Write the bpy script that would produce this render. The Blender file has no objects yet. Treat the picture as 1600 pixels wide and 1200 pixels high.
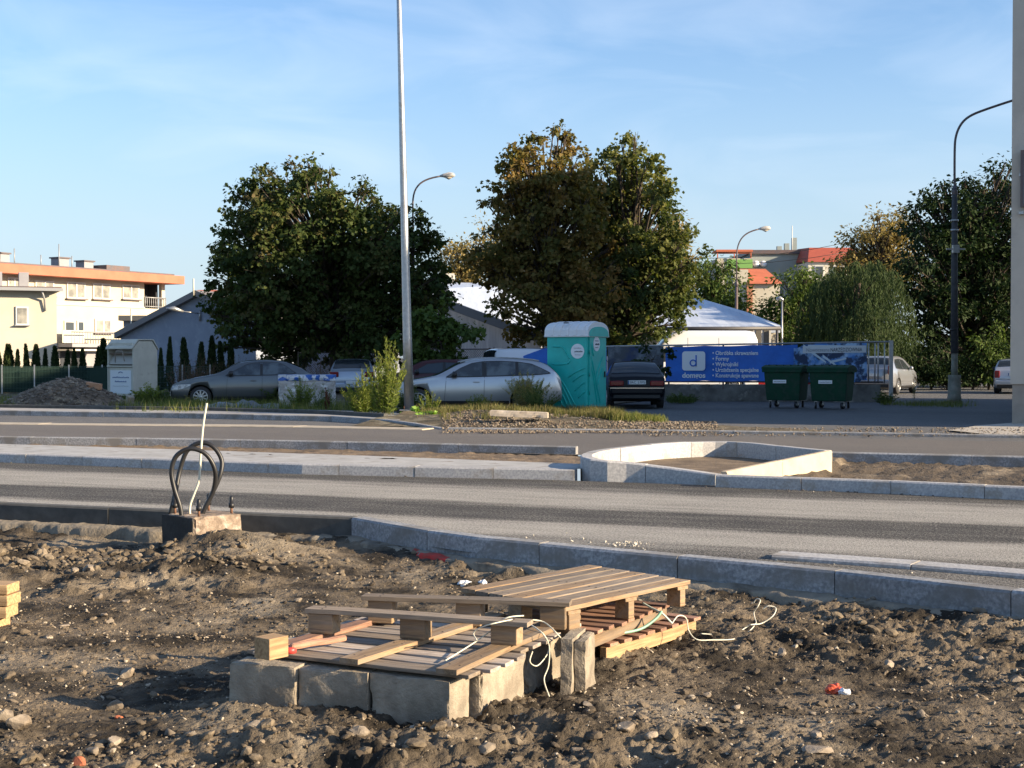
import bpy, bmesh, math, random
import numpy as np
from mathutils import Vector, Matrix, Euler
R = math.radians
random.seed(7); RNG = np.random.default_rng(7)
sc = bpy.context.scene
COL = sc.collection
F = 2200.0; H = 1.5; TILT = math.atan(42 / F)
# ------------------------------------------------------------------ survey helpers
def ray(px, py):
    dx = (px - 800) / F; dz = -(py - 600) / F
    return Vector((dx, math.cos(TILT) + dz * math.sin(TILT), -math.sin(TILT) + dz * math.cos(TILT)))
def gp(px, py, z=0.0):
    r = ray(px, py); k = (z - H) / r.z
    return Vector((r.x * k, r.y * k, z))
def at(px, py, ppm):
    r = ray(px, py); k = (F / ppm) / r.y
    return Vector((r.x * k, r.y * k, H + r.z * k))
# ------------------------------------------------------------------ object helpers
def tag(o, label=None, cat=None, group=None, kind=None):
    if label: o['label'] = label
    if cat: o['category'] = cat
    if group: o['group'] = group
    if kind: o['kind'] = kind
    return o
def empty(name, loc=(0, 0, 0), rz=0.0, label=None, cat=None, group=None):
    o = bpy.data.objects.new(name, None); COL.objects.link(o)
    o.location = loc; o.rotation_euler = (0, 0, rz); o.empty_display_size = .2
    return tag(o, label, cat, group)
def link(name, me, parent=None, loc=(0, 0, 0), rot=(0, 0, 0)):
    o = bpy.data.objects.new(name, me); COL.objects.link(o)
    o.parent = parent; o.location = loc; o.rotation_euler = rot
    return o
def copy_tree(o, parent=None):
    c = o.copy(); COL.objects.link(c); c.parent = parent
    for ch in [x for x in bpy.data.objects if x.parent == o]:
        copy_tree(ch, c)
    return c
class MB:
    def __init__(s): s.v = []; s.f = []; s.m = []; s.sm = []
    def add(s, vs, fs, mi=0, smooth=False, mat=None):
        b = len(s.v)
        s.v += [tuple(mat @ Vector(v)) if mat else tuple(v) for v in vs]
        for f in fs: s.f.append(tuple(i + b for i in f)); s.m.append(mi); s.sm.append(smooth)
        return s
    def box(s, c, d, mi=0, rz=0.0, mat=None, taper=1.0):
        hx, hy, hz = d[0] / 2, d[1] / 2, d[2] / 2
        vs = []
        for z in (-1, 1):
            k = taper if z > 0 else 1
            for x, y in ((-1, -1), (1, -1), (1, 1), (-1, 1)):
                p = Vector((x * hx * k, y * hy * k, z * hz))
                if rz: p.rotate(Euler((0, 0, rz)))
                vs.append(p + Vector(c))
        return s.add(vs, [(3, 2, 1, 0), (4, 5, 6, 7), (0, 1, 5, 4), (1, 2, 6, 5), (2, 3, 7, 6), (3, 0, 4, 7)], mi, False, mat)
    def tube(s, path, r, n=8, mi=0, mat=None, cap=True):
        path = [Vector(p) for p in path]; k = len(path)
        rs = r if hasattr(r, '__len__') else [r] * k
        vs = []; up = None
        for i, p in enumerate(path):
            t = (path[min(i + 1, k - 1)] - path[max(i - 1, 0)])
            if t.length < 1e-9: t = Vector((0, 0, 1))
            t.normalize()
            if up is None: up = t.orthogonal().normalized()
            else:
                up = up - t * up.dot(t)
                if up.length < 1e-6: up = t.orthogonal()
                up.normalize()
            b = t.cross(up)
            for j in range(n):
                a = 2 * math.pi * j / n
                vs.append(p + (up * math.cos(a) + b * math.sin(a)) * rs[i])
        fs = [(i * n + j, i * n + (j + 1) % n, (i + 1) * n + (j + 1) % n, (i + 1) * n + j) for i in range(k - 1) for j in range(n)]
        if cap: fs += [tuple(range(n - 1, -1, -1)), tuple(range((k - 1) * n, k * n))]
        return s.add(vs, fs, mi, True, mat)
    def cyl(s, a, b, r, n=16, mi=0, mat=None): return s.tube([a, b], r, n, mi, mat)
    def prism(s, poly, ext, mi=0, mat=None):
        """poly: list of 3d points (planar), ext: extrusion vector"""
        n = len(poly); e = Vector(ext)
        vs = [Vector(p) for p in poly] + [Vector(p) + e for p in poly]
        nrm = Vector((0, 0, 0))
        for i in range(n):
            a, b = vs[i], vs[(i + 1) % n]; nrm += a.cross(b)
        fs = [tuple(range(n - 1, -1, -1)), tuple(range(n, 2 * n))] + [(i, (i + 1) % n, n + (i + 1) % n, n + i) for i in range(n)]
        if nrm.dot(e) < 0: fs = [tuple(reversed(f)) for f in fs]
        return s.add(vs, fs, mi, False, mat)
    def build(s, name, mats, parent=None, loc=(0, 0, 0), rot=(0, 0, 0), bevel=0, smooth=None):
        me = bpy.data.meshes.new(name)
        me.from_pydata(s.v, [], s.f)
        if not isinstance(mats, (list, tuple)): mats = [mats]
        for m in mats: me.materials.append(m)
        me.polygons.foreach_set('material_index', s.m)
        me.polygons.foreach_set('use_smooth', s.sm if smooth is None else [smooth] * len(s.f))
        me.update()
        o = link(name, me, parent, loc, rot)
        if bevel:
            b = o.modifiers.new('bevel', 'BEVEL'); b.width = bevel; b.segments = 2; b.limit_method = 'ANGLE'
        return o
def npmesh(name, verts, faces, mats, parent=None, smooth=False, mi=None, attr=None, loc=(0, 0, 0), rot=(0, 0, 0)):
    """faces: (n,k) int array, all the same k"""
    me = bpy.data.meshes.new(name)
    nv, nf, k = len(verts), len(faces), faces.shape[1]
    me.vertices.add(nv); me.vertices.foreach_set('co', np.asarray(verts, dtype=np.float32).ravel())
    me.loops.add(nf * k); me.loops.foreach_set('vertex_index', faces.astype(np.int32).ravel())
    me.polygons.add(nf); me.polygons.foreach_set('loop_start', np.arange(0, nf * k, k, dtype=np.int32))
    me.polygons.foreach_set('use_smooth', np.full(nf, smooth))
    if not isinstance(mats, (list, tuple)): mats = [mats]
    for m in mats: me.materials.append(m)
    if mi is not None: me.polygons.foreach_set('material_index', mi.astype(np.int32))
    me.update(calc_edges=True)
    if attr is not None:
        a = me.attributes.new('tint', 'FLOAT', 'FACE'); a.data.foreach_set('value', attr.astype(np.float32))
    return link(name, me, parent, loc, rot)
# ------------------------------------------------------------------ numpy noise
def _h(ix, iy, s):
    n = (ix.astype(np.int64) * 374761393 + iy.astype(np.int64) * 668265263 + s * 1442695041) & 0x7fffffff
    n = (n ^ (n >> 13)) * 1274126177 & 0x7fffffff
    n = (n ^ (n >> 16)) & 0xffffff
    return n / float(0xffffff)
def vn(x, y, s=0):
    x = np.asarray(x, float); y = np.asarray(y, float)
    ix = np.floor(x).astype(np.int64); iy = np.floor(y).astype(np.int64)
    fx = x - ix; fy = y - iy; fx = fx * fx * (3 - 2 * fx); fy = fy * fy * (3 - 2 * fy)
    return ((_h(ix, iy, s) * (1 - fx) + _h(ix + 1, iy, s) * fx) * (1 - fy) + (_h(ix, iy + 1, s) * (1 - fx) + _h(ix + 1, iy + 1, s) * fx) * fy)
def fbm(x, y, s=0, o=4, g=.5):
    t = 0; a = 1; n = 0
    for i in range(o):
        t = t + a * vn(x * 2 ** i, y * 2 ** i, s + i * 17); n += a; a *= g
    return t / n
def clods(x, y, cell, s, dens=.8):
    """half buried lumps: max of domes, one per cell"""
    x = x / cell; y = y / cell
    ix = np.floor(x).astype(np.int64); iy = np.floor(y).astype(np.int64)
    best = np.zeros_like(x)
    for dx in (-1, 0, 1):
        for dy in (-1, 0, 1):
            cx = ix + dx; cy = iy + dy
            px = cx + _h(cx, cy, s); py = cy + _h(cx, cy, s + 5)
            r = .25 + .45 * _h(cx, cy, s + 9) ** 1.5
            on = _h(cx, cy, s + 13) < dens
            ax = 1 + .5 * (_h(cx, cy, s + 21) - .5)
            d2 = (((x - px) * ax) ** 2 + ((y - py) / ax) ** 2) / r ** 2
            best = np.maximum(best, np.where(on & (d2 < 1), np.clip(1 - d2, 0, 1) ** .6 * r, 0))
    return best * cell
# ------------------------------------------------------------------ materials
MT = {}
def mat(name, c, rough=.7, metal=0.0, c2=None, vs=4.0, vd=4.0, lo=.35, hi=.65, bump=0.0, bs=40.0, stretch=(1, 1, 1), coord='Object',
        rnd=0.0, c3=None, s3=1.0, lo3=.5, hi3=.6, coat=0.0, spec=.5, emit=None, bd=6.0):
    m = bpy.data.materials.new(name); m.use_nodes = True; MT[name] = m
    nt = m.node_tree; N = nt.nodes; L = nt.links; b = N['Principled BSDF']
    b.inputs['Roughness'].default_value = rough; b.inputs['Metallic'].default_value = metal
    b.inputs['Specular IOR Level'].default_value = spec
    if coat: b.inputs['Coat Weight'].default_value = coat; b.inputs['Coat Roughness'].default_value = .04
    b.inputs['Base Color'].default_value = (*c, 1)
    tc = N.new('ShaderNodeTexCoord'); mp = N.new('ShaderNodeMapping'); mp.inputs['Scale'].default_value = stretch
    L.new(tc.outputs[coord], mp.inputs[0])
    out = None
    def noise(scale, det):
        n = N.new('ShaderNodeTexNoise'); n.inputs['Scale'].default_value = scale; n.inputs['Detail'].default_value = det
        n.inputs['Roughness'].default_value = .6
        L.new(mp.outputs[0], n.inputs['Vector']); return n.outputs['Fac']
    def mixc(fac, a, bcol):
        x = N.new('ShaderNodeMix'); x.data_type = 'RGBA'; L.new(fac, x.inputs['Factor'])
        if isinstance(a, tuple): x.inputs['A'].default_value = (*a, 1)
        else: L.new(a, x.inputs['A'])
        if isinstance(bcol, tuple): x.inputs['B'].default_value = (*bcol, 1)
        else: L.new(bcol, x.inputs['B'])
        return x.outputs['Result']
    def rng(f, a, z):
        r = N.new('ShaderNodeMapRange'); r.inputs['From Min'].default_value = a; r.inputs['From Max'].default_value = z
        L.new(f, r.inputs['Value']); return r.outputs['Result']
    if c2: out = mixc(rng(noise(vs, vd), lo, hi), c, c2)
    if c3: out = mixc(rng(noise(s3, 5), lo3, hi3), out if out else c, c3)
    if rnd:
        oi = N.new('ShaderNodeObjectInfo'); hsv = N.new('ShaderNodeHueSaturation')
        if out: L.new(out, hsv.inputs['Color'])
        else: hsv.inputs['Color'].default_value = (*c, 1)
        r = N.new('ShaderNodeMapRange'); r.inputs['To Min'].default_value = 1 - rnd; r.inputs['To Max'].default_value = 1 + rnd
        L.new(oi.outputs['Random'], r.inputs['Value']); L.new(r.outputs['Result'], hsv.inputs['Value']); out = hsv.outputs['Color']
    if out: L.new(out, b.inputs['Base Color'])
    if bump:
        bp = N.new('ShaderNodeBump'); bp.inputs['Strength'].default_value = 1; bp.inputs['Distance'].default_value = bump
        L.new(noise(bs, bd), bp.inputs['Height']); L.new(bp.outputs[0], b.inputs['Normal'])
    if emit: b.inputs['Emission Color'].default_value = (*emit, 1); b.inputs['Emission Strength'].default_value = 1
    return m
def leafmat(name, cols, trans=.25, rough=.65):
    m = bpy.data.materials.new(name); m.use_nodes = True; MT[name] = m
    nt = m.node_tree; N = nt.nodes; L = nt.links; b = N['Principled BSDF']; o = N['Material Output']
    b.inputs['Roughness'].default_value = rough; b.inputs['Specular IOR Level'].default_value = .15
    a = N.new('ShaderNodeAttribute'); a.attribute_name = 'tint'
    r = N.new('ShaderNodeValToRGB'); e = r.color_ramp.elements
    while len(e) < len(cols): e.new(.5)
    for i, c in enumerate(cols): e[i].position = i / (len(cols) - 1); e[i].color = (*c, 1)
    L.new(a.outputs['Fac'], r.inputs[0]); L.new(r.outputs[0], b.inputs['Base Color'])
    t = N.new('ShaderNodeBsdfTranslucent'); g = N.new('ShaderNodeHueSaturation'); g.inputs['Saturation'].default_value = 1.2; g.inputs['Value'].default_value = 1.3
    L.new(r.outputs[0], g.inputs['Color']); L.new(g.outputs[0], t.inputs['Color'])
    x = N.new('ShaderNodeMixShader'); x.inputs[0].default_value = trans
    L.new(b.outputs[0], x.inputs[1]); L.new(t.outputs[0], x.inputs[2]); L.new(x.outputs[0], o.inputs['Surface'])
    return m
# ------------------------------------------------------------------ world, sun, camera
SUN_EL, SUN_AZ = 18.0, -19.5        # azimuth from +X towards +Y
sd = Vector((math.cos(R(SUN_EL)) * math.cos(R(SUN_AZ)), math.cos(R(SUN_EL)) * math.sin(R(SUN_AZ)), math.sin(R(SUN_EL))))
w = bpy.data.worlds.new("World"); sc.world = w; w.use_nodes = True
N = w.node_tree.nodes; L = w.node_tree.links; bg = N['Background']
sky = N.new('ShaderNodeTexSky'); sky.sky_type = 'NISHITA'; sky.sun_disc = False
sky.sun_elevation = R(SUN_EL); sky.sun_rotation = math.atan2(sd.x, sd.y)
sky.air_density = 1.0; sky.dust_density = .8; sky.ozone_density = 4.0; sky.altitude = 200
# thin cirrus wisps high up, laid on the sky by direction
tc = N.new('ShaderNodeTexCoord'); mp = N.new('ShaderNodeMapping'); mp.inputs['Scale'].default_value = (3.0, 3.0, 9.0); mp.inputs['Rotation'].default_value = (0, R(18), 0)
nz = N.new('ShaderNodeTexNoise'); nz.inputs['Scale'].default_value = 2.2; nz.inputs['Detail'].default_value = 7; nz.inputs['Distortion'].default_value = .6
mr = N.new('ShaderNodeMapRange'); mr.inputs['From Min'].default_value = .48; mr.inputs['From Max'].default_value = .85; mr.inputs['To Min'].default_value = .03; mr.inputs['To Max'].default_value = .30
mx = N.new('ShaderNodeMix'); mx.data_type = 'RGBA'; mx.inputs['B'].default_value = (5.2, 5.6, 6.1, 1)
L.new(tc.outputs['Generated'], mp.inputs[0]); L.new(mp.outputs[0], nz.inputs['Vector']); L.new(nz.outputs['Fac'], mr.inputs['Value'])
L.new(mr.outputs[0], mx.inputs['Factor']); L.new(sky.outputs[0], mx.inputs['A']); sx = N.new('ShaderNodeSeparateXYZ'); L.new(tc.outputs['Generated'], sx.inputs[0])
hr = N.new('ShaderNodeMapRange'); hr.interpolation_type = 'SMOOTHERSTEP'; hr.inputs['From Min'].default_value = -.02; hr.inputs['From Max'].default_value = .27; hr.inputs['To Min'].default_value = .80; hr.inputs['To Max'].default_value = .0
L.new(sx.outputs['Z'], hr.inputs['Value']); mh = N.new('ShaderNodeMix'); mh.data_type = 'RGBA'; mh.inputs['B'].default_value = (2.75, 3.3, 3.8, 1)
L.new(hr.outputs[0], mh.inputs['Factor']); L.new(mx.outputs['Result'], mh.inputs['A']); L.new(mh.outputs['Result'], bg.inputs['Color'])
bg.inputs['Strength'].default_value = .095
sl = bpy.data.lights.new('sun', 'SUN'); sl.energy = 5.0; sl.angle = R(.5); sl.color = (1.0, .80, .55)
so = bpy.data.objects.new('sun', sl); COL.objects.link(so); so.rotation_euler = sd.to_track_quat('Z', 'Y').to_euler(); so.location = (30, -10, 20)
cd = bpy.data.cameras.new('camera'); cam = bpy.data.objects.new('camera', cd); COL.objects.link(cam); sc.camera = cam
cam.location = (0, 0, H); cam.rotation_euler = (math.pi / 2 - TILT, 0, 0)
cd.sensor_width = 36; cd.lens = 36 * F / 1600; cd.clip_end = 2000; cd.clip_start = .05
sc.view_settings.view_transform = 'Standard'; sc.view_settings.look = 'None'; sc.view_settings.exposure = 1.27; sc.view_settings.gamma = 1
sc.cycles.max_bounces = 6; sc.cycles.transparent_max_bounces = 6
# ------------------------------------------------------------------ materials list
soil = mat('soil', (.178, .142, .100), .95, c2=(.032, .026, .019), vs=2.2, vd=13, lo=.40, hi=.58, bump=.022, bs=48, bd=12, c3=(.34, .285, .21), s3=.9, lo3=.52, hi3=.75, spec=.2)
stone_m = mat('stone', (.30, .25, .19), .85, c2=(.14, .11, .08), vs=9, bump=.004, bs=60, rnd=.35, spec=.3)
gravel_m = mat('gravel', (.20, .158, .11), .9, c2=(.06, .048, .036), vs=2.5, lo=.35, hi=.6, c3=(.40, .34, .26), s3=14, lo3=.60, hi3=.66, bump=.002, bs=120, spec=.2)
asph = None
conc = mat('kerb_granite', (.40, .405, .41), .8, c2=(.19, .195, .205), vs=38, vd=8, lo=.32, hi=.62, bump=.003, bs=120, rnd=.12, c3=(.20, .19, .175), s3=2.6, lo3=.50, hi3=.64)
concl = mat('kerb_granite_light', (.50, .49, .475), .8, c2=(.31, .31, .315), vs=38, vd=8, lo=.32, hi=.62, bump=.003, bs=120, rnd=.09, c3=(.30, .27, .23), s3=2.4, lo3=.54, hi3=.68)
concd = mat('kerb_dark', (.095, .094, .086), .85, c2=(.06, .06, .056), vs=7, bump=.002, bs=120, rnd=.10)
concw = mat('concrete_warm', (.36, .31, .24), .9, c2=(.20, .17, .13), vs=9, vd=10, bump=.009, bs=60, bd=11, c3=(.19, .155, .115), s3=3.2, lo3=.52, hi3=.70, rnd=.08)
haunch_m = mat('lean_concrete', (.30, .25, .18), .95, c2=(.19, .165, .13), vs=9, vd=9, bump=.01, bs=35, bd=9, c3=(.10, .082, .06), s3=3, lo3=.52, hi3=.68)
wood = mat('pallet_wood', (.36, .24, .13), .8, c2=(.13, .082, .048), vs=7, vd=8, lo=.35, hi=.68, stretch=(.7, 11, 11), bump=.0016, bs=26, rnd=.38, c3=(.30, .235, .17), s3=1.6, lo3=.45, hi3=.7)
woodg = mat('weathered_wood', (.30, .235, .17), .85, c2=(.10, .075, .055), vs=7, vd=8, lo=.35, hi=.68, stretch=(.7, 11, 11), bump=.0018, bs=26, rnd=.38, c3=(.23, .19, .15), s3=1.5, lo3=.45, hi3=.7)
woodp = mat('pale_deck_wood', (.46, .40, .34), .8, c2=(.20, .155, .12), vs=7, vd=8, lo=.35, hi=.68, stretch=(.7, 11, 11), bump=.0014, bs=26, rnd=.38)
woodr = mat('reddish_wood', (.36, .20, .13), .8, c2=(.17, .09, .06), vs=7, vd=8, stretch=(.7, 11, 11), bump=.0014, bs=26, rnd=.38)
woody = mat('raw_wood', (.52, .345, .175), .75, c2=(.27, .165, .08), vs=6, vd=8, stretch=(.7, 11, 11), bump=.0012, bs=26, rnd=.12)
red_plastic = mat('red_plastic', (.55, .06, .05), .4)
brick_m = mat('brick_red', (.42, .13, .06), .9, c2=(.28, .09, .045), vs=20, bump=.003, bs=60, rnd=.2)
black_m = mat('black_rubber', (.018, .018, .019), .45)
footing_black = mat('footing_black', (.014, .013, .012), .75, c2=(.030, .027, .023), vs=9, bump=.003, bs=40)
white_wire = mat('cream_cable', (.62, .60, .48), .5)
white_pl = mat('white_plastic', (.72, .74, .76), .45)
strap_g = mat('green_strap', (.22, .42, .30), .45)
steel = mat('galvanised', (.45, .455, .45), .42, .75, c2=(.36, .365, .37), vs=12, c3=(.34, .32, .28), s3=3, lo3=.6, hi3=.75)
rust = mat('rust', (.22, .11, .06), .85, c2=(.12, .06, .04), vs=18)
lampgrey = mat('lamp_paint', (.09, .085, .095), .5, c2=(.14, .09, .08), vs=2)
# ================================================================== SETTING
RA = math.atan2(2200, 5550)
DV = Vector((math.cos(RA), -math.sin(RA), 0)); NV = Vector((math.sin(RA), math.cos(RA), 0))
def ws(s, t, z=0.0): return DV * s + NV * t + Vector((0, 0, z))
def st(p): return (p.x * DV.x + p.y * DV.y, p.x * NV.x + p.y * NV.y)
def stpx(px, py, z=0.0): return st(gp(px, py, z))

def road_mat(name, dark, light, bands, rough=.85, cw=.12):
    """bands: list of (t, 0..1) of pale dust across the road; object space x runs along the road, y across"""
    m = bpy.data.materials.new(name); m.use_nodes = True; nt = m.node_tree; N = nt.nodes; L = nt.links; b = N['Principled BSDF']
    b.inputs['Roughness'].default_value = rough; b.inputs['Specular IOR Level'].default_value = .25
    tc = N.new('ShaderNodeTexCoord'); sx = N.new('ShaderNodeSeparateXYZ'); L.new(tc.outputs['Object'], sx.inputs[0])
    mp = N.new('ShaderNodeMapping'); mp.inputs['Scale'].default_value = (.10, 1, 1); L.new(tc.outputs['Object'], mp.inputs[0])
    n1 = N.new('ShaderNodeTexNoise'); n1.inputs['Scale'].default_value = 3.5; n1.inputs['Detail'].default_value = 6; L.new(mp.outputs[0], n1.inputs['Vector'])
    a = N.new('ShaderNodeMath'); a.operation = 'MULTIPLY_ADD'; a.inputs[1].default_value = .9; L.new(n1.outputs['Fac'], a.inputs[0]); L.new(sx.outputs['Y'], a.inputs[2])
    t0, t1 = bands[0][0], bands[-1][0]
    mr = N.new('ShaderNodeMapRange'); mr.inputs['From Min'].default_value = t0 + .45; mr.inputs['From Max'].default_value = t1 + .45; L.new(a.outputs[0], mr.inputs['Value'])
    cr = N.new('ShaderNodeValToRGB'); e = cr.color_ramp.elements
    while len(e) < len(bands): e.new(.5)
    for i, (t, v) in enumerate(bands): e[i].position = (t - t0) / (t1 - t0); e[i].color = (v, v, v, 1)
    L.new(mr.outputs[0], cr.inputs[0])
    n2 = N.new('ShaderNodeTexNoise'); n2.inputs['Scale'].default_value = 45; n2.inputs['Detail'].default_value = 7; n2.inputs['Roughness'].default_value = .75; L.new(tc.outputs['Object'], n2.inputs['Vector'])
    mp3 = N.new('ShaderNodeMapping'); mp3.inputs['Scale'].default_value = (.25, 1, 1); L.new(tc.outputs['Object'], mp3.inputs[0])
    n3 = N.new('ShaderNodeTexNoise'); n3.inputs['Scale'].default_value = 4; n3.inputs['Detail'].default_value = 8; n3.inputs['Roughness'].default_value = .7; L.new(mp3.outputs[0], n3.inputs['Vector'])
    ad = N.new('ShaderNodeMath'); ad.operation = 'MULTIPLY_ADD'; ad.inputs[1].default_value = 4.2; ad.inputs[2].default_value = -2.1; L.new(n2.outputs['Fac'], ad.inputs[0])
    ad2 = N.new('ShaderNodeMath'); ad2.operation = 'MULTIPLY_ADD'; ad2.inputs[1].default_value = 1.0; L.new(n3.outputs['Fac'], ad2.inputs[0]); L.new(ad.outputs[0], ad2.inputs[2])
    ad3 = N.new('ShaderNodeMath'); ad3.operation = 'ADD'; L.new(ad2.outputs[0], ad3.inputs[0]); L.new(cr.outputs[0], ad3.inputs[1])
    ad4 = N.new('ShaderNodeMath'); ad4.operation = 'SUBTRACT'; ad4.inputs[1].default_value = .5; ad4.use_clamp = True; L.new(ad3.outputs[0], ad4.inputs[0])
    mx = N.new('ShaderNodeMix'); mx.data_type = 'RGBA'; mx.inputs['A'].default_value = (*dark, 1); mx.inputs['B'].default_value = (*light, 1)
    L.new(ad4.outputs[0], mx.inputs['Factor']); L.new(mx.outputs['Result'], b.inputs['Base Color'])
    bp = N.new('ShaderNodeBump'); bp.inputs['Distance'].default_value = .012
    n5 = N.new('ShaderNodeTexNoise'); n5.inputs['Scale'].default_value = 90; n5.inputs['Detail'].default_value = 3; L.new(tc.outputs['Object'], n5.inputs['Vector'])
    L.new(n5.outputs['Fac'], bp.inputs['Height']); L.new(bp.outputs[0], b.inputs['Normal'])
    return m
road1_m = road_mat('asphalt_dusty', (.040, .039, .038), (.40, .38, .34), [(9, .35), (10.7, .2), (11.1, .78), (11.8, .78), (12.15, .06), (13.1, .06), (13.5, .75), (14.7, .75), (15.3, .05), (16.6, -.2)])
road2_m = road_mat('asphalt_clean', (.110, .102, .096), (.19, .175, .16), [(20, .35), (22, .45), (23.5, .35), (24.6, .5), (26.5, .45)])

# the ground sheet: a plane reaching the horizon, with the yard surface laid over it
gm = mat('earth_ground', (.10, .085, .06), .95, c2=(.06, .055, .04), vs=.4)
def sheet(name, pts, m, kind='structure', z=None, parent=None):
    """ground-like sheet given as world points; object axes are turned to run along the road"""
    fr = Matrix((DV, NV, Vector((0, 0, 1)))).transposed().to_4x4(); inv = fr.inverted()
    b = MB(); b.v = [tuple(inv @ Vector(p)) for p in pts]; b.f = [tuple(range(len(pts)))]; b.m = [0]; b.sm = [False]
    o = b.build(name, m); o.matrix_world = fr
    if kind: o['kind'] = kind
    return o
sheet('ground', [ws(-900, -60, -.62), ws(900, -60, -.62), ws(900, 22, -.62), ws(900, 22.0, -.03), ws(900, 1500, -.03), ws(-900, 1500, -.03), ws(-900, 22, -.03), ws(-900, 22, -.62)][0:3] + [ws(-900, 22, -.62)], gm)
o = sheet('far_ground', [ws(-900, 22, -.03), ws(900, 22, -.03), ws(900, 1500, -.03), ws(-900, 1500, -.03)], gm)

# kerb lines traced in road coordinates
K1 = [stpx(0, 786, .12), stpx(250, 797, .12), stpx(550, 809, .12)]              # dark stretch
K1 = [(-34, K1[0][1] + .1), (-18, K1[0][1] + .05)] + K1
K2 = [stpx(550, 809, .12), stpx(705, 836, .12), stpx(908, 855, .12), stpx(1137, 876, .12), stpx(1355, 897, .12), stpx(1600, 925, .12)]
K2 = K2 + [(3, K2[-1][1] - 1.0), (12, K2[-1][1] - 3.2), (30, K2[-1][1] - 6)]
def interp(line, s):
    for (a, b) in zip(line[:-1], line[1:]):
        if s <= b[0]: return a[1] + (b[1] - a[1]) * (s - a[0]) / (b[0] - a[0])
    return line[-1][1]
KL = K1[:-1] + K2
def kerb_t(s): return interp(KL, s)
TM = 16.15                                      # road edge at the median
r1 = [ws(s, t, 0) for s, t in KL] + [ws(30, TM, 0), ws(-34, TM, 0)]
sheet('near_road', r1, road1_m)
T2a, T2b = 20.75, 27.0
sheet('far_road', [ws(-70, T2a - 1.5, -.004), ws(-20, T2a - 1.3, -.004), ws(-12, T2a - .3, -.004), ws(40, T2a, -.004), ws(40, 27.9, -.004), ws(-12, 26.3, -.004), ws(-24, 25.3, -.004), ws(-70, 24.6, -.004)], road2_m)

def kerb_run(name, pts, ztop, height, width, m, label, side=1, slen=1.0, joint=.007, batter=0.0, parts='kerb_stone', cat='kerb', smoothpath=False, split=0):
    """stones of length slen laid along a polyline (x, y); width grows to the left of travel when side=1"""
    P = [Vector((p[0], p[1], (p[2] - ztop) if len(p) > 2 and not isinstance(p, Vector) else 0)) for p in pts]
    if smoothpath:
        for _ in range(2):
            Q = [P[0]]
            for a, b in zip(P[:-1], P[1:]): Q += [a * .75 + b * .25, a * .25 + b * .75]
            P = Q + [P[-1]]
    L_ = [0]
    for a, b in zip(P[:-1], P[1:]): L_.append(L_[-1] + (b - a).length)
    def pos(l):
        l = max(0, min(l, L_[-1]))
        for i in range(len(P) - 1):
            if l <= L_[i + 1] + 1e-9:
                u = (l - L_[i]) / max(1e-9, L_[i + 1] - L_[i]); return P[i].lerp(P[i + 1], u)
        return P[-1]
    def tan(l):
        a = pos(l - .05); b = pos(l + .05); return Vector((b.x - a.x, b.y - a.y, 0)).normalized()
    c0 = pos(L_[-1] / 2)
    root = empty(name, (c0.x, c0.y, 0), 0, label, cat)
    n = max(1, round(L_[-1] / slen)); d = L_[-1] / n
    for k in range(n):
        l0 = k * d + joint / 2; l1 = (k + 1) * d - joint / 2; ns = 4 if smoothpath else 2
        mb = MB(); vs = []; mid = pos((l0 + l1) / 2); jz = random.uniform(-.003, .003); jl = random.uniform(-.004, .004)
        for i in range(ns + 1):
            l = l0 + (l1 - l0) * i / ns; p = pos(l); t = tan(l); nn = Vector((-t.y, t.x, 0)) * side
            ch = .012
            for (w_, z_) in ((-batter * height, ztop - height), (-ch * .3 - 0, ztop - ch * 1.3), (ch, ztop), (width - ch * .6, ztop), (width, ztop - ch), (width, ztop - height)):
                vs.append(p + nn * (w_ + jl) + Vector((0, 0, z_ + jz)) - mid)
        q = 6; fs = []
        for i in range(ns):
            for j in range(q):
                f = (i * q + j, i * q + (j + 1) % q, (i + 1) * q + (j + 1) % q, (i + 1) * q + j)
                fs.append(f if side > 0 else tuple(reversed(f)))
        e = tuple(range(q)); e2 = tuple(range(ns * q, ns * q + q))
        fs += [tuple(reversed(e)), e2] if side > 0 else [e, tuple(reversed(e2))]
        mb.add(vs, fs); mb.build(parts, m, root, tuple(Vector((mid.x - c0.x, mid.y - c0.y, mid.z))))
    return root
wxy = lambda line, dt=0: [ws(s, t + dt) for s, t in line]
# near kerb: its back face looks at the camera, so width grows away from the camera
kerb_run('kerb', wxy([p for p in K1 if p[0] > -20]), .12, .30, .13, concd, 'dark weathered concrete kerb row at the left edge of the near road, behind the footing', side=1, slen=1.25)
kerb_run('kerb', wxy([p for p in K2 if p[0] < 5]), .12, .34, .14, conc, 'pale grey granite kerb row along the near road, behind the pallets', side=1, slen=1.13)
kq = ws(-9.2, kerb_t(-9.2) - .002, .03); tag(MB().cyl((0, 0, 0), tuple(-NV * .006), .035, 18).build('paint_mark', mat('pink_paint', (.50, .10, .13), .7), None, gp(45, 793, .06) - NV * .0), 'small pinkish-red paint dot on the dark kerb at the left', 'paint mark')
# gutter slabs laid against the kerb on the right
GL = [stpx(1205, 870, .02), stpx(1400, 883.5, .02), stpx(1600, 900, .02)]; GL.append((4.9, GL[-1][1] - .9 * (4.9 - GL[-1][0]) * .3))
kerb_run('gutter_slabs', wxy(GL), .035, .06, .24, concl, 'flat pale gutter slabs on the asphalt beside the right end of the near kerb', cat='gutter', side=1, slen=1.0, parts='slab', joint=.01)
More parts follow.
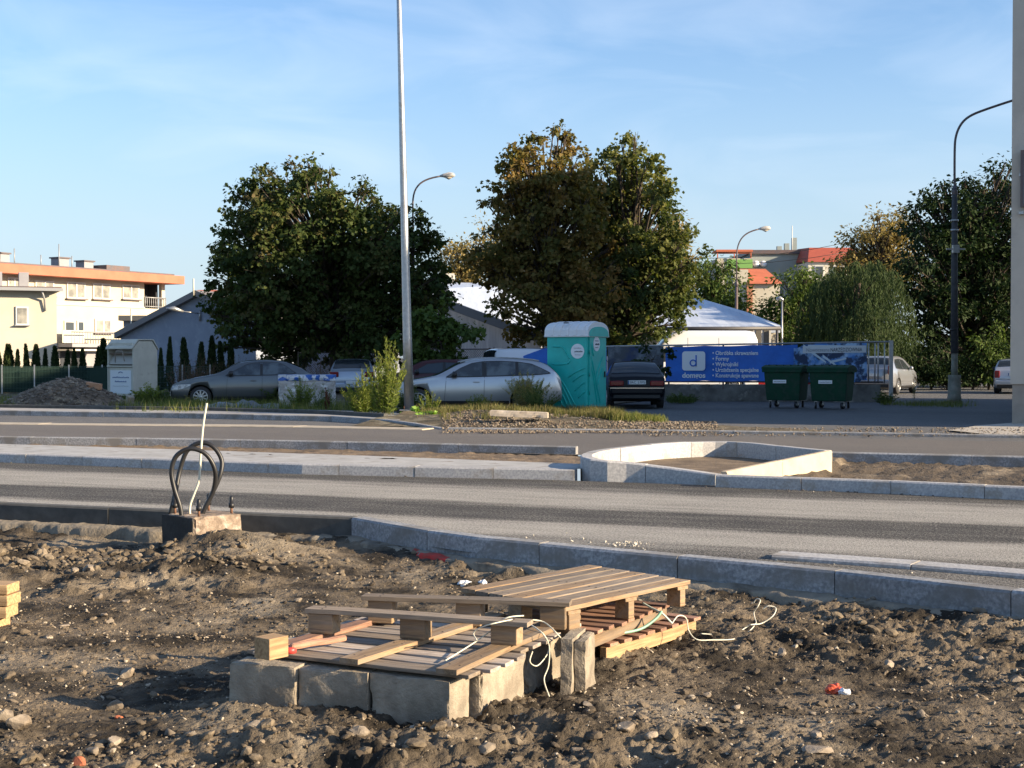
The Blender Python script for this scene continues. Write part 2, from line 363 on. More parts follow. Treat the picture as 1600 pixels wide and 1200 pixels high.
# median: paved strip on the near side, left of the planter
mA = stpx(-60, 719, 0); mB = stpx(905, 750, 0)
MN = [(-30, TM - .05), (-22, TM - .05), (mA[0], mA[1]), (stpx(460, 742)[0], TM - .35), (mB[0] - .03, TM - .02)]
MN = [(-30, 16.1), (-14.3, 15.98), (-9.2, 15.75), (-7, 16.0), (mB[0] - .04, 16.2)]
kerb_run('kerb', wxy(MN), .13, .30, .20, concl, 'light granite kerb row on the near side of the median, left of the planter', side=1, slen=1.0, batter=.12)
pv = [ws(s, t + .20, .124) for s, t in MN] + [ws(MN[-1][0], 17.15, .124), ws(-9, 17.5, .124), ws(-14.5, 17.75, .124), ws(-30, 17.9, .124)]
pave_m = mat('paving', (.42, .415, .40), .85, c2=(.33, .325, .31), vs=3, c3=(.24, .215, .18), s3=5, lo3=.55, hi3=.7, bump=.001, bs=120)
sheet('median_paving', pv, pave_m)
# median far kerb: back face towards the camera
MF = [(-40, 19.0), stpx(0, 682, .12), stpx(250, 684.5, .12), stpx(500, 689, .12), stpx(900, 697.5, .12)]
kerb_run('kerb', wxy(MF), .12, .34, .13, conc, 'long grey kerb row on the far side of the median, left of the planter', side=1, slen=1.9)
MF2 = [stpx(1297, 706, .14), stpx(1600, 713, .14), (6, stpx(1600, 713, .14)[1] + .35), (20, 22)]
kerb_run('kerb', wxy(MF2), .14, .34, .13, conc, 'grey kerb row on the far side of the median, right of the planter', side=1, slen=1.9)
MR = [stpx(1118, 742, .14), stpx(1350, 750, .14), stpx(1600, 761, .14), (4, 16.1), (20, 15.9)]
kerb_run('kerb', wxy(MR), .14, .36, .13, concl, 'light granite kerb row on the near side of the median, right of the planter', side=1, slen=1.0, batter=.10)
def PL(px, py, z=.25): 
    g = gp(px, py, z); return (g.x, g.y)
ring1 = [PL(908, 712), PL(925, 718), PL(985, 722.5), PL(1050, 731, .21), PL(1122, 741.5, .15)]
PZ = lambda px, py, z: PL(px, py, z) + (z,)
ring_l = [PZ(1300, 703.5, .25), PZ(1240, 698, .26), PZ(1178, 690.5, .27), PZ(1120, 688.5, .27), PZ(1040, 691, .27), PZ(975, 697, .27), PZ(930, 703, .27), PZ(909, 708, .27), PZ(906, 713, .27), PZ(922, 719, .255), PZ(985, 723, .225), PZ(1050, 731.5, .175), PZ(1118, 741.5, .13)]
# the ring is one run of bent kerbs, followed by the straight inner slab
kerb_run('planter', ring_l, .26, .42, .15, concl, 'pale granite planter ring with a rounded nose on the median', side=1, slen=.92, smoothpath=True, cat='planter')
# planter top drops along the near side, so a separate slab wall closes it diagonally
slabm = mat('cream_concrete', (.60, .50, .36), .85, c2=(.50, .41, .29), vs=3, bump=.002, bs=60, c3=(.36, .29, .20), s3=2.5, lo3=.56, hi3=.72)
kerb_run('planter_wall', [PZ(1136, 737.5, .125), PZ(1300, 704, .25)], .24, .40, .09, slabm, 'cream concrete slab wall closing the right side of the planter', side=1, slen=1.35, cat='wall', joint=.004)
# soil on the median
pc_ = [ring_l[i] for i in range(1, 13)]; cx_ = sum(p[0] for p in pc_) / 12; cy_ = sum(p[1] for p in pc_) / 12
med_soil = mat('median_soil', (.22, .16, .10), .95, c2=(.11, .078, .05), vs=3, vd=8, bump=.02, bs=22, bd=8, c3=(.09, .062, .04), s3=1.6, lo3=.52, hi3=.66)
sheet('planter_soil', [(cx_ + (p[0] - cx_) * .93, cy_ + (p[1] - cy_) * .93, .075 if i_ > 5 else .05) for i_, p in enumerate(pc_)], med_soil)
def dirt(name, s0, s1, t0f, t1f, zf, n, m, kind='structure'):
    """strip of uneven earth between two lines t0f(s), t1f(s)"""
    ns, ntt = n; S = np.linspace(s0, s1, ns); vs = []
    U = np.linspace(0, 1, ntt); SS, UU = np.meshgrid(S, U, indexing='ij')
    T0 = np.array([t0f(s) for s in S])[:, None]; T1 = np.array([t1f(s) for s in S])[:, None]
    TT = T0 + (T1 - T0) * UU
    X = DV.x * SS + NV.x * TT; Y = DV.y * SS + NV.y * TT; Z = zf(SS, TT, UU, X, Y)
    V = np.stack([X, Y, Z], -1).reshape(-1, 3)
    i = np.arange(ns - 1)[:, None] * ntt + np.arange(ntt - 1)[None]; i = i.ravel()
    Fc = np.stack([i, i + ntt, i + ntt + 1, i + 1], -1)
    o = npmesh(name, V, Fc, m, smooth=True); o['kind'] = kind; return o
dirt('median_soil', -30, mB[0] + .6, lambda s: 17.05 + (-.06 * (s + 9) if s < -9 else 0) + 0, lambda s: interp([(-40, 19.0)] + MF[1:], s) + .02,
     lambda S, T, U, X, Y: .10 - .13 * np.clip(U * 2.2, 0, 1) + .035 * (fbm(X * 3, Y * 3, 3) - .4) + clods(X, Y, .12, 4) * .35, (420, 26), med_soil)
dirt('median_trench', -4.1, 20, lambda s: interp(MR, s) + .12, lambda s: interp(MF2, s) + .01,
     lambda S, T, U, X, Y: np.where(S < -3.0, -.06, -.13) + .07 * fbm(X * 2.2, Y * 2.2, 13) + .10 * np.clip(U * 2 - 1.1, 0, 1) + clods(X, Y, .14, 14) * .45, (420, 40), mat('trench_soil', (.13, .098, .066), .95, c2=(.05, .038, .027), vs=3, vd=8, bump=.03, bs=22, bd=8, c3=(.24, .19, .13), s3=1.6, lo3=.54, hi3=.66))
# lean concrete haunch under the kerb, ragged
def haunch(name, line, label, reddish=None, zt=-.035, wd=.16, dp=.16):
    s0, s1 = line[0][0], line[-1][0]; ns = int((s1 - s0) / .02); S = np.linspace(s0, s1, ns)
    T = np.array([interp(line, s) for s in S]); vs = []
    wn = wd + .07 * (fbm(S * 2.5, S * 0, 31, 5) - .5) * 2
    prof = [(0.02, 0.0), (-.35, .0), (-.75, -.004), (-1.0, -.02), (-1.06, -.6), (-1.15, -1.0)]
    V = []
    for k, (a, z) in enumerate(prof):
        tt = T + a * wn; x = DV.x * S + NV.x * tt; y = DV.y * S + NV.y * tt
        zz = zt + (z if k < 4 else z * dp) + .016 * (fbm(S * 9 + k * 3, S * 0 + k, 35) - .5) * 2
        V.append(np.stack([x, y, zz], -1))
    V = np.stack(V, 1).reshape(-1, 3); q = len(prof)
    i = (np.arange(ns - 1)[:, None] * q + np.arange(q - 1)[None]).ravel()
    Fc = np.stack([i, i + 1, i + q + 1, i + q], -1)
    mi = None; mats = [haunch_m]
    if reddish:
        mats.append(red_spray); sx = np.repeat(S[:-1], q - 1); kk = np.tile(np.arange(q - 1), ns - 1)
        mi = ((sx > reddish[0]) & (sx < reddish[1]) & (kk >= 1)).astype(int)
        edge = fbm(sx * 14, kk * 1.3, 41); mi = mi * (edge > .33)
    o = npmesh(name, V, Fc, mats, smooth=True, mi=mi); return tag(o, label, 'concrete')
red_spray = mat('red_spray', (.50, .03, .02), .8, c2=(.28, .05, .03), vs=12, lo=.45, hi=.7)
rs = stpx(625, 868, -.05)[0]
haunch('concrete_haunch', [p for p in KL if -18 < p[0] < 5], 'rough lean concrete ledge under the near kerb, with a red spray mark', (rs, rs + .42))

# ------------------------------------------------------------------ building-site soil
FA = gp(302, 855, -.05)      # footing
def soil_h(X, Y):
    X = np.asarray(X, float); Y = np.asarray(Y, float)
    S = X * DV.x + Y * DV.y; T = X * NV.x + Y * NV.y
    kt = np.interp(S, [p[0] for p in KL], [p[1] for p in KL]); dk = kt - T     # distance in front of the kerb
    z = -.11 + .05 * (fbm(X * .7, Y * .7, 50, 3) - .5) * 2
    z = z + .045 * np.exp(-(dk / .35) ** 2) * np.clip((S + 6.5) * .6, .65, 1)
    # left: the dug trench between kerb and spoil, spoil mound round the footing
    g = lambda x0, y0, rx, ry: np.exp(-(((X - x0) / rx) ** 2 + ((Y - y0) / ry) ** 2))
    z = z + .09 * g(FA.x + .55, FA.y - .45, .6, .5) + .08 * g(FA.x + .2, FA.y - 1.1, .8, .5) - .05 * g(FA.x - .5, FA.y - .1, .6, .4)
    z = z - .06 * g(-4.4, 12.3, 1.6, .5) + .05 * g(-4.3, 11.0, .9, .4) - .05 * g(-3.7, 11.4, .6, .4)
    z = z + .03 * g(-5.2, 10.0, 1.6, .9) + .03 * g(-2.6, 10.0, 1.4, .4)
    z = z - .07 * g(-1.7, 6.5, .5, .45)                      # hollow left of the blocks
    z = z + .05 * g(-.8, 5.75, .9, .28) + .05 * g(.15, 6.1, .5, .3)
    z = z + .06 * g(2.2, 8.0, 1.3, .35) + .04 * g(1.2, 8.5, .4, .4) + .05 * g(3.2, 7.2, .8, .4)
    z = z - .03 * g(1.5, 7.0, .9, .4) + .06 * g(2.2, 6.3, .7, .4)
    z = z + .11 * g(-4.9, 11.35, 1.1, .42) + .05 * g(-3.7, 11.0, .45, .35) + .15 * g(FA.x + .2, FA.y - .28, .60, .24)
    z = z + .055 * g(-1.2, 6.25, .55, .16) + .045 * g(.5, 8.9, .5, .3)
    u_ = (X * .80 + Y * .22); z = z - .018 * g(-3.3, 8.4, 2.4, .9) * (1 + np.sin(Y * 9.0 + X * 2.2 + .6 * np.sin(X * 2)))
    z = z - .014 * g(1.9, 6.7, 1.1, .5) * (1 + np.sin(Y * 13.0 - X * 4 + .8 * np.sin(X * 3)))
    rough = np.clip(fbm(X * .9 + 3, Y * .9, 60, 3) * 2.6 - .75, 0, 1)
    rough = np.maximum(rough, np.clip(g(2.2, 8.2, 1.6, .9) + g(-3.4, 11.2, 2.3, 1.0) + g(-.4, 5.6, 1.6, .5), 0, 1))
    rough = np.clip(rough - .8 * g(-3.3, 8.4, 2.0, .75) - .5 * g(-2.2, 7.2, 1.0, .6) - .6 * g(1.7, 6.6, .8, .35), .06, 1)
    wx = X + .05 * (fbm(X * 7, Y * 7, 71, 3) - .5); wy = Y + .05 * (fbm(X * 7 + 9, Y * 7, 72, 3) - .5)
    z = z + rough * (.22 * clods(wx, wy, .20, 80, .35) + .30 * clods(wx + 5, wy, .085, 81, .45) + .65 * clods(wx, wy + 5, .04, 82, .75) + .7 * clods(wx + 3, wy + 5, .02, 83, .8))
    z = z + rough * .15 * (fbm(X * 4, Y * 4, 90, 6, .62) - .5) + .036 * (fbm(X * 11, Y * 11, 91, 5, .7) - .5)
    z = z + .010 * (fbm(X * 40, Y * 40, 95, 3, .6) - .5)
    z = np.where(dk < .30, np.minimum(z, -.035 - .0 * dk + np.clip(dk - .12, 0, 1) * .25), z)
    return z
rows = np.exp(np.arange(math.log(3.2), math.log(15.5), .0021)); cols = np.linspace(-.62, .62, 600)
YY, CC = np.meshgrid(rows, cols, indexing='ij'); XX = CC * YY
ZZ = soil_h(XX, YY)
S_ = XX * DV.x + YY * DV.y; T_ = XX * NV.x + YY * NV.y; dk = np.interp(S_, [p[0] for p in KL], [p[1] for p in KL]) - T_
ZZ = np.where(dk < -.02, -.45, np.where(dk < .0, -.08, ZZ)); 
V = np.stack([XX, YY, ZZ], -1).reshape(-1, 3); nr, nc = XX.shape
keep = (dk > -.25)
i = (np.arange(nr - 1)[:, None] * nc + np.arange(nc - 1)[None]); kk = (keep[:-1, :-1] & keep[1:, 1:]).ravel(); i = i.ravel()[kk]
o = npmesh('soil', V, np.stack([i, i + 1, i + nc + 1, i + nc], -1), soil, smooth=True); o['kind'] = 'structure'
# coarser earth all round it, just below
X2, Y2 = np.meshgrid(np.linspace(-16, 16, 220), np.linspace(-14, 15, 200), indexing='ij')
Z2 = -.11 + .05 * (fbm(X2 * .7, Y2 * .7, 50, 3) - .5) * 2 + clods(X2, Y2, .5, 97) * .3
S2 = X2 * DV.x + Y2 * DV.y; T2 = X2 * NV.x + Y2 * NV.y; dk2 = np.interp(S2, [p[0] for p in KL], [p[1] for p in KL]) - T2
ins = (Y2 > 3.4) & (np.abs(X2) < .60 * Y2); Z2 = np.where(ins, -.6, Z2); Z2 = np.where(dk2 < 0, -.5, Z2)
nr, nc = X2.shape; i = (np.arange(nr - 1)[:, None] * nc + np.arange(nc - 1)[None]).ravel()
o = npmesh('outer_soil', np.stack([X2, Y2, Z2], -1).reshape(-1, 3), np.stack([i, i + nc, i + nc + 1, i + 1], -1), soil, smooth=True); o['kind'] = 'structure'

# ------------------------------------------------------------------ stones
t_ = (1 + 5 ** .5) / 2
ico_v = np.array([(-1, t_, 0), (1, t_, 0), (-1, -t_, 0), (1, -t_, 0), (0, -1, t_), (0, 1, t_), (0, -1, -t_), (0, 1, -t_), (t_, 0, -1), (t_, 0, 1), (-t_, 0, -1), (-t_, 0, 1)]) / math.sqrt(1 + t_ * t_)
ico_f = np.array([(0, 11, 5), (0, 5, 1), (0, 1, 7), (0, 7, 10), (0, 10, 11), (1, 5, 9), (5, 11, 4), (11, 10, 2), (10, 7, 6), (7, 1, 8), (3, 9, 4), (3, 4, 2), (3, 2, 6), (3, 6, 8), (3, 8, 9), (4, 9, 5), (2, 4, 11), (6, 2, 10), (8, 6, 7), (9, 8, 1)])
def subdiv(v, f):
    v = list(map(tuple, v)); c = {}; nf = []
    def mid(a, b):
        k = (min(a, b), max(a, b))
        if k not in c:
            m = (np.array(v[a]) + np.array(v[b])) / 2; m /= np.linalg.norm(m); v.append(tuple(m)); c[k] = len(v) - 1
        return c[k]
    for a, b, d in f:
        x, y, z = mid(a, b), mid(b, d), mid(d, a); nf += [(a, x, z), (b, y, x), (d, z, y), (x, y, z)]
    return np.array(v), np.array(nf)
ico2 = subdiv(ico_v, ico_f); ico3 = subdiv(*ico2)
def rocks(name, P, size, m, base=(ico_v, ico_f), flat=.65, label=None, kind='stuff', cat=None, jag=.28, smooth=False, parent=None):
    P = np.asarray(P); n = len(P); bv, bf = base; k = len(bv)
    sc_ = np.asarray(size)[:, None] * RNG.uniform(.6, 1.25, (n, 3)) * np.array([1, 1, flat])
    ang = RNG.uniform(0, 2 * np.pi, n); ca, sa = np.cos(ang), np.sin(ang)
    v = bv[None] * (1 + RNG.uniform(-jag, jag, (n, k, 1))) * sc_[:, None, :]
    x = v[..., 0] * ca[:, None] - v[..., 1] * sa[:, None]; y = v[..., 0] * sa[:, None] + v[..., 1] * ca[:, None]
    tl = RNG.uniform(-.5, .5, n)[:, None]; z = v[..., 2] + x * tl
    V = np.stack([x, y, z], -1) + P[:, None, :]
    Fc = (bf[None] + (np.arange(n) * k)[:, None, None]).reshape(-1, 3)
    o = npmesh(name, V.reshape(-1, 3), Fc, m, smooth=smooth, parent=parent)
    return tag(o, label, cat, None, kind)
def soil_pts(n, ylo=4.6, yhi=12.5, cx=.42):
    y = np.exp(RNG.uniform(math.log(ylo), math.log(yhi), n)); x = RNG.uniform(-cx, cx, n) * y
    s = x * DV.x + y * DV.y; t = x * NV.x + y * NV.y
    ok = np.interp(s, [p[0] for p in KL], [p[1] for p in KL]) - t > .05
    return x[ok], y[ok]
x, y = soil_pts(36000); den = fbm(x * 1.3, y * 1.3, 7, 3); ok = den + RNG.uniform(-.25, .25, len(x)) > .45; x, y = x[ok], y[ok]
sz = .0035 + .0115 * RNG.power(.35, len(x)) ** 1.6 * (.55 + y * .06)
rocks('gravel', np.stack([x, y, soil_h(x, y) + sz * .25], -1), sz, gravel_m, label='small gravel and crumbs of earth scattered over the site soil')
x3, y3 = soil_pts(5200); k3 = fbm(x3 * 1.1 + 7, y3 * 1.1, 17, 3) + RNG.uniform(-.3, .3, len(x3)) > .5; x3, y3 = x3[k3], y3[k3]; s3 = .0035 + .010 * RNG.power(.4, len(x3)) ** 1.5
rocks('pale_pebbles', np.stack([x3, y3, soil_h(x3, y3) + s3 * .35], -1), s3, mat('pale_pebble', (.46, .40, .31), .85, c2=(.30, .25, .18), vs=3), label='pale pebbles and mortar crumbs scattered over the site soil')
x, y = soil_pts(1300, 4.8, 12.3); sz = .010 + .020 * RNG.power(.4, len(x))
rocks('earth_clods', np.stack([x, y, soil_h(x, y) + sz * .1], -1), sz, gravel_m, base=ico2, jag=.13, label='lumps of brown earth and broken stone lying in the site soil')
# broken clods heaped in the spoil at the left and on the bank at the right
cx_n, cy_n, cr_n = [], [], []
for (x0, y0, rx, ry, n_) in ((-4.7, 11.2, 1.3, .55, 560), (-3.3, 10.8, .9, .5, 330), (2.3, 8.2, 1.3, .4, 90), (3.3, 7.4, .9, .5, 70), (-.6, 5.6, 1.5, .3, 60), (-2.0, 10.4, 1.0, .4, 120), (-1.8, 5.5, .8, .4, 30)):
    cx_n += list(RNG.normal(x0, rx * .55, n_)); cy_n += list(RNG.normal(y0, ry * .55, n_)); cr_n += list(.012 + (.050 if x0 < -2.5 else .030) * RNG.power(.40, n_))
cx_n, cy_n, cr_n = map(np.array, (cx_n, cy_n, cr_n)); s_n = cx_n * DV.x + cy_n * DV.y; ok = np.interp(s_n, [p[0] for p in KL], [p[1] for p in KL]) - (cx_n * NV.x + cy_n * NV.y) > .22; cx_n, cy_n, cr_n = cx_n[ok], cy_n[ok], cr_n[ok]
rocks('broken_clods', np.stack([cx_n, cy_n, soil_h(cx_n, cy_n) + cr_n * .15], -1), cr_n, mat('clod_earth', (.20, .16, .11), .95, c2=(.07, .056, .042), vs=14, bump=.006, bs=60, spec=.2, c3=(.26, .21, .15), s3=3, lo3=.56, hi3=.66), base=ico2, jag=.17, label='angular broken clods heaped in the spoil banks of the site')
def single_rock(px, py, r, name='stone', m=None, flat=.65, label=None, cat='stone', group='larger stones lying in the site soil', seed=None, z=None):
    g = gp(px, py, -.08); zz = float(soil_h(np.array([g.x]), np.array([g.y]))[0]) if z is None else z
    bv, bf = ico3; v = bv.copy(); sd_ = random.randint(0, 999)
    d = 1 + .32 * (fbm(v[:, 0] * 1.3 + sd_, v[:, 1] * 1.3 + v[:, 2] * 1.1, sd_, 3) - .5) * 2
    # flatten some sides, as broken stone is
    for _ in range(11):
        nrm = RNG.normal(size=3); nrm /= np.linalg.norm(nrm); c_ = RNG.uniform(.45, .78); dd = v @ nrm; d = np.where(dd * d > c_, c_ / np.maximum(dd, 1e-3), d)
    v = v * d[:, None] * np.array([1, RNG.uniform(.7, 1), flat]) * r
    o = npmesh(name, v, bf, m or stone_m, smooth=False, loc=(g.x, g.y, zz + r * flat * .45), rot=(random.uniform(-.2, .2), random.uniform(-.2, .2), random.uniform(0, 6.3)))
    return tag(o, label, cat, group)
# ================================================================== FOREGROUND THINGS
def rough_block(name, d, m, parent=None, loc=(0, 0, 0), rot=(0, 0, 0), amp=.004, seg=.02, chip=.012, seed=0, shear=None):
    """a box of size d with a chipped, uneven surface"""
    nx, ny, nz = [max(2, int(q / seg)) for q in d]
    vs = {}; V = []; Fs = []
    def vid(i, j, k):
        if (i, j, k) not in vs: vs[(i, j, k)] = len(V); V.append(((i / nx - .5) * d[0], (j / ny - .5) * d[1], (k / nz - .5) * d[2]))
        return vs[(i, j, k)]
    for i in range(nx):
        for j in range(ny):
            Fs.append((vid(i, j, 0), vid(i, j + 1, 0), vid(i + 1, j + 1, 0), vid(i + 1, j, 0))); Fs.append((vid(i, j, nz), vid(i + 1, j, nz), vid(i + 1, j + 1, nz), vid(i, j + 1, nz)))
    for i in range(nx):
        for k in range(nz):
            Fs.append((vid(i, 0, k), vid(i + 1, 0, k), vid(i + 1, 0, k + 1), vid(i, 0, k + 1))); Fs.append((vid(i, ny, k), vid(i, ny, k + 1), vid(i + 1, ny, k + 1), vid(i + 1, ny, k)))
    for j in range(ny):
        for k in range(nz):
            Fs.append((vid(0, j, k), vid(0, j, k + 1), vid(0, j + 1, k + 1), vid(0, j + 1, k))); Fs.append((vid(nx, j, k), vid(nx, j + 1, k), vid(nx, j + 1, k + 1), vid(nx, j, k + 1)))
    V = np.array(V); hd = np.array(d) / 2
    e = (hd - np.abs(V)); se = np.sort(e, 1); edge = se[:, 1]           # 0 on an edge
    n1 = fbm(V[:, 0] * 14 + V[:, 2] * 9 + seed, V[:, 1] * 14 - V[:, 2] * 11, seed, 4)
    n2 = fbm(V[:, 0] * 6 + V[:, 2] * 5 + seed, V[:, 1] * 6 + V[:, 2] * 7, seed + 5, 3)
    c_ = chip * np.clip(n2 * 4 - 2.0, 0.05, 1.6) * np.exp(-edge / .012)
    sgn = np.sign(V) * (e < 1e-6)
    V = V - sgn * (c_[:, None]) + sgn * (amp * (n1 - .5) * 2)[:, None]
    if shear: V = V + np.array(shear)[None] * (V[:, 2:3] / d[2])
    return npmesh(name, V, np.array(Fs), m, parent=parent, smooth=False, loc=loc, rot=rot)
def block_between(px0, px1, ztop, depth, zbot, m, name, label, cat, group=None, seed=0, amp=.006, chip=.012, gap=.005, shear=None):
    a = gp(*px0, ztop); b = gp(*px1, ztop); e = (b - a); L_ = e.length - gap; ang = math.atan2(e.y, e.x)
    nrm = Vector((-math.sin(ang), math.cos(ang), 0)); c = (a + b) / 2 + nrm * depth / 2
    o = rough_block(name, (L_, depth, ztop - zbot), m, None, (c.x, c.y, (ztop + zbot) / 2), (0, 0, ang), amp * .6, .012, chip, seed, shear)
    return tag(o, label, cat, group)
G_B = 'concrete blocks under the upturned pallet'
block_between((355, 1034), (461, 1043), .105, .17, -.26, concw, 'concrete_block', 'grey concrete block at the left corner of the row under the pallet', 'concrete block', G_B, 3)
block_between((463, 1043), (575, 1052), .10, .17, -.26, concw, 'concrete_block', 'middle concrete block of the front row, between two cracked joints', 'concrete block', G_B, 8)
block_between((577, 1051), (703, 1066), .10, .18, -.28, concw, 'concrete_block', 'concrete block at the near corner of the row, its pale end turned to the right', 'concrete block', G_B, 12, chip=.016)
def side_block(p0, p1, zt, thick, zb, seed, label, amp=.006, chip=.014, shear=None, m=concw, name='concrete_block'):
    """runs away from the camera; px0 near corner, thickness goes to the left"""
    a = gp(*p0, zt); b = gp(*p1, zt); e = b - a; ang = math.atan2(e.y, e.x); nrm = Vector((-math.sin(ang), math.cos(ang), 0)); c = (a + b) / 2 + nrm * thick / 2
    o = rough_block(name, (e.length - .012, thick, zt - zb), m, None, (c.x, c.y, (zt + zb) / 2), (0, 0, ang), amp * (.6 if amp < .01 else 1), .014, chip, seed, shear)
    return tag(o, label, 'concrete block', G_B)
side_block((752, 1053), (822, 1016), .10, .16, -.26, 21, 'sunlit concrete block on the right side, behind the open joint at the near corner')
side_block((826, 1012), (884, 985), .09, .16, -.26, 25, 'crumbled concrete block hung with white string, halfway along the right side', amp=.026, chip=.04)
side_block((893, 1000), (915, 981), .145, .055, -.2, 31, 'narrow broken concrete shard standing upright beside the lower pallets', amp=.008, chip=.012, shear=(.02, 0, 0))
side_block((915, 1002), (931, 985), .135, .055, -.2, 37, 'upright concrete shard farthest to the right, against the bottom pallet', amp=.008, chip=.012, shear=(-.02, 0, 0))

nail_m = mat('nail_head', (.05, .04, .035), .5, .5)
def plank(parent, name, a, b, width, thick, m, roll=0, bevel=.003, seed=0, label=None, nails=None):
    """board from point a to point b (centre line of its top face)"""
    a = Vector(a); b = Vector(b); e = b - a; L_ = e.length; x = e.normalized(); y = Vector((0, 0, 1)).cross(x).normalized(); z = x.cross(y)
    rot = Matrix((x, y, z)).transposed()
    if roll: rot = rot @ Matrix.Rotation(roll, 3, 'X')
    c = (a + b) / 2 - (rot @ Vector((0, 0, thick / 2)))
    mb = MB(); n = 6; rr = random.Random(seed + len(bpy.data.objects)); vs = []
    for i in range(n + 1):
        xx = (i / n - .5) * L_; dw = rr.uniform(-.0025, .0025); dz = rr.uniform(-.0015, .0015); ex = rr.uniform(-.004, .004) if i in (0, n) else 0
        for (yy, zz) in ((-.5, -.5), (.5, -.5), (.5, .5), (-.5, .5)):
            vs.append((xx + ex * (1 + yy), yy * width + dw, zz * thick + dz))
    fs = [(i * 4 + j, (i + 1) * 4 + j, (i + 1) * 4 + (j + 1) % 4, i * 4 + (j + 1) % 4) for i in range(n) for j in range(4)]
    fs = [tuple(reversed(f)) for f in fs]
    fs += [(0, 1, 2, 3)[::-1], (n * 4, n * 4 + 1, n * 4 + 2, n * 4 + 3)]
    fs = [tuple(f) for f in fs]
    mb.add(vs, fs)
    if nails:
        for u in nails:
            for yy in (-.27, .25):
                px_, py_ = (u - .5) * L_ + rr.uniform(-.012, .012), (yy + rr.uniform(-.05, .05)) * width
                mb.tube([(px_, py_, thick / 2 - .001), (px_, py_, thick / 2 + .0016)], .0052, 7, 1)
        m = [m, nail_m]
    o = mb.build(name, m, parent, (0, 0, 0), (0, 0, 0), bevel)
    M = Matrix.Translation(c) @ rot.to_4x4()
    if parent: M = Matrix.Translation(-Vector(parent.location)) @ M
    o.matrix_local = M
    if label: o['label'] = label
    return o
# --- upturned broken pallet lying on the blocks
pc = gp(640, 1010, .12)
P1 = empty('broken_pallet', (pc.x, pc.y, .10), 0, 'upturned broken pallet with pale slats lying on the concrete blocks', 'pallet')
ZD = .135
LA, LB = gp(392, 1016, ZD), gp(612, 952, ZD); RA_, RB_ = gp(742, 1057, ZD), gp(912, 972, ZD)
nb = 10
for k in range(nb):
    u = (k + .45) / nb; a = LA.lerp(LB, u); b = RA_.lerp(RB_, u); j = random.uniform(-.02, .02)
    e = (b - a).normalized()
    plank(P1, 'deck_board', a + e * (j - .01), b + e * (random.uniform(-.03, .03)), (LB - LA).length / nb * (.80 if k else .9), .018, woodp if k % 4 else woodg)
ZS = .163
def G3(px, py, z): return gp(px, py, z)
plank(P1, 'stringer_board', G3(420, 1012, ZS), G3(610, 957, ZS), .075, .026, woodr)
plank(P1, 'stringer_board', G3(545, 1029, ZS), G3(778, 957, ZS), .10, .024, wood, nails=(.06, .3, .55))
plank(P1, 'stringer_board', G3(697, 1045, ZS), G3(893, 960, ZS), .10, .024, wood, nails=(.06, .2, .5))
ZB = .285
def pblock(px, py, zt=.262, zb=.163, d=(.14, .10), ang=-20, m=wood, parent=P1, label=None, name='block'):
    c = gp(px, py, zt); o = MB().box((0, 0, 0), (d[0], d[1], zt - zb)).build(name, m, parent, c - Vector(parent.location) - Vector((0, 0, (zt - zb) / 2)), (0, 0, R(ang)), .004)
    return o
for (x, y) in ((507, 957), (650, 965), (792, 973)): pblock(x, y, .260, .164, (.13, .09), -20)
for (x, y) in ((598, 936), (735, 940), (866, 945)): pblock(x, y, .266, .150, (.13, .09), -14)
plank(P1, 'bottom_board', G3(483, 948, ZB), G3(829, 970, ZB), .095, .022, woodg, nails=(.07, .49, .92))
plank(P1, 'bottom_board', G3(568, 929, ZB + .005), G3(892, 939, ZB + .005), .095, .022, woodg, nails=(.08, .52, .93))
# loose pieces on it
c = gp(424, 992, .25); lb = MB().box((0, 0, 0), (.115, .10, .095)).build('wood_block', woody, None, (c.x, c.y, .137 + .048 + .012), (0, 0, R(52)), .003); tag(lb, 'loose square wood block with a bright sawn face on the left corner of the pallet', 'wood block')
tag(plank(None, 'wood_batten', G3(400, 1019, ZD + .014), G3(455, 996, ZD + .014), .035, .014, woodp), 'thin pale strip under the loose wood block', 'batten')
tag(plank(None, 'round_stick', G3(452, 1006, .178), G3(540, 992, .185), .04, .03, woodr, bevel=.013), 'short orange-brown stick lying beside the red cap', 'stick')
g = gp(453, 1012, .16); mb = MB(); mb.tube([(0, 0, -.014), (0, 0, .006), (0, 0, .012)], [.030, .030, .022], 20); tag(mb.build('red_cap', red_plastic, None, (g.x, g.y, ZD + .016)), 'small round red plastic cap on the pale slats', 'cap')

# --- intact deck pallet
ang2 = R(51); e2 = Vector((math.cos(ang2), math.sin(ang2), 0)); v2 = Vector((-e2.y, e2.x, 0)); DZ = .262
NR = gp(1079, 907, DZ); FR_ = gp(919, 882, DZ)
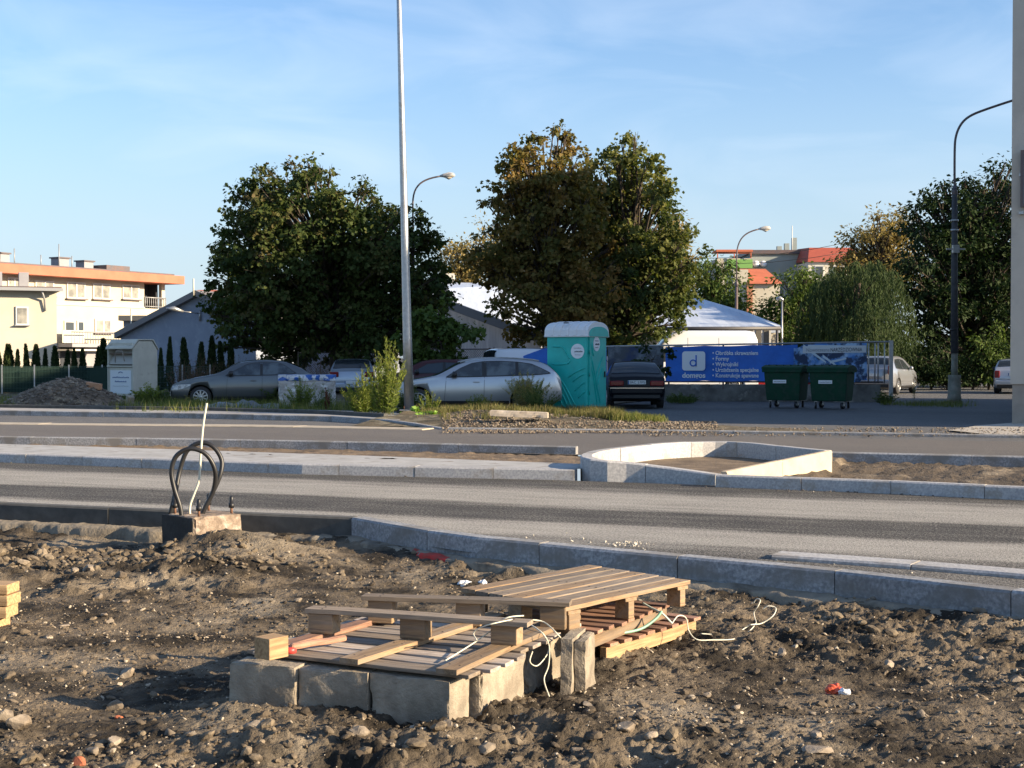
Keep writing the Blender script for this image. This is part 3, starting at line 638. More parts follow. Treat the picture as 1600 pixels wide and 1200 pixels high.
# take the measured right edge for the board direction across
v2 = (FR_ - NR).normalized(); W2 = (FR_ - NR).length
NLp = gp(899, 946, DZ); e2 = (NR - NLp).normalized(); L2 = 1.12
o2 = NR - e2 * L2
P2 = empty('deck_pallet', (NR.x, NR.y, .10), 0, 'weathered pallet lying deck side up, topmost of the pile behind the blocks', 'pallet')
for k in range(7):
    u = (k + .5) / 7; off = v2 * (W2 * u); j = random.uniform(-.012, .012)
    plank(P2, 'deck_board', o2 + off + e2 * j, NR + off + e2 * j * .5, W2 / 7 * (.88 - .05 * (k % 3)), .022, woodg if k % 3 else wood, nails=(.07, .5, .93))
for k, u in enumerate((.07, .5, .93)):
    c0 = NR - e2 * (L2 * (1 - u)); plank(P2, 'stringer_board', c0 + Vector((0, 0, -.0225)), c0 + v2 * W2 + Vector((0, 0, -.0225)), .09, .020, wood)
    for w_ in (.06, .5, .94):
        c = c0 + v2 * (W2 * w_) + Vector((0, 0, -.043 - .046)) - Vector(P2.location)
        MB().box((0, 0, 0), (.05 if u > .1 else .09, .09, .092)).build('block', wood, P2, c, (0, 0, math.atan2(e2.y, e2.x)), .003)
# --- beam pallets underneath
def beam_pallet(name, label, px0, px1, zt, hb, L, W, ns, m1, m2, slope=0.0, sl_len=None):
    a = gp(*px0, zt); b = gp(*px1, zt); e = (b - a).normalized(); n = Vector((-e.y, e.x, 0))
    root = empty(name, (a.x, a.y, zt - hb), 0, label, 'pallet', None)
    up = Vector((0, 0, slope))
    for u in (0.02, .5, .95):
        plank(root, 'beam', a + n * (W * u), a + n * (W * u) + e * L + up * L, .04, hb - .02, m1)
    for k in range(ns):
        u = (k + .5) / ns; c = a + e * (L * u) + up * (L * u) + Vector((0, 0, .0195)); j = random.uniform(-.02, .015)
        tw = random.uniform(-.02, .02)
        plank(root, 'slat', c - n * (.035 + j), c + n * (W + .0 + j) + e * tw, L / ns * .62, .018, m2)
    return root
beam_pallet('beam_pallet', 'reddish slatted pallet sandwiched under the weathered deck pallet', (925, 992), (1047, 944), .10, .085, .95, .62, 8, wood, woodr)
beam_pallet('beam_pallet', 'bottom slatted pallet resting on the soil with a bright side beam', (945, 1012), (1100, 962), -.005, .10, 1.0, .70, 8, woody, woodr, slope=.0)
def cord(name, pts, r, m, label, cat='string', n=6):
    """pts: (px, py, z)"""
    P = [gp(*p) for p in pts]; Q = []
    for i in range(len(P) - 1):
        p0 = P[max(i - 1, 0)]; p1 = P[i]; p2 = P[i + 1]; p3 = P[min(i + 2, len(P) - 1)]
        for t in [k / 5 for k in range(5)]:
            Q.append(.5 * ((2 * p1) + (-p0 + p2) * t + (2 * p0 - 5 * p1 + 4 * p2 - p3) * t * t + (-p0 + 3 * p1 - 3 * p2 + p3) * t ** 3))
    Q.append(P[-1]); o_ = Q[0].copy(); mb = MB(); mb.tube([q - o_ for q in Q], r, n)
    return tag(mb.build(name, m, None, o_), label, cat)
white_s = mat('white_string', (.66, .64, .52), .6)
cord('string', [(696, 1032, .15), (735, 1008, .17), (768, 985, .22), (790, 966, .29), (818, 962, .292)], .0035, white_s, 'white string looped from the slats over the front crossboard of the broken pallet')
cord('string', [(745, 1000, .2), (740, 990, .22), (748, 982, .25), (768, 975, .29), (800, 968, .292)], .003, white_s, 'short curled end of string against the middle block')
cord('string', [(826, 974, .2), (848, 990, .18), (858, 1010, .11), (857, 1040, .02), (850, 1062, -.04), (858, 1088, -.09)], .0035, white_s, 'string hanging straight down the crumbled block')
cord('string', [(826, 968, .22), (850, 972, .2), (870, 990, .17), (880, 1005, .1), (886, 1040, .0)], .0033, white_s, 'string trailing down to the upright concrete shard')
cord('string', [(828, 1004, .13), (836, 996, .13), (855, 1002, .12), (856, 1020, .07), (840, 1040, .03), (828, 1034, .05), (832, 1018, .09)], .003, white_s, 'knotted loop of string on the crumbled block')
cord('strap', [(935, 992, .05), (965, 990, .045), (1000, 983, .05), (1023, 968, .09), (1034, 955, .13)], .008, strap_g, 'flat green packing strap bent across the bottom pallet', 'strap')
cord('strap', [(1004, 942, .16), (1018, 950, .14), (1034, 958, .12), (1050, 974, .06)], .006, mat('pale_strap', (.50, .58, .50), .5), 'pale strap leaning from the middle pallet down to the bottom one', 'strap')
cord('string', [(1050, 974, .06), (1060, 962, .09), (1072, 966, .07), (1076, 985, 0), (1088, 999, -.04), (1112, 1000, -.05), (1150, 998, -.06), (1172, 985, -.04), (1182, 972, .0)], .0035, white_s, 'thin string running off the bottom pallet onto the soil')
cord('string', [(1095, 990, -.04), (1118, 992, -.05), (1140, 996, -.06), (1166, 980, -.02), (1174, 976, -.0), (1190, 974, -.01), (1208, 962, .03), (1212, 950, .06), (1200, 947, .07), (1192, 952, .05)], .0035, white_s, 'pale wire curling up out of the soil right of the pallets')
cord('string', [(1182, 973, .0), (1178, 958, .04), (1184, 948, .08), (1188, 938, .11), (1182, 936, .11), (1177, 943, .08)], .003, white_s, 'small kinked wire end standing beside the curled wire')
# --- planks at the left edge
for k, (xr, zt, hh, rz, lab) in enumerate(((30, .175, .06, 2, 'topmost'), (31, .112, .065, -1, 'second highest'), (28, .045, .07, 3, 'second lowest'), (14, -.03, .065, -2, 'bottom'))):
    b = gp(xr - 6, 940 + k * 17, zt)
    b = Vector((-2.93 + (xr - 30) / 263, 8.25, 0)); 
    o = MB().box((-.6, 0, 0), (1.2, .16, hh - .004)).build('plank', woody, None, (b.x, b.y, zt - hh / 2), (0, 0, R(rz - 8)), .003)
    tag(o, '%s raw wood beam of the small stack at the left edge of the site' % lab, 'beam', 'raw wood beams stacked at the left edge')

# --- lamp footing with bolts and cables
ft = gp(302, 812, .17); ft = Vector((-2.63, 11.62, 0))
FT = empty('lamp_footing', (ft.x, ft.y + .33, -.2), 0, 'half buried concrete lamp footing, dark on the left and pinkish on the right, with bolts', 'footing')
rough_block('concrete_body', (.46, .46, .46), mat('old_concrete', (.34, .265, .20), .9, c2=(.16, .12, .09), vs=9, vd=10, bump=.012, bs=50, bd=10, c3=(.46, .38, .31), s3=6, lo3=.55, hi3=.65), FT, (0, 0, .14), (0, 0, R(45)), .008, .02, .02, 77)
rough_block('black_sheet', (.02, .47, .45), footing_black, FT, (-.172, -.172, .14), (0, 0, R(45)), .004, .02, .01, 5)  # thin black sheet over the left front face only
ZF = .17
for k, (dx, dy) in enumerate(((-.235, .0), (0.02, -.235), (.245, .0), (.0, .235))):
    mb = MB(); mb.cyl((0, 0, 0), (0, 0, .07), .011, 10, 0); mb.tube([(0, 0, .05), (0, 0, .09), (0, 0, .0905), (0, 0, .135), (0, 0, .15)], [.024, .024, .017, .017, .010], 12, 1)
    mb.build('bolt', [rust, black_m], FT, (dx, dy, ZF + .2))
def cord3(name, P, r, m, label, cat='cable', n=10):
    P = [Vector(p) for p in P]; Q = []
    for i in range(len(P) - 1):
        p0 = P[max(i - 1, 0)]; p1 = P[i]; p2 = P[i + 1]; p3 = P[min(i + 2, len(P) - 1)]
        for t in [k / 6 for k in range(6)]:
            Q.append(.5 * ((2 * p1) + (-p0 + p2) * t + (2 * p0 - 5 * p1 + 4 * p2 - p3) * t * t + (-p0 + 3 * p1 - 3 * p2 + p3) * t ** 3))
    Q.append(P[-1]); mb = MB(); mb.tube([q - P[0] for q in Q], r, n); return tag(mb.build(name, m, None, P[0]), label, cat)
def fp(px, py, dy=0): return at(px, py, 2200 / (11.95 + dy))
cord3('cable', [fp(284, 808, -.1), fp(281, 790, -.1), fp(272, 762, -.1), fp(268, 735, -.1), fp(276, 712, -.1), fp(298, 701, -.1), fp(322, 710, -.08), fp(336, 735, -.05), fp(334, 765, 0), fp(322, 790, 0), fp(315, 806, 0)], .020, black_m, 'thick black cable bent in a loop out of the footing, nearest of two')
cord3('cable', [fp(266, 804, .1), fp(274, 770, .1), fp(281, 735, .15), fp(292, 705, .15), fp(312, 692, .15), fp(332, 697, .15), fp(346, 718, .15), fp(344, 742, .12), fp(332, 770, .1), fp(320, 795, .1), fp(312, 806, .1)], .020, black_m, 'thick black cable bent in a taller loop, farther of two')
cord3('cable', [fp(297, 808), fp(297, 790), fp(304, 770, 0), fp(311, 750), fp(313, 720), fp(315, 690), fp(318, 660), fp(322, 636), fp(323, 630)], .010, white_wire, 'cream cable standing upright out of the footing')
# --- litter and odd things
def crumple(name, px, py, r, m, label, cat, z=None, flat=.4):
    g = gp(px, py, -.06); zz = float(soil_h(np.array([g.x]), np.array([g.y]))[0]) if z is None else z
    bv, bf = ico3; s_ = random.randint(0, 99); d = 1 + .8 * (fbm(bv[:, 0] * 2.2 + s_, bv[:, 1] * 2.2 + bv[:, 2] * 2, s_, 4) - .5) * 2
    o = npmesh(name, bv * d[:, None] * np.array([1, .7, flat]) * r, bf, m, loc=(g.x, g.y, zz + r * flat * .4), rot=(0, 0, random.uniform(0, 3)))
    return tag(o, label, cat)
crumple('crumpled_packaging', 727, 903, .05, white_pl, 'crumpled white plastic packaging behind the pallets', 'litter')
crumple('crumpled_paper', 754, 903, .03, white_pl, 'small white scrap beside the crumpled packaging', 'litter', flat=.7)
crumple('paper_scrap', 19, 846, .03, white_pl, 'leftmost white paper scrap on the dark earth', 'litter')
crumple('paper_scrap', 43, 845, .04, white_pl, 'white paper scrap in the dark earth, right of another scrap', 'litter')
crumple('plastic_scrap', 1305, 1062, .05, mat('orange_red_plastic', (.62, .10, .04), .5), 'orange-red plastic scrap sunk in the soil on the right', 'litter', flat=.6)
crumple('plastic_scrap', 1318, 1067, .035, white_pl, 'pale plastic scrap beside the orange-red one', 'litter', flat=.5)
crumple('plastic_scrap', 445, 1094, .022, mat('lime_plastic', (.45, .55, .08), .5), 'tiny lime yellow scrap in the hollow left of the blocks', 'litter')
single_rock(100, 972, .06, 'flat_stone', flat=.22, label='flat pale stone slab on the bare ground, upper left')
RK = [(184, 1083, .05, 'rounded pale stone at the edge of the hollow left of the blocks'), (198, 1047, .055, 'dark grey stone in the hollow left of the blocks'),
      (28, 1130, .07, 'brown lump at the left edge of the picture, low down'), (4, 1118, .06, 'brown lump cut off by the left edge'),
      (396, 1141, .055, 'pale angular stone below the leftmost block'), (410, 1155, .045, 'slanting stone below the pale angular one'),
      (265, 1134, .035, 'small cream stone in front of the hollow'), (297, 1143, .03, 'rounded stone between the cream one and the blocks'),
      (145, 1170, .04, 'brown stone beside the brick lump, lower left'), (180, 1157, .035, 'cream flake of stone, lower left'),
      (1275, 1175, .085, 'large flat dark stone at the bottom, right of centre'), (1275, 1147, .04, 'white stone just behind the large dark one'),
      (1065, 1165, .045, 'grey stone at the bottom, middle right'), (1016, 1150, .04, 'upright orange-tinged stone at the bottom, middle right'),
      (975, 1140, .055, 'broken grey stone in front of the concrete shards'), (920, 1096, .045, 'flat grey stone right of the crumbled block'),
      (1220, 1018, .045, 'round pale stone on the mound right of the pallets'), (1250, 1005, .03, 'white pointed stone beside the round pale one'),
      (1530, 970, .05, 'squarish stone against the kerb on the right'), (1365, 948, .04, 'stone just below the kerb, right of the pallets'),
      (1530, 1028, .045, 'pale lump at the right, on the rough bank'), (1595, 1075, .035, 'white stone at the right edge'),
      (1270, 1103, .025, 'small white pebble in the flat patch on the right'), (1590, 1060, .05, 'clod at the right edge'),
      (140, 896, .085, 'big tan boulder in the spoil left of the footing'), (116, 900, .055, 'tan boulder left of the biggest one'), (76, 868, .06, 'brown boulder in the upper spoil'),
      (37, 885, .055, 'brown stone high in the spoil at the left'), (190, 910, .05, 'tan stone at the foot of the spoil'), (216, 874, .05, 'rounded tan stone below the dark face of the footing'),
      (189, 886, .03, 'small cream stone on the dark earth'), (120, 872, .045, 'tan stone in the middle of the dark spoil'), (155, 930, .04, 'pale stone on the edge of the bare ground'),
      (198, 938, .045, 'flat pale stone on the edge of the bare ground'), (465, 933, .035, 'pale stone on the slope below the footing'), (425, 975, .03, 'grey pebble left of the upturned pallet'),
      (405, 962, .028, 'small grey pebble left of the upturned pallet'), (162, 960, .03, 'bluish pebble on the bare ground'), (170, 967, .035, 'cream pebble beside the bluish one'),
      (1150, 1100, .035, 'stone at the lower right of the pallets'), (1105, 1075, .03, 'pale pebble in front of the bottom pallet'), (1390, 1030, .05, 'dark clod on the rough bank at the right'),
      (1440, 1120, .04, 'brown clod near the lower right corner'), (560, 1160, .05, 'brown clod below the middle block'), (640, 1175, .04, 'grey stone at the bottom centre'), (760, 1170, .05, 'brown lump at the bottom, below the near corner block'),
      (700, 1148, .035, 'pale stone touching the near corner block'), (900, 1160, .04, 'tan stone at the bottom, right of the near corner block')]
for (x, y, r, l) in RK: single_rock(x, y, r, label=l, flat=.6 if 'flat' not in l else .35, m=(stone_m if not l.startswith('white') else None))
for (x, y, r, l) in ((122, 1184, .045, 'orange-red brick lump at the lower left'), (185, 1100, .022, 'small brick chip below the hollow')): single_rock(x, y, r, 'brick_fragment', brick_m, label=l, cat='brick', group=None)
# ================================================================== FOLIAGE TOOLS
def leaf_geo(C, Dr, Ln, Wd, nrm=None, lobed=False):
    n = len(C); Dr = Dr / (np.linalg.norm(Dr, axis=1, keepdims=True) + 1e-9)
    if nrm is None: nrm = RNG.normal(size=(n, 3))
    S = np.cross(Dr, nrm); S /= (np.linalg.norm(S, axis=1, keepdims=True) + 1e-9); U = np.cross(S, Dr)
    Ln = np.broadcast_to(np.asarray(Ln, float), (n,))[:, None]; Wd = np.broadcast_to(np.asarray(Wd, float), (n,))[:, None]
    if lobed:
        prof = [(0, 0, 0), (.15, .5, .08), (.52, .30, .02), (.62, .55, .10), (1.0, 0, -.06), (.62, -.55, .10), (.52, -.30, .02), (.15, -.5, .08)]
    else: prof = [(0, 0, 0), (.45, .5, .06), (1, 0, -.05), (.45, -.5, .06)]
    V = np.stack([C + Dr * Ln * a + S * Wd * b + U * Ln * c for a, b, c in prof], 1)
    k = len(prof); return V.reshape(-1, 3), np.arange(n * k).reshape(n, k)
def blades(name, P, h, w, m, lean=.35, label=None, cat=None, kind='stuff', parent=None, tint=None):
    P = np.asarray(P); n = len(P); h = np.broadcast_to(h, (n,))[:, None]
    a = RNG.uniform(0, 2 * np.pi, n); d = np.stack([np.cos(a), np.sin(a), 0 * a], 1); s = np.stack([-np.sin(a), np.cos(a), 0 * a], 1)
    b = RNG.uniform(0, 2 * np.pi, n); l = RNG.uniform(.1, 1, n)[:, None] * lean; bend = np.stack([np.cos(b), np.sin(b), 0 * b], 1) * l * h; up = np.array([0, 0, 1.0])
    w = w * RNG.uniform(.7, 1.3, n)[:, None]
    V = np.stack([P - s * w, P + s * w, P + up * h * .55 + bend * .35 + s * w * .7, P + up * h * np.sqrt(np.clip(1 - l ** 2 * .5, .3, 1)) + bend, P + up * h * .55 + bend * .35 - s * w * .7], 1)
    o = npmesh(name, V.reshape(-1, 3), np.arange(n * 5).reshape(n, 5), m, attr=RNG.uniform(0, 1, n) if tint is None else tint, parent=parent)
    return tag(o, label, cat, None, kind)
def weed(name, base, nst, hgt, spread, leafL, leafW, m, label, cat='weed', nleaf=40, stem_m=None, group=None, droop=.25, lean=(0, 0), top=1.0, plume=False):
    base = Vector(base); root = empty(name, base, 0, label, cat, group)
    sm = MB(); C = []; D = []; Ls = []; T = []
    for k in range(nst):
        a = random.uniform(0, 6.283); r = random.uniform(0, 1) ** .6; h = hgt * random.uniform(.55, 1) * (1 - .35 * r * top)
        b0 = Vector((math.cos(a) * r * spread * .35, math.sin(a) * r * spread * .35, 0)); ou = Vector((math.cos(a), math.sin(a), 0)) * r * spread * .65 + Vector((lean[0], lean[1], 0)) * h
        pts = [b0 + ou * (u ** 1.5) + Vector((random.uniform(-.01, .01), 0, h * (u - droop * r * u * u * .6))) for u in np.linspace(0, 1, 6)]
        sm.tube(pts, [.006, .005, .005, .004, .003, .002], 4, cap=False)
        for q in range(nleaf):
            u = random.uniform(.08, 1) ** (.8); i = min(4, int(u * 5)); f_ = u * 5 - i; p = pts[i].lerp(pts[i + 1], f_)
            b = random.uniform(0, 6.283); up_ = .9 if plume and u > .6 else .35
            d = Vector((math.cos(b), math.sin(b), random.uniform(-.1, 1) * up_ + (up_ if plume else 0)))
            C.append(p); D.append(d); Ls.append(leafL * random.uniform(.6, 1.2) * (1.1 - .55 * u)); T.append(min(1, max(0, .25 + .5 * u + random.uniform(-.3, .3))))
    sm.build('stem', stem_m or stem_green, root)
    Ls = np.array(Ls); V, Fc = leaf_geo(np.array([tuple(c) for c in C]), np.array([tuple(d) for d in D]), Ls, Ls * (leafW / leafL))
    npmesh('foliage', V, Fc, m, parent=root, attr=np.array(T)); return root
stem_green = mat('stem_green', (.12, .13, .05), .8)
stem_brown = mat('stem_brown', (.12, .075, .05), .85)
bark = mat('bark', (.075, .058, .042), .95, c2=(.035, .027, .02), vs=14, stretch=(1, 1, .3), bump=.01, bs=30)
LM_weed = leafmat('leaf_weed', [(.06, .10, .02), (.14, .19, .035), (.28, .30, .07)])
LM_weedd = leafmat('leaf_weed_dark', [(.03, .055, .015), (.07, .11, .03), (.14, .17, .05)])
LM_dry = leafmat('leaf_dry', [(.16, .14, .05), (.32, .25, .10), (.24, .25, .07), (.45, .34, .16)])
LM_grass = leafmat('leaf_grass', [(.06, .09, .02), (.14, .17, .04), (.26, .24, .09)])
LM_broad = leafmat('leaf_broad', [(.10, .22, .03), (.18, .34, .05), (.28, .42, .10)])
LM_twig = leafmat('leaf_twig', [(.09, .055, .04), (.16, .10, .07), (.13, .11, .05)])

# ================================================================== FAR SIDE OF THE ROAD
lot_m = road_mat('old_asphalt', (.085, .086, .089), (.22, .218, .215), [(20, .3), (38, .35), (40, .15), (42, .4), (47, .15), (70, .35)])
sheet('parking_lot', [ws(-90, 24, -.012), ws(90, 24, -.012), ws(90, 90, -.012), ws(-90, 90, -.012)], lot_m)
pavement_m = mat('pavement_concrete', (.36, .35, .33), .9, c2=(.27, .26, .25), vs=2.5, bump=.001, bs=90)
gutter_m = mat('gutter_concrete', (.46, .40, .31), .85, c2=(.36, .31, .24), vs=3)
def S_(px, py, z=0.0): return stpx(px, py, z)
FKL = [(-60, 27.6), S_(-200, 639, .12), S_(0, 641, .12), S_(300, 645.5, .12), S_(520, 650, .12), S_(620, 656, .12), S_(690, 668, .02)]
FK3 = [tuple(ws(s, t).xy) + ((.12,) if s < FKL[-2][0] - .5 else ((.11,) if s < FKL[-1][0] - .1 else (.005,))) for s, t in FKL]
kerb_run('kerb', FK3, .12, .3, .14, conc, 'grey kerb row along the far side of the far road, flaring in at the mast', slen=2.2, side=1)
kerb_run('gutter', [gp(-300, 659), gp(0, 663), gp(400, 666.5), gp(660, 671.5)], .012, .05, .62, gutter_m, 'pale cream gutter strip in front of the far kerb', side=1, slen=3.0, joint=.02, cat='gutter', parts='slab')
RKL = [gp(700, 672), gp(1000, 675), gp(1250, 678.5), gp(1600, 684), gp(2200, 693)]
kerb_run('kerb', RKL, .05, .2, .16, concd if 0 else conc, 'low flush kerb along the parking entrance, right of the gravel', side=1, slen=1.9)
pav = [ws(s, t + .13, .112) for s, t in FKL[:-1]] + [gp(640, 645, .112), gp(520, 641, .112), gp(320, 636, .112), gp(0, 633, .112), gp(-300, 629, .112), gp(-900, 624, .112)]
sheet('pavement', pav, pavement_m)
kerb_run('low_kerb', [gp(-400, 627, .2), gp(0, 632, .2), gp(330, 636.5, .2), gp(500, 641, .2), gp(600, 646.5, .2)], .20, .3, .12, concd, 'dark low edging kerb behind the far pavement, left of the mast', slen=2.2, side=1)  # the shadow on this edging is put into its dark colour
# right-hand side: light slab by the building
sheet('pavement_right', [gp(1480, 672, .02), gp(1530, 664.5, .02), gp(1588, 660, .02), gp(1800, 664, .02), gp(1800, 684, .02), gp(1540, 678, .02)], mat('slab_light', (.46, .42, .36), .9, c2=(.34, .31, .27), vs=4))
earth_v = mat('verge_earth', (.13, .10, .06), .95, c2=(.06, .05, .028), vs=2.5, bump=.02, bs=30, c3=(.20, .17, .11), s3=3)
def vt0(s): return interp(FKL[:-1] + [(FKL[-1][0], FKL[-1][1]), (-8, 27.9), (20, 28.2)], s) + (.2 if s > -14 else 1.9)
def vt1(s): return 37.0 if s > -18 else 56
vx = S_(1010, 662)[0]
dirt('verge', -62, -13.5, lambda s: vt0(s) if s > -18.5 else 31.6, lambda s: 60, lambda S, T, U, X, Y: -.012 + .10 * fbm(X * .5, Y * .5, 5) + .06 * fbm(X * 3, Y * 3, 8) - .05 * np.clip(S + 14.5, 0, 1), (300, 160), earth_v)
dirt('gravel_bank', -14.6, vx + 4.5, lambda s: interp([(-15, 27.25), (vx + 5, 28.0)], s), lambda s: interp([(-15, 33.6), (vx - 3, 33.0), (vx, 31.4), (vx + 5, 28.6)], s),
     lambda S, T, U, X, Y: .0 + .20 * np.sin(np.pi * np.clip(U, 0, 1)) * np.clip((vx + 3 - S) / 6, .12, 1) * (.5 + fbm(X * 1.1, Y * 1.1, 15)) + .03 * fbm(X * 5, Y * 5, 16) - .014, (220, 60), earth_v)
def scatter_px(n, x0, x1, y0, y1, z=0.05):
    out = []
    for _ in range(n):
        g = gp(random.uniform(x0, x1), random.uniform(y0, y1), z); out.append((g.x, g.y, z))
    return np.array(out)
def bank_z(P):
    s = P[:, 0] * DV.x + P[:, 1] * DV.y; t = P[:, 0] * NV.x + P[:, 1] * NV.y
    t0 = np.interp(s, [-15, vx + 5], [27, 27.75]); t1 = np.interp(s, [-15, vx - 3, vx, vx + 5], [33.6, 33.0, 31.4, 28.6]); U = np.clip((t - t0) / (t1 - t0), 0, 1)
    return .2 * np.sin(np.pi * U) * np.clip((vx + 3 - s) / 6, .12, 1) * (.5 + fbm(P[:, 0] * 1.1, P[:, 1] * 1.1, 15)) + .015
rub_m = mat('rubble_stone', (.27, .225, .17), .9, c2=(.13, .10, .075), vs=3, c3=(.10, .075, .055), s3=5, lo3=.5, hi3=.6)
P = scatter_px(8000, 690, 1120, 652, 669.5, .1); P = P[fbm(P[:, 0] * 1.2, P[:, 1] * 1.2, 31, 3) + RNG.uniform(-.2, .2, len(P)) > .42]; P[:, 2] = bank_z(P)
rocks('roadside_rubble', P, .008 + .030 * RNG.power(.6, len(P)), rub_m, label='broken stones and gravel heaped along the far side of the road', jag=.2)
P = scatter_px(900, 1000, 1600, 668, 681, .02); rocks('loose_gravel', P, .012 + .022 * RNG.power(.5, len(P)), rub_m, label='loose gravel along the edge of the parking entrance')
# crumbs on the near road
P = []
for k in range(420):
    s = random.uniform(-5.5, 2.0); t = kerb_t(s) + .2 + abs(random.gauss(0, .5)); q = ws(s, t, .004)
    if (s > -4.2 and s < -2.9) or random.random() < .25: P.append(tuple(q))
for k in range(70): g_ = gp(random.gauss(982, 14), random.gauss(849, 2.2), .006); P.append(tuple(g_))
rocks('crumbs', np.array(P), .005 + .011 * RNG.power(.5, len(P)), mat('pale_crumb', (.5, .46, .38), .9), label='pale crumbs of mortar lying on the near road')
P = []
for k in range(700):
    s = random.uniform(-30, 6) if k < 150 else random.uniform(-3, 3); q = ws(s, TM - .12 - abs(random.gauss(0, .13)), .004); P.append(tuple(q))
rocks('edge_grit', np.array(P), .006 + .014 * RNG.power(.5, len(P)), mat('dark_grit', (.10, .09, .08), .9, c2=(.4, .36, .3), vs=4, lo=.55, hi=.62), label='grit along the foot of the median kerb')

# --- lighting mast
b = gp(640, 646, .1); MB0 = Vector((b.x, 34.9, 0))
mast = empty('lighting_mast', MB0, 0, 'tall tapering galvanised lighting mast on a bolted footing', 'mast')
mb = MB(); lean = -.0235
hh = [.22, 2, 5, 9, 13]; mb.tube([(lean * z, 0, z) for z in hh], [.125, .112, .092, .066, .045], 20); mb.build('pole', steel, mast)
mb = MB(); mb.box((0, 0, .19), (.46, .46, .03)); mb.build('base_plate', steel, mast, bevel=.005)
mb = MB(); mb.tube([(0, 0, .2), (0, 0, .34)], [.15, .13], 16)
rough_block('footing', (.5, .5, .34), footing_black, mast, (0, 0, 0), (0, 0, .4), .006, .04, .02, 3)
for a in range(4): MB().cyl((0, 0, 0), (0, 0, .09), .014, 8).build('bolt', rust, mast, (.17 * math.cos(a * 1.571 + .785), .17 * math.sin(a * 1.571 + .785), .2))
MB().box((0, 0, 0), (.012, .09, .22)).build('hatch', steel, mast, (-.02 + .115, 0, .95))
# --- street lamps
def lamp(px_pole, py_turn, px_head, py_head, ppm, label, r=.06, col=None, head=True, zb=None, arm_r=.035):
    col = col or lampgrey
    p0 = at(px_pole, py_turn, ppm); hd_ = at(px_head, py_head, ppm)
    root = empty('street_lamp', (p0.x, p0.y, 0), 0, label, 'street lamp')
    o0 = Vector((p0.x, p0.y, 0)); zt = hd_.z; zs = zb or (p0.z - 1.6)
    mb = MB(); mb.tube([(0, 0, 0), (0, 0, zs)], [r * 1.25, r], 12); mb.build('post', col, root)
    MB().tube([(0, 0, zs - .22), (0, 0, zs - .05), (0, 0, zs + .12)], [r * 1.0, r * 1.45, r * .7], 12).build('collar', col, root)
    dx = hd_.x - p0.x; dz = zt - p0.z
    mb = MB(); arc = [(0, 0, zs)] + [(0, 0, p0.z - .35)]
    c = [(0, p0.z - .35), (0, p0.z + dz * .55), (dx * .28, zt - dz * .12 - .05), (dx * .8, zt - .03)]
    for u in np.linspace(.08, 1, 12):
        q = [(1 - u) ** 3, 3 * (1 - u) ** 2 * u, 3 * (1 - u) * u * u, u ** 3]
        arc.append((sum(a * b_[0] for a, b_ in zip(q, c)), 0, sum(a * b_[1] for a, b_ in zip(q, c))))
    mb.tube(arc, arm_r, 8); mb.build('arm', col, root)
    if head:
        mb = MB(); sg = 1 if dx > 0 else -1
        e = arc[-1]; mb.tube([(e[0] - .05 * sg, 0, e[2]), (e[0] + .1 * sg, 0, e[2] + .02), (e[0] + .32 * sg, 0, e[2] + .045), (e[0] + .5 * sg, 0, e[2] + .04), (e[0] + .58 * sg, 0, e[2] + .02)], [.035, .08, .12, .10, .03], 10)
        h_ = mb.build('lamp_head', mat('lamp_head', (.45, .43, .40), .4), root)
        MB().tube([(e[0] + .14 * sg, 0, e[2] - .02), (e[0] + .32 * sg, 0, e[2] - .06), (e[0] + .52 * sg, 0, e[2] - .0)], [.04, .09, .03], 8).build('lens', mat('lamp_lens', (.55, .5, .4), .2), h_)
    return root
lamp(645, 305, 700, 274, 38, 'dark street lamp rising behind the left maple, head pointing right', r=.075)
lamp(1151, 392, 1195, 357, 31, 'reddish-brown street lamp behind the banner, head pointing right', r=.07)
p = at(1222, 470, 34); sl_ = empty('park_lamp', (p.x, p.y, 0), 0, 'slim pale lamp post with a small round head beside the willow', 'street lamp')
MB().tube([(0, 0, 0), (0, 0, p.z)], [.055, .04], 10).build('post', steel, sl_)
MB().tube([(.05, 0, p.z - .02), (.03, 0, p.z + .05), (-.1, 0, p.z + .12), (-.22, 0, p.z + .1), (-.26, 0, p.z + .04)], [.03, .06, .10, .09, .02], 10).build('lamp_head', steel, sl_)
# big right-hand pole: concrete socket, concrete shaft, steel tube and arm reaching behind the building
pp = at(1491, 628, 47); big = empty('street_lamp', (pp.x, pp.y, 0), 0, 'tall lamp pole on a thick concrete socket beside the right building', 'street lamp')
zc = lambda py: H + (558 - py) / 47
mossy = mat('mossy_concrete', (.33, .31, .26), .95, c2=(.14, .13, .10), vs=2.5, bump=.008, bs=30, c3=(.22, .23, .19), s3=6)
MB().tube([(0, 0, 0), (0, 0, .2), (0, 0, zc(592)), (0, 0, zc(586))], [.26, .22, .20, .215], 14).build('socket', mossy, big)
MB().tube([(0, 0, zc(590)), (0, 0, zc(552))], [.11, .10], 12).build('bare_shaft', mossy, big)
MB().tube([(-.005, 0, zc(552)), (-.03, 0, zc(295))], [.125, .085], 12).build('shaft', mat('dark_concrete', (.07, .07, .075), .8, c2=(.045, .045, .05), vs=8), big)
a0 = zc(300); at_ = zc(172); arm = [(-.03, 0, a0), (-.04, 0, zc(240)), (-.02, 0, zc(215)), (.15, 0, zc(195)), (.45, 0, zc(182)), (1.0, 0, zc(172)), (1.9, 0, zc(158)), (2.3, 0, zc(153))]
def smooth(P):
    P = [Vector(p) for p in P]
    for _ in range(3): P = [P[0]] + [q for a, b in zip(P[:-1], P[1:]) for q in (a * .75 + b * .25, a * .25 + b * .75)] + [P[-1]]
    return P
arm = smooth(arm)
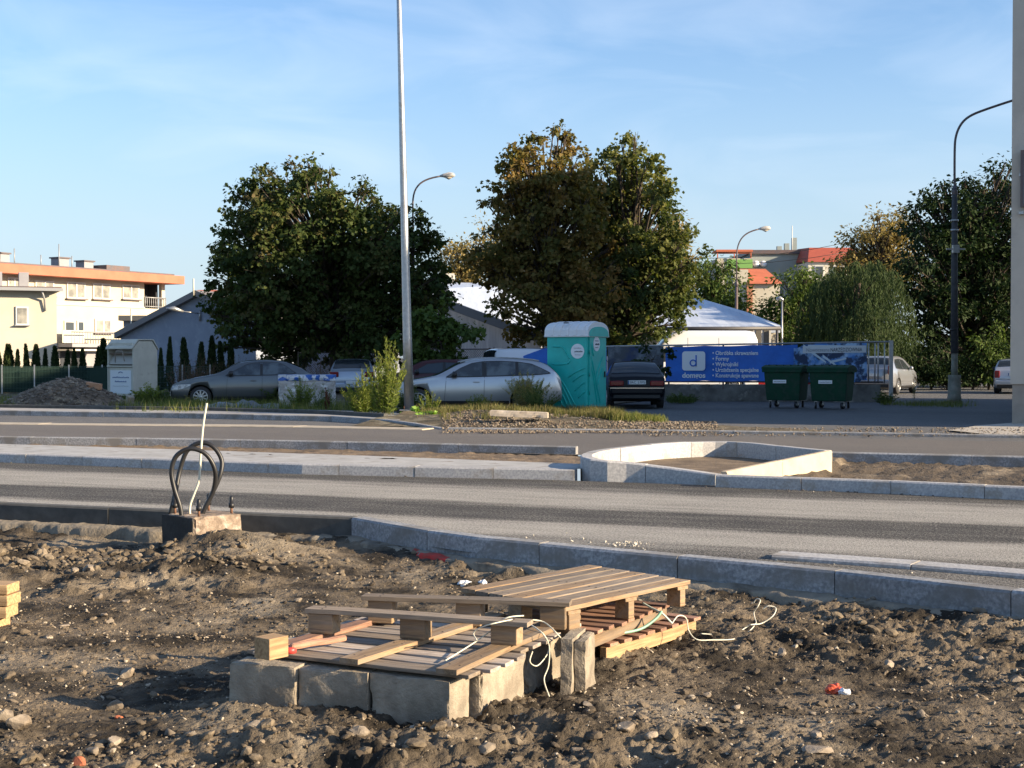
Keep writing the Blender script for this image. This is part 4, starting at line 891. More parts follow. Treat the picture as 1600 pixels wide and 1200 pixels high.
MB().tube([(-.03, 0, a0 - .3), (-.03, 0, a0), (-.03, 0, a0 + .2)], [.06, .10, .05], 10).build('collar', lampgrey, big)
MB().tube(arm, .04, 8).build('arm', lampgrey, big)
hb = MB(); hb.tube([(2.25, 0, zc(153)), (2.4, 0, zc(151)), (2.8, 0, zc(149)), (3.0, 0, zc(150))], [.04, .10, .13, .03], 10); hb.build('lamp_head', lampgrey, big)
bx_ = MB(); bx_.box((-.03, -.16, zc(390)), (.22, .14, .26)); bb = bx_.build('junction_box', steel, big, bevel=.01)
MB().box((-.03, -.16, zc(390)), (.62, .05, .05)).build('bracket', steel, bb)
for z_ in (345, 360, 515): MB().tube([(-.02, 0, zc(z_) - .03), (-.02, 0, zc(z_) + .03)], [.125, .125], 12).build('clamp', steel if z_ < 500 else black_m, big)
# --- overhead wires
for k, (y0, y1, lab) in enumerate(((404, 378, 'upper'), (412, 393, 'lower'))):
    a = at(1085, y0, 20); b_ = at(1330, y1, 20)
    tag(MB().tube([(0, 0, 0)] + [tuple((b_ - a) * u + Vector((0, 0, -.35 * math.sin(math.pi * u)))) for u in (.25, .5, .75)] + [tuple(b_ - a)], .022, 5).build('overhead_wire', black_m, None, a), '%s thin overhead wire crossing the sky between the autumn tree and the willow' % lab, 'wire')

# ================================================================== TOILET CABIN
teal = mat('teal_plastic', (.014, .50, .44), .42, c2=(.010, .42, .37), vs=3)
teal_d = mat('teal_groove', (.008, .27, .235), .45)
tw = mat('cabin_white', (.74, .75, .76), .4)
tb = gp(917, 641); TS = 1.22; tang = math.atan2(-.49, -.87)      # long visible face runs left and away
fx = Vector((-.872, .49, 0)).normalized()
c0 = Vector((117 / 58, 37.9, .03)); 
TO = empty('portable_toilet', c0, math.atan2(fx.y, fx.x), 'teal portable toilet cabin with a white domed roof and round stickers', 'toilet cabin')
# local: x along left face (away), y = -normal... ly points to the right-back (door face direction)
rot = Matrix.Rotation(math.atan2(fx.y, fx.x), 3, 'Z'); ly = rot @ Vector((0, -1, 0))    # right face direction in world = +?
sgn = -1
TH = 2.02
mb = MB(); mb.box((TS / 2, sgn * TS / 2, TH / 2 + .05), (TS, TS, TH)); mb.build('walls', teal, TO, bevel=.03)
MB().box((TS / 2, sgn * TS / 2, .05), (TS + .04, TS + .04, .10)).build('base', teal_d, TO, bevel=.01)
# roof: barrel running along x with raised ribs
def arch(x0, x1, r_add, z0=2.05, hgt=.38, w=TS / 2 + .05):
    n = 14; pts0 = []
    for i in range(n + 1):
        a = math.pi * i / n; yy = -math.cos(a) * (w + r_add); zz = (max(math.sin(a), 0)) ** .62 * (hgt + r_add)
        pts0.append((yy, zz))
    return [(x0, sgn * TS / 2 + y, z0 + z) for y, z in pts0], (x1 - x0, 0, 0)
mb = MB(); P_, e_ = arch(-.05, TS + .05, 0); mb.prism(P_, e_); rf = mb.build('roof', tw, TO)
for k in range(5): 
    P_, e_ = arch(.06 + k * .235, .15 + k * .235, .022); MB().prism(P_, e_).build('rib', tw, rf, bevel=.008)
MB().box((TS / 2, sgn * TS / 2, 2.04), (TS + .12, TS + .12, .05)).build('eave', tw, rf, bevel=.012)
MB().box((TS * .52, sgn * .02, 2.40), (.13, .10, .03)).build('vent', black_m, rf, bevel=.01)
# end arch panel on the door face side (x = 0 side is the right face)
# door (right face is the plane x=0)
P_, e_ = arch(-.075, -.055, -.07, z0=2.03, hgt=.34); MB().prism(P_, e_).build('gable_panel', teal, TO)
d_ = MB(); d_.box((-.015, sgn * TS / 2, 1.06), (.03, TS - .22, 1.92)); door = d_.build('door', teal, TO, bevel=.012)
MB().box((-.045, sgn * (TS - .2), 1.0), (.03, .06, .16)).build('latch', black_m, door, bevel=.006)
for z_ in (.5, 1.0, 1.6): MB().cyl((-.03, sgn * .10, z_ - .05), (-.03, sgn * .10, z_ + .05), .014, 8).build('hinge', teal_d, door)
def ridge(parent, pts, face, r=.016):
    mb = MB(); mb.tube([((p[0], sgn * (0 - .0) + .012 * (-sgn) * 0, p[1]) if face == 'L' else (-.034, sgn * p[0], p[1])) for p in pts], [r * .4] + [r] * (len(pts) - 2) + [r * .4], 6); return mb.build('moulded_rib', teal_d if face == 'x' else teal, parent)
def curve2(p0, p1, p2, n=9): return [((1 - u) ** 2 * p0[0] + 2 * (1 - u) * u * p1[0] + u * u * p2[0], (1 - u) ** 2 * p0[1] + 2 * (1 - u) * u * p1[1] + u * u * p2[1]) for u in np.linspace(0, 1, n)]
# left face is the plane y=0; x grows to the left in the picture
for c in (((1.08, 1.12), (.75, .95), (.35, .14)), ((1.08, .98), (.72, .80), (.48, .14)), ((.05, 1.18), (.45, 1.05), (.55, .92)), ((.05, 1.02), (.30, .95), (.42, .80)), ((.05, .80), (.22, .72), (.36, .55)),
          ((.95, .62), (.70, .50), (.60, .14)), ((.86, .40), (.78, .30), (.74, .14)), ((.05, .55), (.15, .5), (.26, .36)),
          ((1.06, 1.28), (.86, 1.26), (.60, 1.29)), ((.60, 1.29), (.50, 1.32), (.52, 1.42)), ((.52, 1.42), (.56, 1.52), (.62, 1.55)), ((.62, 1.55), (.66, 1.74), (.80, 1.75)), ((.80, 1.75), (.95, 1.76), (1.06, 1.76))):
    ridge(TO, curve2(*c), 'L', .024)
for c in (((.20, 1.5), (.45, .9), (.75, .2)), ((.22, 1.2), (.40, .8), (.55, .2)), ((.95, 1.5), (.6, 1.2), (.45, .8)), ((.95, 1.2), (.7, 1.0), (.6, .7)), ((.25, 1.85), (.25, 1.6), (.35, 1.5))):
    ridge(door, curve2(*c), 'R', .022)
def text_obj(body, size, m, parent, loc, rot, name='lettering', ext=.0015, align='LEFT', bold=0.0, maxw=None, sx=1.0):
    cu = bpy.data.curves.new('t', 'FONT'); cu.body = body; cu.size = size; cu.align_x = align; cu.extrude = ext; cu.offset = bold
    o = bpy.data.objects.new('t', cu); COL.objects.link(o)
    dg = bpy.context.evaluated_depsgraph_get(); me = bpy.data.meshes.new_from_object(o.evaluated_get(dg)); bpy.data.objects.remove(o); bpy.data.curves.remove(cu)
    if maxw:
        xs = [v.co.x for v in me.vertices]; sx = maxw / (max(xs) - min(xs))
    for v in me.vertices: v.co.x *= sx
    me.materials.clear(); me.materials.append(m); me.name = name
    return link(name, me, parent, loc, rot)
def print_line(size, m, parent, loc, rot, maxw, n=16):
    """a line of small print too fine to be read in the photograph"""
    rr = random.Random(int(maxw * 1000) + n); P = [(maxw * i / n, 0, size * (.08 + .62 * (i % 2) * rr.uniform(.5, 1))) for i in range(n + 1)]
    P = [(x, z, 0) for x, y, z in P]; o = MB().tube(P, size * .13, 4).build('small_print', m, parent, loc, rot); return o
ink = mat('ink_dark', (.04, .045, .06), .6); inkw = mat('ink_white', (.80, .82, .84), .5); inkb = mat('ink_blue', (.02, .10, .30), .5); inkr = mat('ink_red', (.5, .04, .03), .5)
ink_g = mat('ink_faint', (.45, .42, .44), .6)
def disc(parent, c, r, m, face):
    n = 28; P_ = [(c[0] + r * math.cos(2 * math.pi * i / n), 0, c[1] + r * math.sin(2 * math.pi * i / n)) for i in range(n)]
    if face == 'L': return MB().prism([(x, .004, z) for x, y, z in P_], (0, .006, 0)).build('sticker', m, parent)
    return MB().prism([(-.034, sgn * x, z) for x, y, z in P_], (-.006, 0, 0)).build('sticker', m, parent)
s1 = disc(TO, (.28, 1.63), .20, inkw, 'L'); s2 = disc(door, (.52, 1.93 - .1), .20, inkw, 'R')
# writing reads from the outside of each face
for (par, face, c) in ((s1, 'L', (.28, 1.63)), (s2, 'R', (.52, 1.83))):
    rt = (math.pi / 2, 0, math.pi) if face == 'L' else (math.pi / 2, 0, -math.pi / 2)
    def L3(u, z): return (c[0] - u, .0125, z) if face == 'L' else (-.0425, sgn * (c[0] - 0) - u * 1, z)
    print_line(.045, MT['teal_groove'] if 0 else ink_g, par, L3(-.11, c[1] + .07), rt, .22)
    print_line(.07, ink, par, L3(-.09, c[1] - .03), rt, .24, 12)
    print_line(.035, ink_g, par, L3(-.08, c[1] - .11), rt, .18)
# ================================================================== WASTE CONTAINERS
binm = mat('bin_green', (.014, .060, .034), .8, c2=(.011, .046, .027), vs=3, c3=(.024, .056, .038), s3=6, spec=.2)
def waste_bin(px, py, ppm, rz, label, txt):
    b0 = at(px, py, ppm); r = empty('waste_container', (b0.x, b0.y, 0), rz, label, 'waste container', 'wheeled green waste containers by the banner')
    W, Dp = 1.10, 1.0
    mb = MB(); v = []
    for (z, kx, ky) in ((.22, .90, .82), (.5, .94, .88), (1.08, 1.0, 1.0)):
        for sx_, sy_ in ((-1, -1), (1, -1), (1, 1), (-1, 1)): v.append((sx_ * W / 2 * kx, sy_ * Dp / 2 * ky, z))
    fs = [(3, 2, 1, 0), (8, 9, 10, 11)] + [(i * 4 + j, i * 4 + (j + 1) % 4, i * 4 + 4 + (j + 1) % 4, i * 4 + 4 + j) for i in range(2) for j in range(4)]
    mb.add(v, fs); mb.build('tub', binm, r, bevel=.025)
    mb = MB(); mb.box((0, 0, 1.10), (W + .10, Dp + .08, .09)); mb.build('rim', binm, r, bevel=.015)
    mb = MB(); n = 8; P_ = [(0 - W / 2 - .06, -Dp / 2 - .05 + (Dp + .1) * i / n, 1.14 + .13 * math.sin(math.pi * (.12 + .88 * i / n)) ** .7 * (1 if i < n else .8)) for i in range(n + 1)]
    P_ = [(P_[0][0], P_[0][1], 1.14)] + P_ + [(P_[0][0], P_[-1][1], 1.14)]; mb.prism(P_, (W + .12, 0, 0)); lid = mb.build('lid', binm, r, bevel=.012)
    for k in range(5): MB().box((-.44 + k * .22, 0, 1.262), (.05, Dp * .7, .03)).build('lid_rib', binm, lid, bevel=.008)
    for sx_ in (-1, 1):
        MB().cyl((sx_ * (W / 2 + .02), 0, 1.05), (sx_ * (W / 2 + .09), 0, 1.05), .03, 10).build('trunnion', binm, r)
        for sy_ in (-1, 1):
            wl = MB(); wl.cyl((-.03, 0, 0), (.03, 0, 0), .10, 18); w_ = wl.build('wheel', black_m, r, (sx_ * W * .36, sy_ * Dp * .33, .10), (0, 0, .3 * sx_ * sy_))
            MB().cyl((-.033, 0, 0), (.033, 0, 0), .055, 12).build('hub', steel, w_)
            MB().box((0, 0, .10), (.08, .05, .12)).build('fork', steel, w_)
    st_ = MB(); st_.box((-.08, -.462, .78), (.40, .006, .10)); sk = st_.build('sticker', inkw, r, (0, -.012, 0), (0, 0, 0)); sk.rotation_euler = (0, 0, 0)
    print_line(.05, ink, sk, (-.25, -.4665, .76), (math.pi / 2, 0, 0), .34, 18 + (px > 1260) * 2)
    mb = MB(); mb.tube([(-.08 + .11 * math.cos(a), -.474, .93 + .09 * math.sin(a)) for a in np.linspace(.2, 2.9, 9)], .010, 5); mb.build('emblem', inkw, r)
    mb = MB(); mb.box((-.24, -.47, .88), (.03, .006, .10)); mb.box((.08, -.47, .88), (.03, .006, .10)); mb.build('emblem', inkw, r)
    return r
waste_bin(1229, 637, 52.5, R(-27), 'green wheeled waste container on the left, directly in front of the banner', 'ul. Staszica 28')
waste_bin(1300, 638, 53.5, R(-27), 'green wheeled waste container on the right, next to the gate post', 'ul. Staszica 29')
# ================================================================== BANNER FENCE
wallm = mat('old_wall', (.20, .19, .17), .95, c2=(.10, .095, .085), vs=2.2, bump=.012, bs=14, c3=(.33, .31, .27), s3=1.6, lo3=.58, hi3=.68)
blue = mat('banner_blue', (.022, .17, .66), .5, c2=(.016, .12, .50), vs=1.5, bump=.01, bs=3)
FP1 = Vector(((1392 - 800) / 46.6, 2200 / 46.6, 0)); FP0 = Vector(((1030 - 800) / 46.4, 2200 / 45.4, 0)); fd = (FP1 - FP0).normalized(); fn = Vector((fd.y, -fd.x, 0))
FANG = math.atan2(fd.y, fd.x)
def on_fence(px):
    k = (px - 800) / F; # x = k*y
    u = (k * FP0.y - FP0.x) / (fd.x - k * fd.y); return u
def fz(px, py): u = on_fence(px); Y = (FP0 + fd * u).y; return H + (558 - py) * Y / F
ub0, ub1 = on_fence(955), on_fence(1388)
wl = rough_block('boundary_wall', (ub1 - ub0 - .3, .3, .62), wallm, None, tuple(FP0 + fd * ((ub0 + ub1) / 2 - .1) + Vector((0, 0, .26)) - fn * .12), (0, 0, FANG), .012, .12, .04, 5)
tag(wl, 'low crumbling concrete wall under the blue banner', 'wall')
fr = empty('frame_fence', FP0, FANG, 'steel frame fence carrying the banners, with bare bars at its right end', 'fence')
zt0, zt1 = fz(1030, 540), fz(1392, 534)
zt = lambda u: zt0 + (zt1 - zt0) * (u / on_fence(1392))
ub = on_fence(850)
for px in (870, 960, 1045, 1130, 1215, 1300): u = on_fence(px); MB().box((u, 0, .5 + zt(u) / 2 - .3), (.06, .06, zt(u) + .2 - .6)).build('post', lampgrey, fr)
MB().box((on_fence(1392), -.02, zt(8) / 2 + .02), (.13, .13, zt(8) + .05)).build('gate_post', steel, fr)
mb = MB(); mb.tube([(ub, 0, zt(ub)), (on_fence(1392), 0, zt(8))], .03, 6); mb.build('top_rail', steel, fr)
mb = MB(); mb.tube([(ub, 0, .66), (on_fence(1380), 0, .66)], .03, 6); mb.build('bottom_rail', lampgrey, fr)
for px in (1357, 1367, 1372, 1382): u = on_fence(px); MB().tube([(u, 0, .62), (u, 0, zt(u))], .022, 6).build('bar', steel, fr)
def wave(u, z): return .020 * math.sin(u * 2.1) + .014 * math.sin(u * 5.3 + z * 2) + .012 * math.sin((z * 3.1 + u * 1.7))
def cloth(name, u0, u1, zb, zt_, m, label, cat='banner', nx=90, nz=16, off=.05, mfun=None, mats=None):
    vs = []; fs = []; mi = []
    for s_ in (0, .008):
        for i in range(nx + 1):
            for j in range(nz + 1):
                a = i / nx; b_ = j / nz; u = u0 + (u1 - u0) * a; lo, hi = zb(u), zt_(u); z = lo + (hi - lo) * b_
                vs.append((u, -off - wave(u, z) - s_, z))
    k = (nx + 1) * (nz + 1)
    for i in range(nx):
        for j in range(nz):
            q = (i * (nz + 1) + j, i * (nz + 1) + j + 1, (i + 1) * (nz + 1) + j + 1, (i + 1) * (nz + 1) + j); fs.append(q); fs.append(tuple(x + k for x in reversed(q)))
    mb = MB(); mb.v = vs; mb.f = fs; mb.m = [0] * len(fs); mb.sm = [True] * len(fs)
    if mfun: mb.m = [mfun(*[sum(vs[t][c] for t in f) / 4 for c in (0, 2)]) for f in fs]
    o = mb.build(name, mats or m, None, FP0, (0, 0, FANG)); return tag(o, label, cat)
sag = lambda f, a: (lambda u: f(u) - a * abs(math.sin(u * 1.9)))
bn = cloth('banner', on_fence(1040), on_fence(1246), sag(lambda u: .70, .03), sag(lambda u: zt(u) - .03, .03), blue, 'blue banner with a white square logo and a bulleted list in white')
tbn = empty('bn', (0, 0, 0)); bpy.data.objects.remove(tbn)
def on_banner(body, px, py, size_px, maxpx, m=None, bold=.0, parent=None, name='lettering'):
    u = on_fence(px); u2 = on_fence(px + maxpx); z = fz(px, py); s = size_px * (FP0 + fd * u).y / F
    o = text_obj(body, s, m or inkw, parent, (0, 0, 0), (0, 0, 0), name=name, ext=.001, bold=bold, maxw=u2 - u)
    for v in o.data.vertices: x, y, zz = v.co; v.co = (u + x, -.062 - wave(u + x, z + y) - .012 - zz, z + y)
    return o
for k, s_ in enumerate(('• Obróbka skrawaniem', '• Formy', '• Wykrojniki', '• Urządzenia specjalne', '• Konstrukcje spawane')):
    on_banner(s_, 1113, 554.5 + k * 8.75, 8.8, (71, 26, 40, 72, 72)[k], parent=bn, bold=.004)
on_banner('domgos', 1066, 590, 11, 36, parent=bn, bold=.008)
# rounded square logo with a d
def rrect(x0, x1, z0, z1, r, n=6):
    P_ = []
    for (cx, cz, a0) in ((x1 - r, z1 - r, 0), (x0 + r, z1 - r, 90), (x0 + r, z0 + r, 180), (x1 - r, z0 + r, 270)):
        for i in range(n + 1): a = R(a0 + 90 * i / n); P_.append((cx + r * math.cos(a), cz + r * math.sin(a)))
    return P_
u0, u1, z0, z1 = on_fence(1066), on_fence(1102), fz(1066, 579), fz(1066, 549)
yl = -.062 - max(wave(u_, z_) for u_ in np.linspace(u0, u1, 8) for z_ in np.linspace(z0, z1, 6)) - .010
lg = MB().prism([(x, yl, z) for x, z in rrect(u0, u1, z0, z1, .1)], (0, -.005, 0)).build('logo', inkw, bn)
cx, cz, rr_ = (u0 + u1) / 2 - .02, z0 + .26, .10
mb = MB(); mb.tube([(cx + rr_ * math.cos(a), yl - .008, cz + rr_ * math.sin(a)) for a in np.linspace(0, 2 * math.pi, 25)], .022, 6); mb.tube([(cx + rr_, yl - .008, cz - rr_ - .01), (cx + rr_, yl - .008, cz + .27)], .022, 6); mb.build('letter', blue, lg)
bl2 = mat('banner_photo_blue', (.035, .20, .58), .5, c2=(.38, .56, .78), vs=1.8, vd=6, lo=.42, hi=.62, c3=(.01, .035, .10), s3=2.4, lo3=.50, hi3=.58)
bn2 = cloth('banner', on_fence(1240), on_fence(1354), lambda u: .66 if u < on_fence(1345) else .72, lambda u: zt(u) - .02 - .15 * math.exp(-((u - on_fence(1243)) / .22) ** 2), bl2, 'blue and white picture banner behind the two green containers', off=.075)
for (a, b_, w_) in (((1255, 541), (1290, 566), .07), ((1285, 556), (1316, 578), .05), ((1262, 541), (1340, 541), .05), ((1296, 566), (1322, 560), .05)):
    p0 = (on_fence(a[0]), fz(*a)); p1 = (on_fence(b_[0]), fz(*b_)); mb = MB()
    pts = [(p0[0] + (p1[0] - p0[0]) * t_, p0[1] + (p1[1] - p0[1]) * t_) for t_ in np.linspace(0, 1, 8)]
    vs = []; 
    for i, (x, z) in enumerate(pts):
        for d_ in (-w_, w_): vs.append((x, -.09 - wave(x, z + d_) - .008, z + d_ * (1 - .6 * i / 7)))
    mb.add(vs, [(2 * i, 2 * i + 2, 2 * i + 3, 2 * i + 1) for i in range(7)]); mb.build('printed_streak', mat('banner_pale', (.55, .66, .75), .5) if 'banner_pale' not in MT else MT['banner_pale'], bn2)
u0, u1 = on_fence(1254), on_fence(1353); z0, z1 = fz(1254, 552), fz(1254, 541)
vs = []; 
for i in range(25):
    u = u0 + (u1 - u0) * i / 24
    for z in (z0 + (u - u0) * .012, z1 + (u - u0) * .012): vs.append((u, -.093 - wave(u, z) - .006, z))
strip = MB().add(vs, [(2 * i, 2 * i + 2, 2 * i + 3, 2 * i + 1) for i in range(24)]).build('title_strip', mat('strip_white', (.62, .66, .70), .5), bn2)
def on_b2(body, px, py, size, maxpx, m):
    u = on_fence(px); u2 = on_fence(px + maxpx); z = fz(px, py); s = size * (FP0 + fd * u).y / F
    o = text_obj(body, s, m, strip, (0, 0, 0), (0, 0, 0), name='lettering', ext=.001, maxw=u2 - u)
    for v in o.data.vertices: x, y, zz = v.co; v.co = (u + x, -.103 - wave(u + x, z + y) - .004, z + y + x * .012)
on_b2('Nowoczesna', 1259, 549.5, 8, 36, mat('ink_grey', (.42, .44, .46), .6)); on_b2('NARZĘDZIOWNIA', 1297, 549.5, 8.5, 49, ink)
dkb = mat('banner_dark_photo', (.045, .055, .075), .5, c2=(.16, .19, .22), vs=1.3, vd=6, lo=.5, hi=.62, c3=(.01, .03, .10), s3=1.0, lo3=.5, hi3=.6)
cloth('banner', on_fence(950), on_fence(1037), lambda u: .66, lambda u: zt(u) - .03, dkb, 'dark printed banner behind the black sedan')
cloth('banner', on_fence(818), on_fence(948), lambda u: .6, lambda u: zt(u) - .03 - max(0, (on_fence(850) - u)) * .35, blue, 'blue banner end showing between the estate car and the toilet cabin', nx=30)
# chain-link / panel fences to the left
def mesh_fence(name, a, b, z0, z1, step, posts, m, pm, label, diag=True, wr=.012, group=None, framed=True):
    a = Vector(a); b = Vector(b); e = b - a; L_ = e.length; ang = math.atan2(e.y, e.x); r = empty(name, (a.x, a.y, 0), ang, label, 'fence', group)
    mb = MB(); hgt = z1 - z0
    if diag:
        n = int((L_ + hgt) / step)
        for k in range(n):
            for s_ in (1, -1):
                x0 = k * step - hgt if s_ > 0 else k * step; xa, za, xb, zb_ = x0, z0, x0 + s_ * hgt, z1
                if xb < xa: xa, xb, za, zb_ = xb, xa, zb_, za
                if xa < 0: za += (0 - xa) * (zb_ - za) / (xb - xa); xa = 0
                if xb > L_: zb_ -= (xb - L_) * (zb_ - za) / (xb - xa); xb = L_
                if xb > xa: mb.tube([(xa, 0, za), (xb, 0, zb_)], wr * .5, 3, cap=False)
    else:
        for k in range(int(L_ / step)): mb.tube([(k * step, 0, z0), (k * step, 0, z1)], wr * .5, 3, cap=False)
        for z in np.linspace(z0 + .02, z1 - .02, 6): mb.tube([(0, .01, z), (L_, .01, z)], wr * .7, 3, cap=False)
    mb.build('wire_mesh', m, r)
    for u in posts: MB().box((u * L_, 0, z1 / 2 + .02), (.05, .05, z1 + .06)).build('post', pm, r)
    if framed:
        mb = MB(); mb.tube([(0, 0, z1), (L_, 0, z1)], .022, 6); mb.build('rail', pm, r)
    return r
fence_w = mat('old_wire', (.07, .075, .07), .6, .3)
pA = lambda px, ppm: ((px - 800) / ppm, F / ppm)
rustp = mat('rusty_post', (.22, .19, .16), .7, c2=(.12, .09, .07), vs=4)
mesh_fence('chainlink_fence', (*pA(466, 38), 0), (*pA(517, 38), 0), .15, H + (558 - 551) / 38 * 1.0, .10, (0, .98), fence_w, rustp, 'chain-link gate leaf in a rusty frame behind the grey hatchback')
mesh_fence('chainlink_fence', (*pA(526, 38), 0), (*pA(582, 38), 0), .15, H + 9 / 38, .10, (0, 1), fence_w, rustp, 'chain-link panel in a rusty frame directly above the silver-white hatchback')
mesh_fence('chainlink_fence', (*pA(583, 38), 0), (*pA(769, 40), 0), .1, H + 12 / 38, .10, (.15, .5, .55, .98), fence_w, lampgrey, 'dark chain-link fence running behind the estate car')
mesh_fence('chainlink_fence', (*pA(772, 40), 0), (*pA(856, 41), 0), .1, H + 13 / 40, .10, (.0, .4, .98), fence_w, lampgrey, 'dark framed fence section just left of the toilet cabin')
gr_w = mat('green_wire', (.02, .06, .045), .6)
mesh_fence('panel_fence', (*pA(-200, 40.5), 0), (*pA(165, 39.5), 0), .05, H - 14 / 40, .055, (.0, .14, .29, .42, .55, .69, .84, .985), gr_w, steel, 'green wire panel fence with grey posts behind the rubble heap', diag=False, wr=.016, framed=False)
mesh_fence('panel_fence', (*pA(240, 39.5), 0), (*pA(330, 39.5), 0), .05, H - 14 / 40, .055, (.02, .5, .98), gr_w, steel, 'green wire panel fence right of the clothes bank', diag=False, wr=.016, framed=False)
net_m = mat('privacy_net', (.012, .035, .025), .9)
tag(MB().box((0, 0, 0), (9.3, .02, 1.0)).build('privacy_screen', net_m, None, ((-8 * 0 + (-18 - 800) / 39.9), F / 39.7 + .12, .6), (0, 0, .02)), 'dark green screening net behind the wire panel fence', 'screen')
# ================================================================== RUBBLE HEAP (countless lumps on a mound)
hc = gp(98, 634); HX, HY = -13.1, 41.6
def heap_h(x, y):
    ax, ay = (x - HX) / 1.95, (y - HY) / 1.9; r2 = ax ** 2 + ay ** 2
    sk = np.where(ax > 0, 1.15, 1.0)
    return 1.0 * np.clip(1 - np.sqrt(r2 + .02) * sk ** .5, 0, 1) ** .75 + .08 * fbm(x * 2, y * 2, 7) - .05
gx, gy = np.meshgrid(np.linspace(HX - 2.3, HX + 2.3, 110), np.linspace(HY - 1.8, HY + 1.8, 80), indexing='ij')
gz = heap_h(gx, gy) + clods(gx, gy, .16, 9) * .5; i = (np.arange(109)[:, None] * 80 + np.arange(79)[None]).ravel()
heap_m = mat('heap_earth', (.17, .125, .085), .95, c2=(.08, .058, .04), vs=3, bump=.03, bs=12, c3=(.33, .26, .17), s3=1.4, lo3=.54, hi3=.62)
hp = npmesh('rubble_heap', np.stack([gx, gy, gz], -1).reshape(-1, 3), np.stack([i, i + 80, i + 81, i + 1], -1), heap_m, smooth=True); tag(hp, 'mound of brown rubble and earth beside the clothes bank', 'rubble heap')
xs, ys = RNG.uniform(HX - 2.0, HX + 2.0, 2600), RNG.uniform(HY - 1.8, HY + 1.6, 2600); zs = heap_h(xs, ys); ok = zs > -.02
rocks('rubble', np.stack([xs, ys, zs + .02], -1)[ok], (.02 + .06 * RNG.power(.45, len(xs)))[ok], rub_m, jag=.25, kind=None, label=None, parent=hp)['kind'] = 'stuff'
bz = at(147, 603, F / 41.3); o = MB().box((0, 0, 0), (.42, .2, .18)).build('brick_block', mat('brick_orange', (.55, .30, .17), .9, c2=(.42, .22, .12), vs=5, bump=.004, bs=30), None, bz, (0, R(8), R(-10)), .01); tag(o, 'orange hollow brick lying near the top of the rubble heap', 'brick')
single = at(203, 625, F / 41); tag(rough_block('broken_stone', (.22, .18, .24), concw, None, tuple(single), (.3, .1, .5), .015, .05, .03, 9), 'pale stone lump between the rubble heap and the weeds', 'stone')
# ================================================================== CLOTHES BANK
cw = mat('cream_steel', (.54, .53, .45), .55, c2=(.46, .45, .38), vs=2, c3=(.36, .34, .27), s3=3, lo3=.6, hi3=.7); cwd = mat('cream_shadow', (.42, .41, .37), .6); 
P0 = Vector(((208 - 800) / 43.5, F / 43.5, 0)); dk_ = math.atan2(.50, .866)
CB = empty('clothes_bank', P0, R(-18) + math.pi, 'cream steel clothes donation bank with an open chute on the left of the road', 'clothes bank')
# local frame: x along the long right side (to the right-away), y across the chute face
CB.rotation_euler = (0, 0, R(57)); LX, LY = 1.15, 1.35; hB = 1.80
# chute face on plane y from 0..LY at x=0 (outward -x)
def cbx(c, d, name, m, parent=CB, bevel=.01): return MB().box(c, d).build(name, m, parent, bevel=bevel)
prof = [(0, 0, .1), (LX, 0, .1), (LX, 0, hB), (LX * .82, 0, hB + .30), (.0 + .20, 0, hB + .30), (0, 0, hB)]
mb = MB(); mb.prism([(x, 0, z) for x, y, z in prof], (0, LY, 0)); 
CB_body_pts = prof
side = MB(); side.prism([(0, 0, .1), (LX, 0, .1), (LX, 0, hB - .05), (LX - .25, 0, hB + .28), (.28, 0, hB + .28), (0, 0, hB - .0)], (0, .04, 0)); side.build('side_panel', cw, CB)
side = MB(); side.prism([(0, LY - .04, .1), (LX, LY - .04, .1), (LX, LY - .04, hB - .05), (LX - .25, LY - .04, hB + .28), (.28, LY - .04, hB + .28), (0, LY - .04, hB)], (0, .04, 0)); side.build('side_panel', cw, CB)
cbx((LX - .02, LY / 2, 1.05), (.03, LY - .09, 1.9), 'back_panel', cw)
cbx((.045, LY / 2, .62), (.03, LY - .09, 1.02), 'front_panel', cw); cbx((.015, LY / 2, 1.17), (.10, LY, .05), 'ledge', cw)
ch = MB(); ch.prism([(.03, .05, 1.25), (.03, LY - .05, 1.25), (.50, LY - .05, 2.0), (.50, .05, 2.0)], (.03, 0, -.02)); ch.build('chute_flap', cwd, CB)
cbx((.60, LY / 2, 1.7), (.02, LY - .1, .9), 'chute_back', cwd); cbx((.03, LY / 2, 1.97), (.03, LY - .09, .1), 'lintel', cw)
cbx((.3, LY / 2, 1.62), (.5, LY - .1, .03), 'chute_shelf', mat('rusty_steel', (.16, .10, .07), .8))
hd = MB(); hd.tube([(.0, .45, 1.35), (-.07, .45, 1.6), (-.05, .50, 1.72), (-.05, .85, 1.72), (-.02, .92, 1.3)], .018, 6); hd.build('handle', mat('rusty_handle', (.30, .26, .22), .6), CB)
rfm = MB(); rfm.prism([(-.06, -.03, hB - .01), (.24, -.03, hB + .31), (LX - .22, -.03, hB + .31), (LX + .05, -.03, hB - .04), (LX + .05, -.03, hB - .0), (LX - .2, -.03, hB + .35), (.22, -.03, hB + .35), (-.06, -.03, hB + .04)], (0, LY + .06, 0)); rfm.build('roof', cw, CB)
pn = cbx((.022, LY / 2, .60), (.008, 1.1, .85), 'notice', mat('notice_white', (.62, .67, .70), .5), bevel=.002)
for k, (s_, sz_, mw) in enumerate((('', .13, .85), ('', .13, .6), ('', .07, .8))):
    print_line(sz_ * .6, inkb if k < 2 else MT['ink_grey'], pn, (.014, LY / 2 + mw / 2, .74 - k * .15), (math.pi / 2, 0, -math.pi / 2), mw, 22)
MB().tube([(.012, LY / 2 + .1 * math.cos(a), .92 + .045 * math.sin(a)) for a in np.linspace(0, 3.1, 8)], .012, 5).build('emblem', inkb, pn)
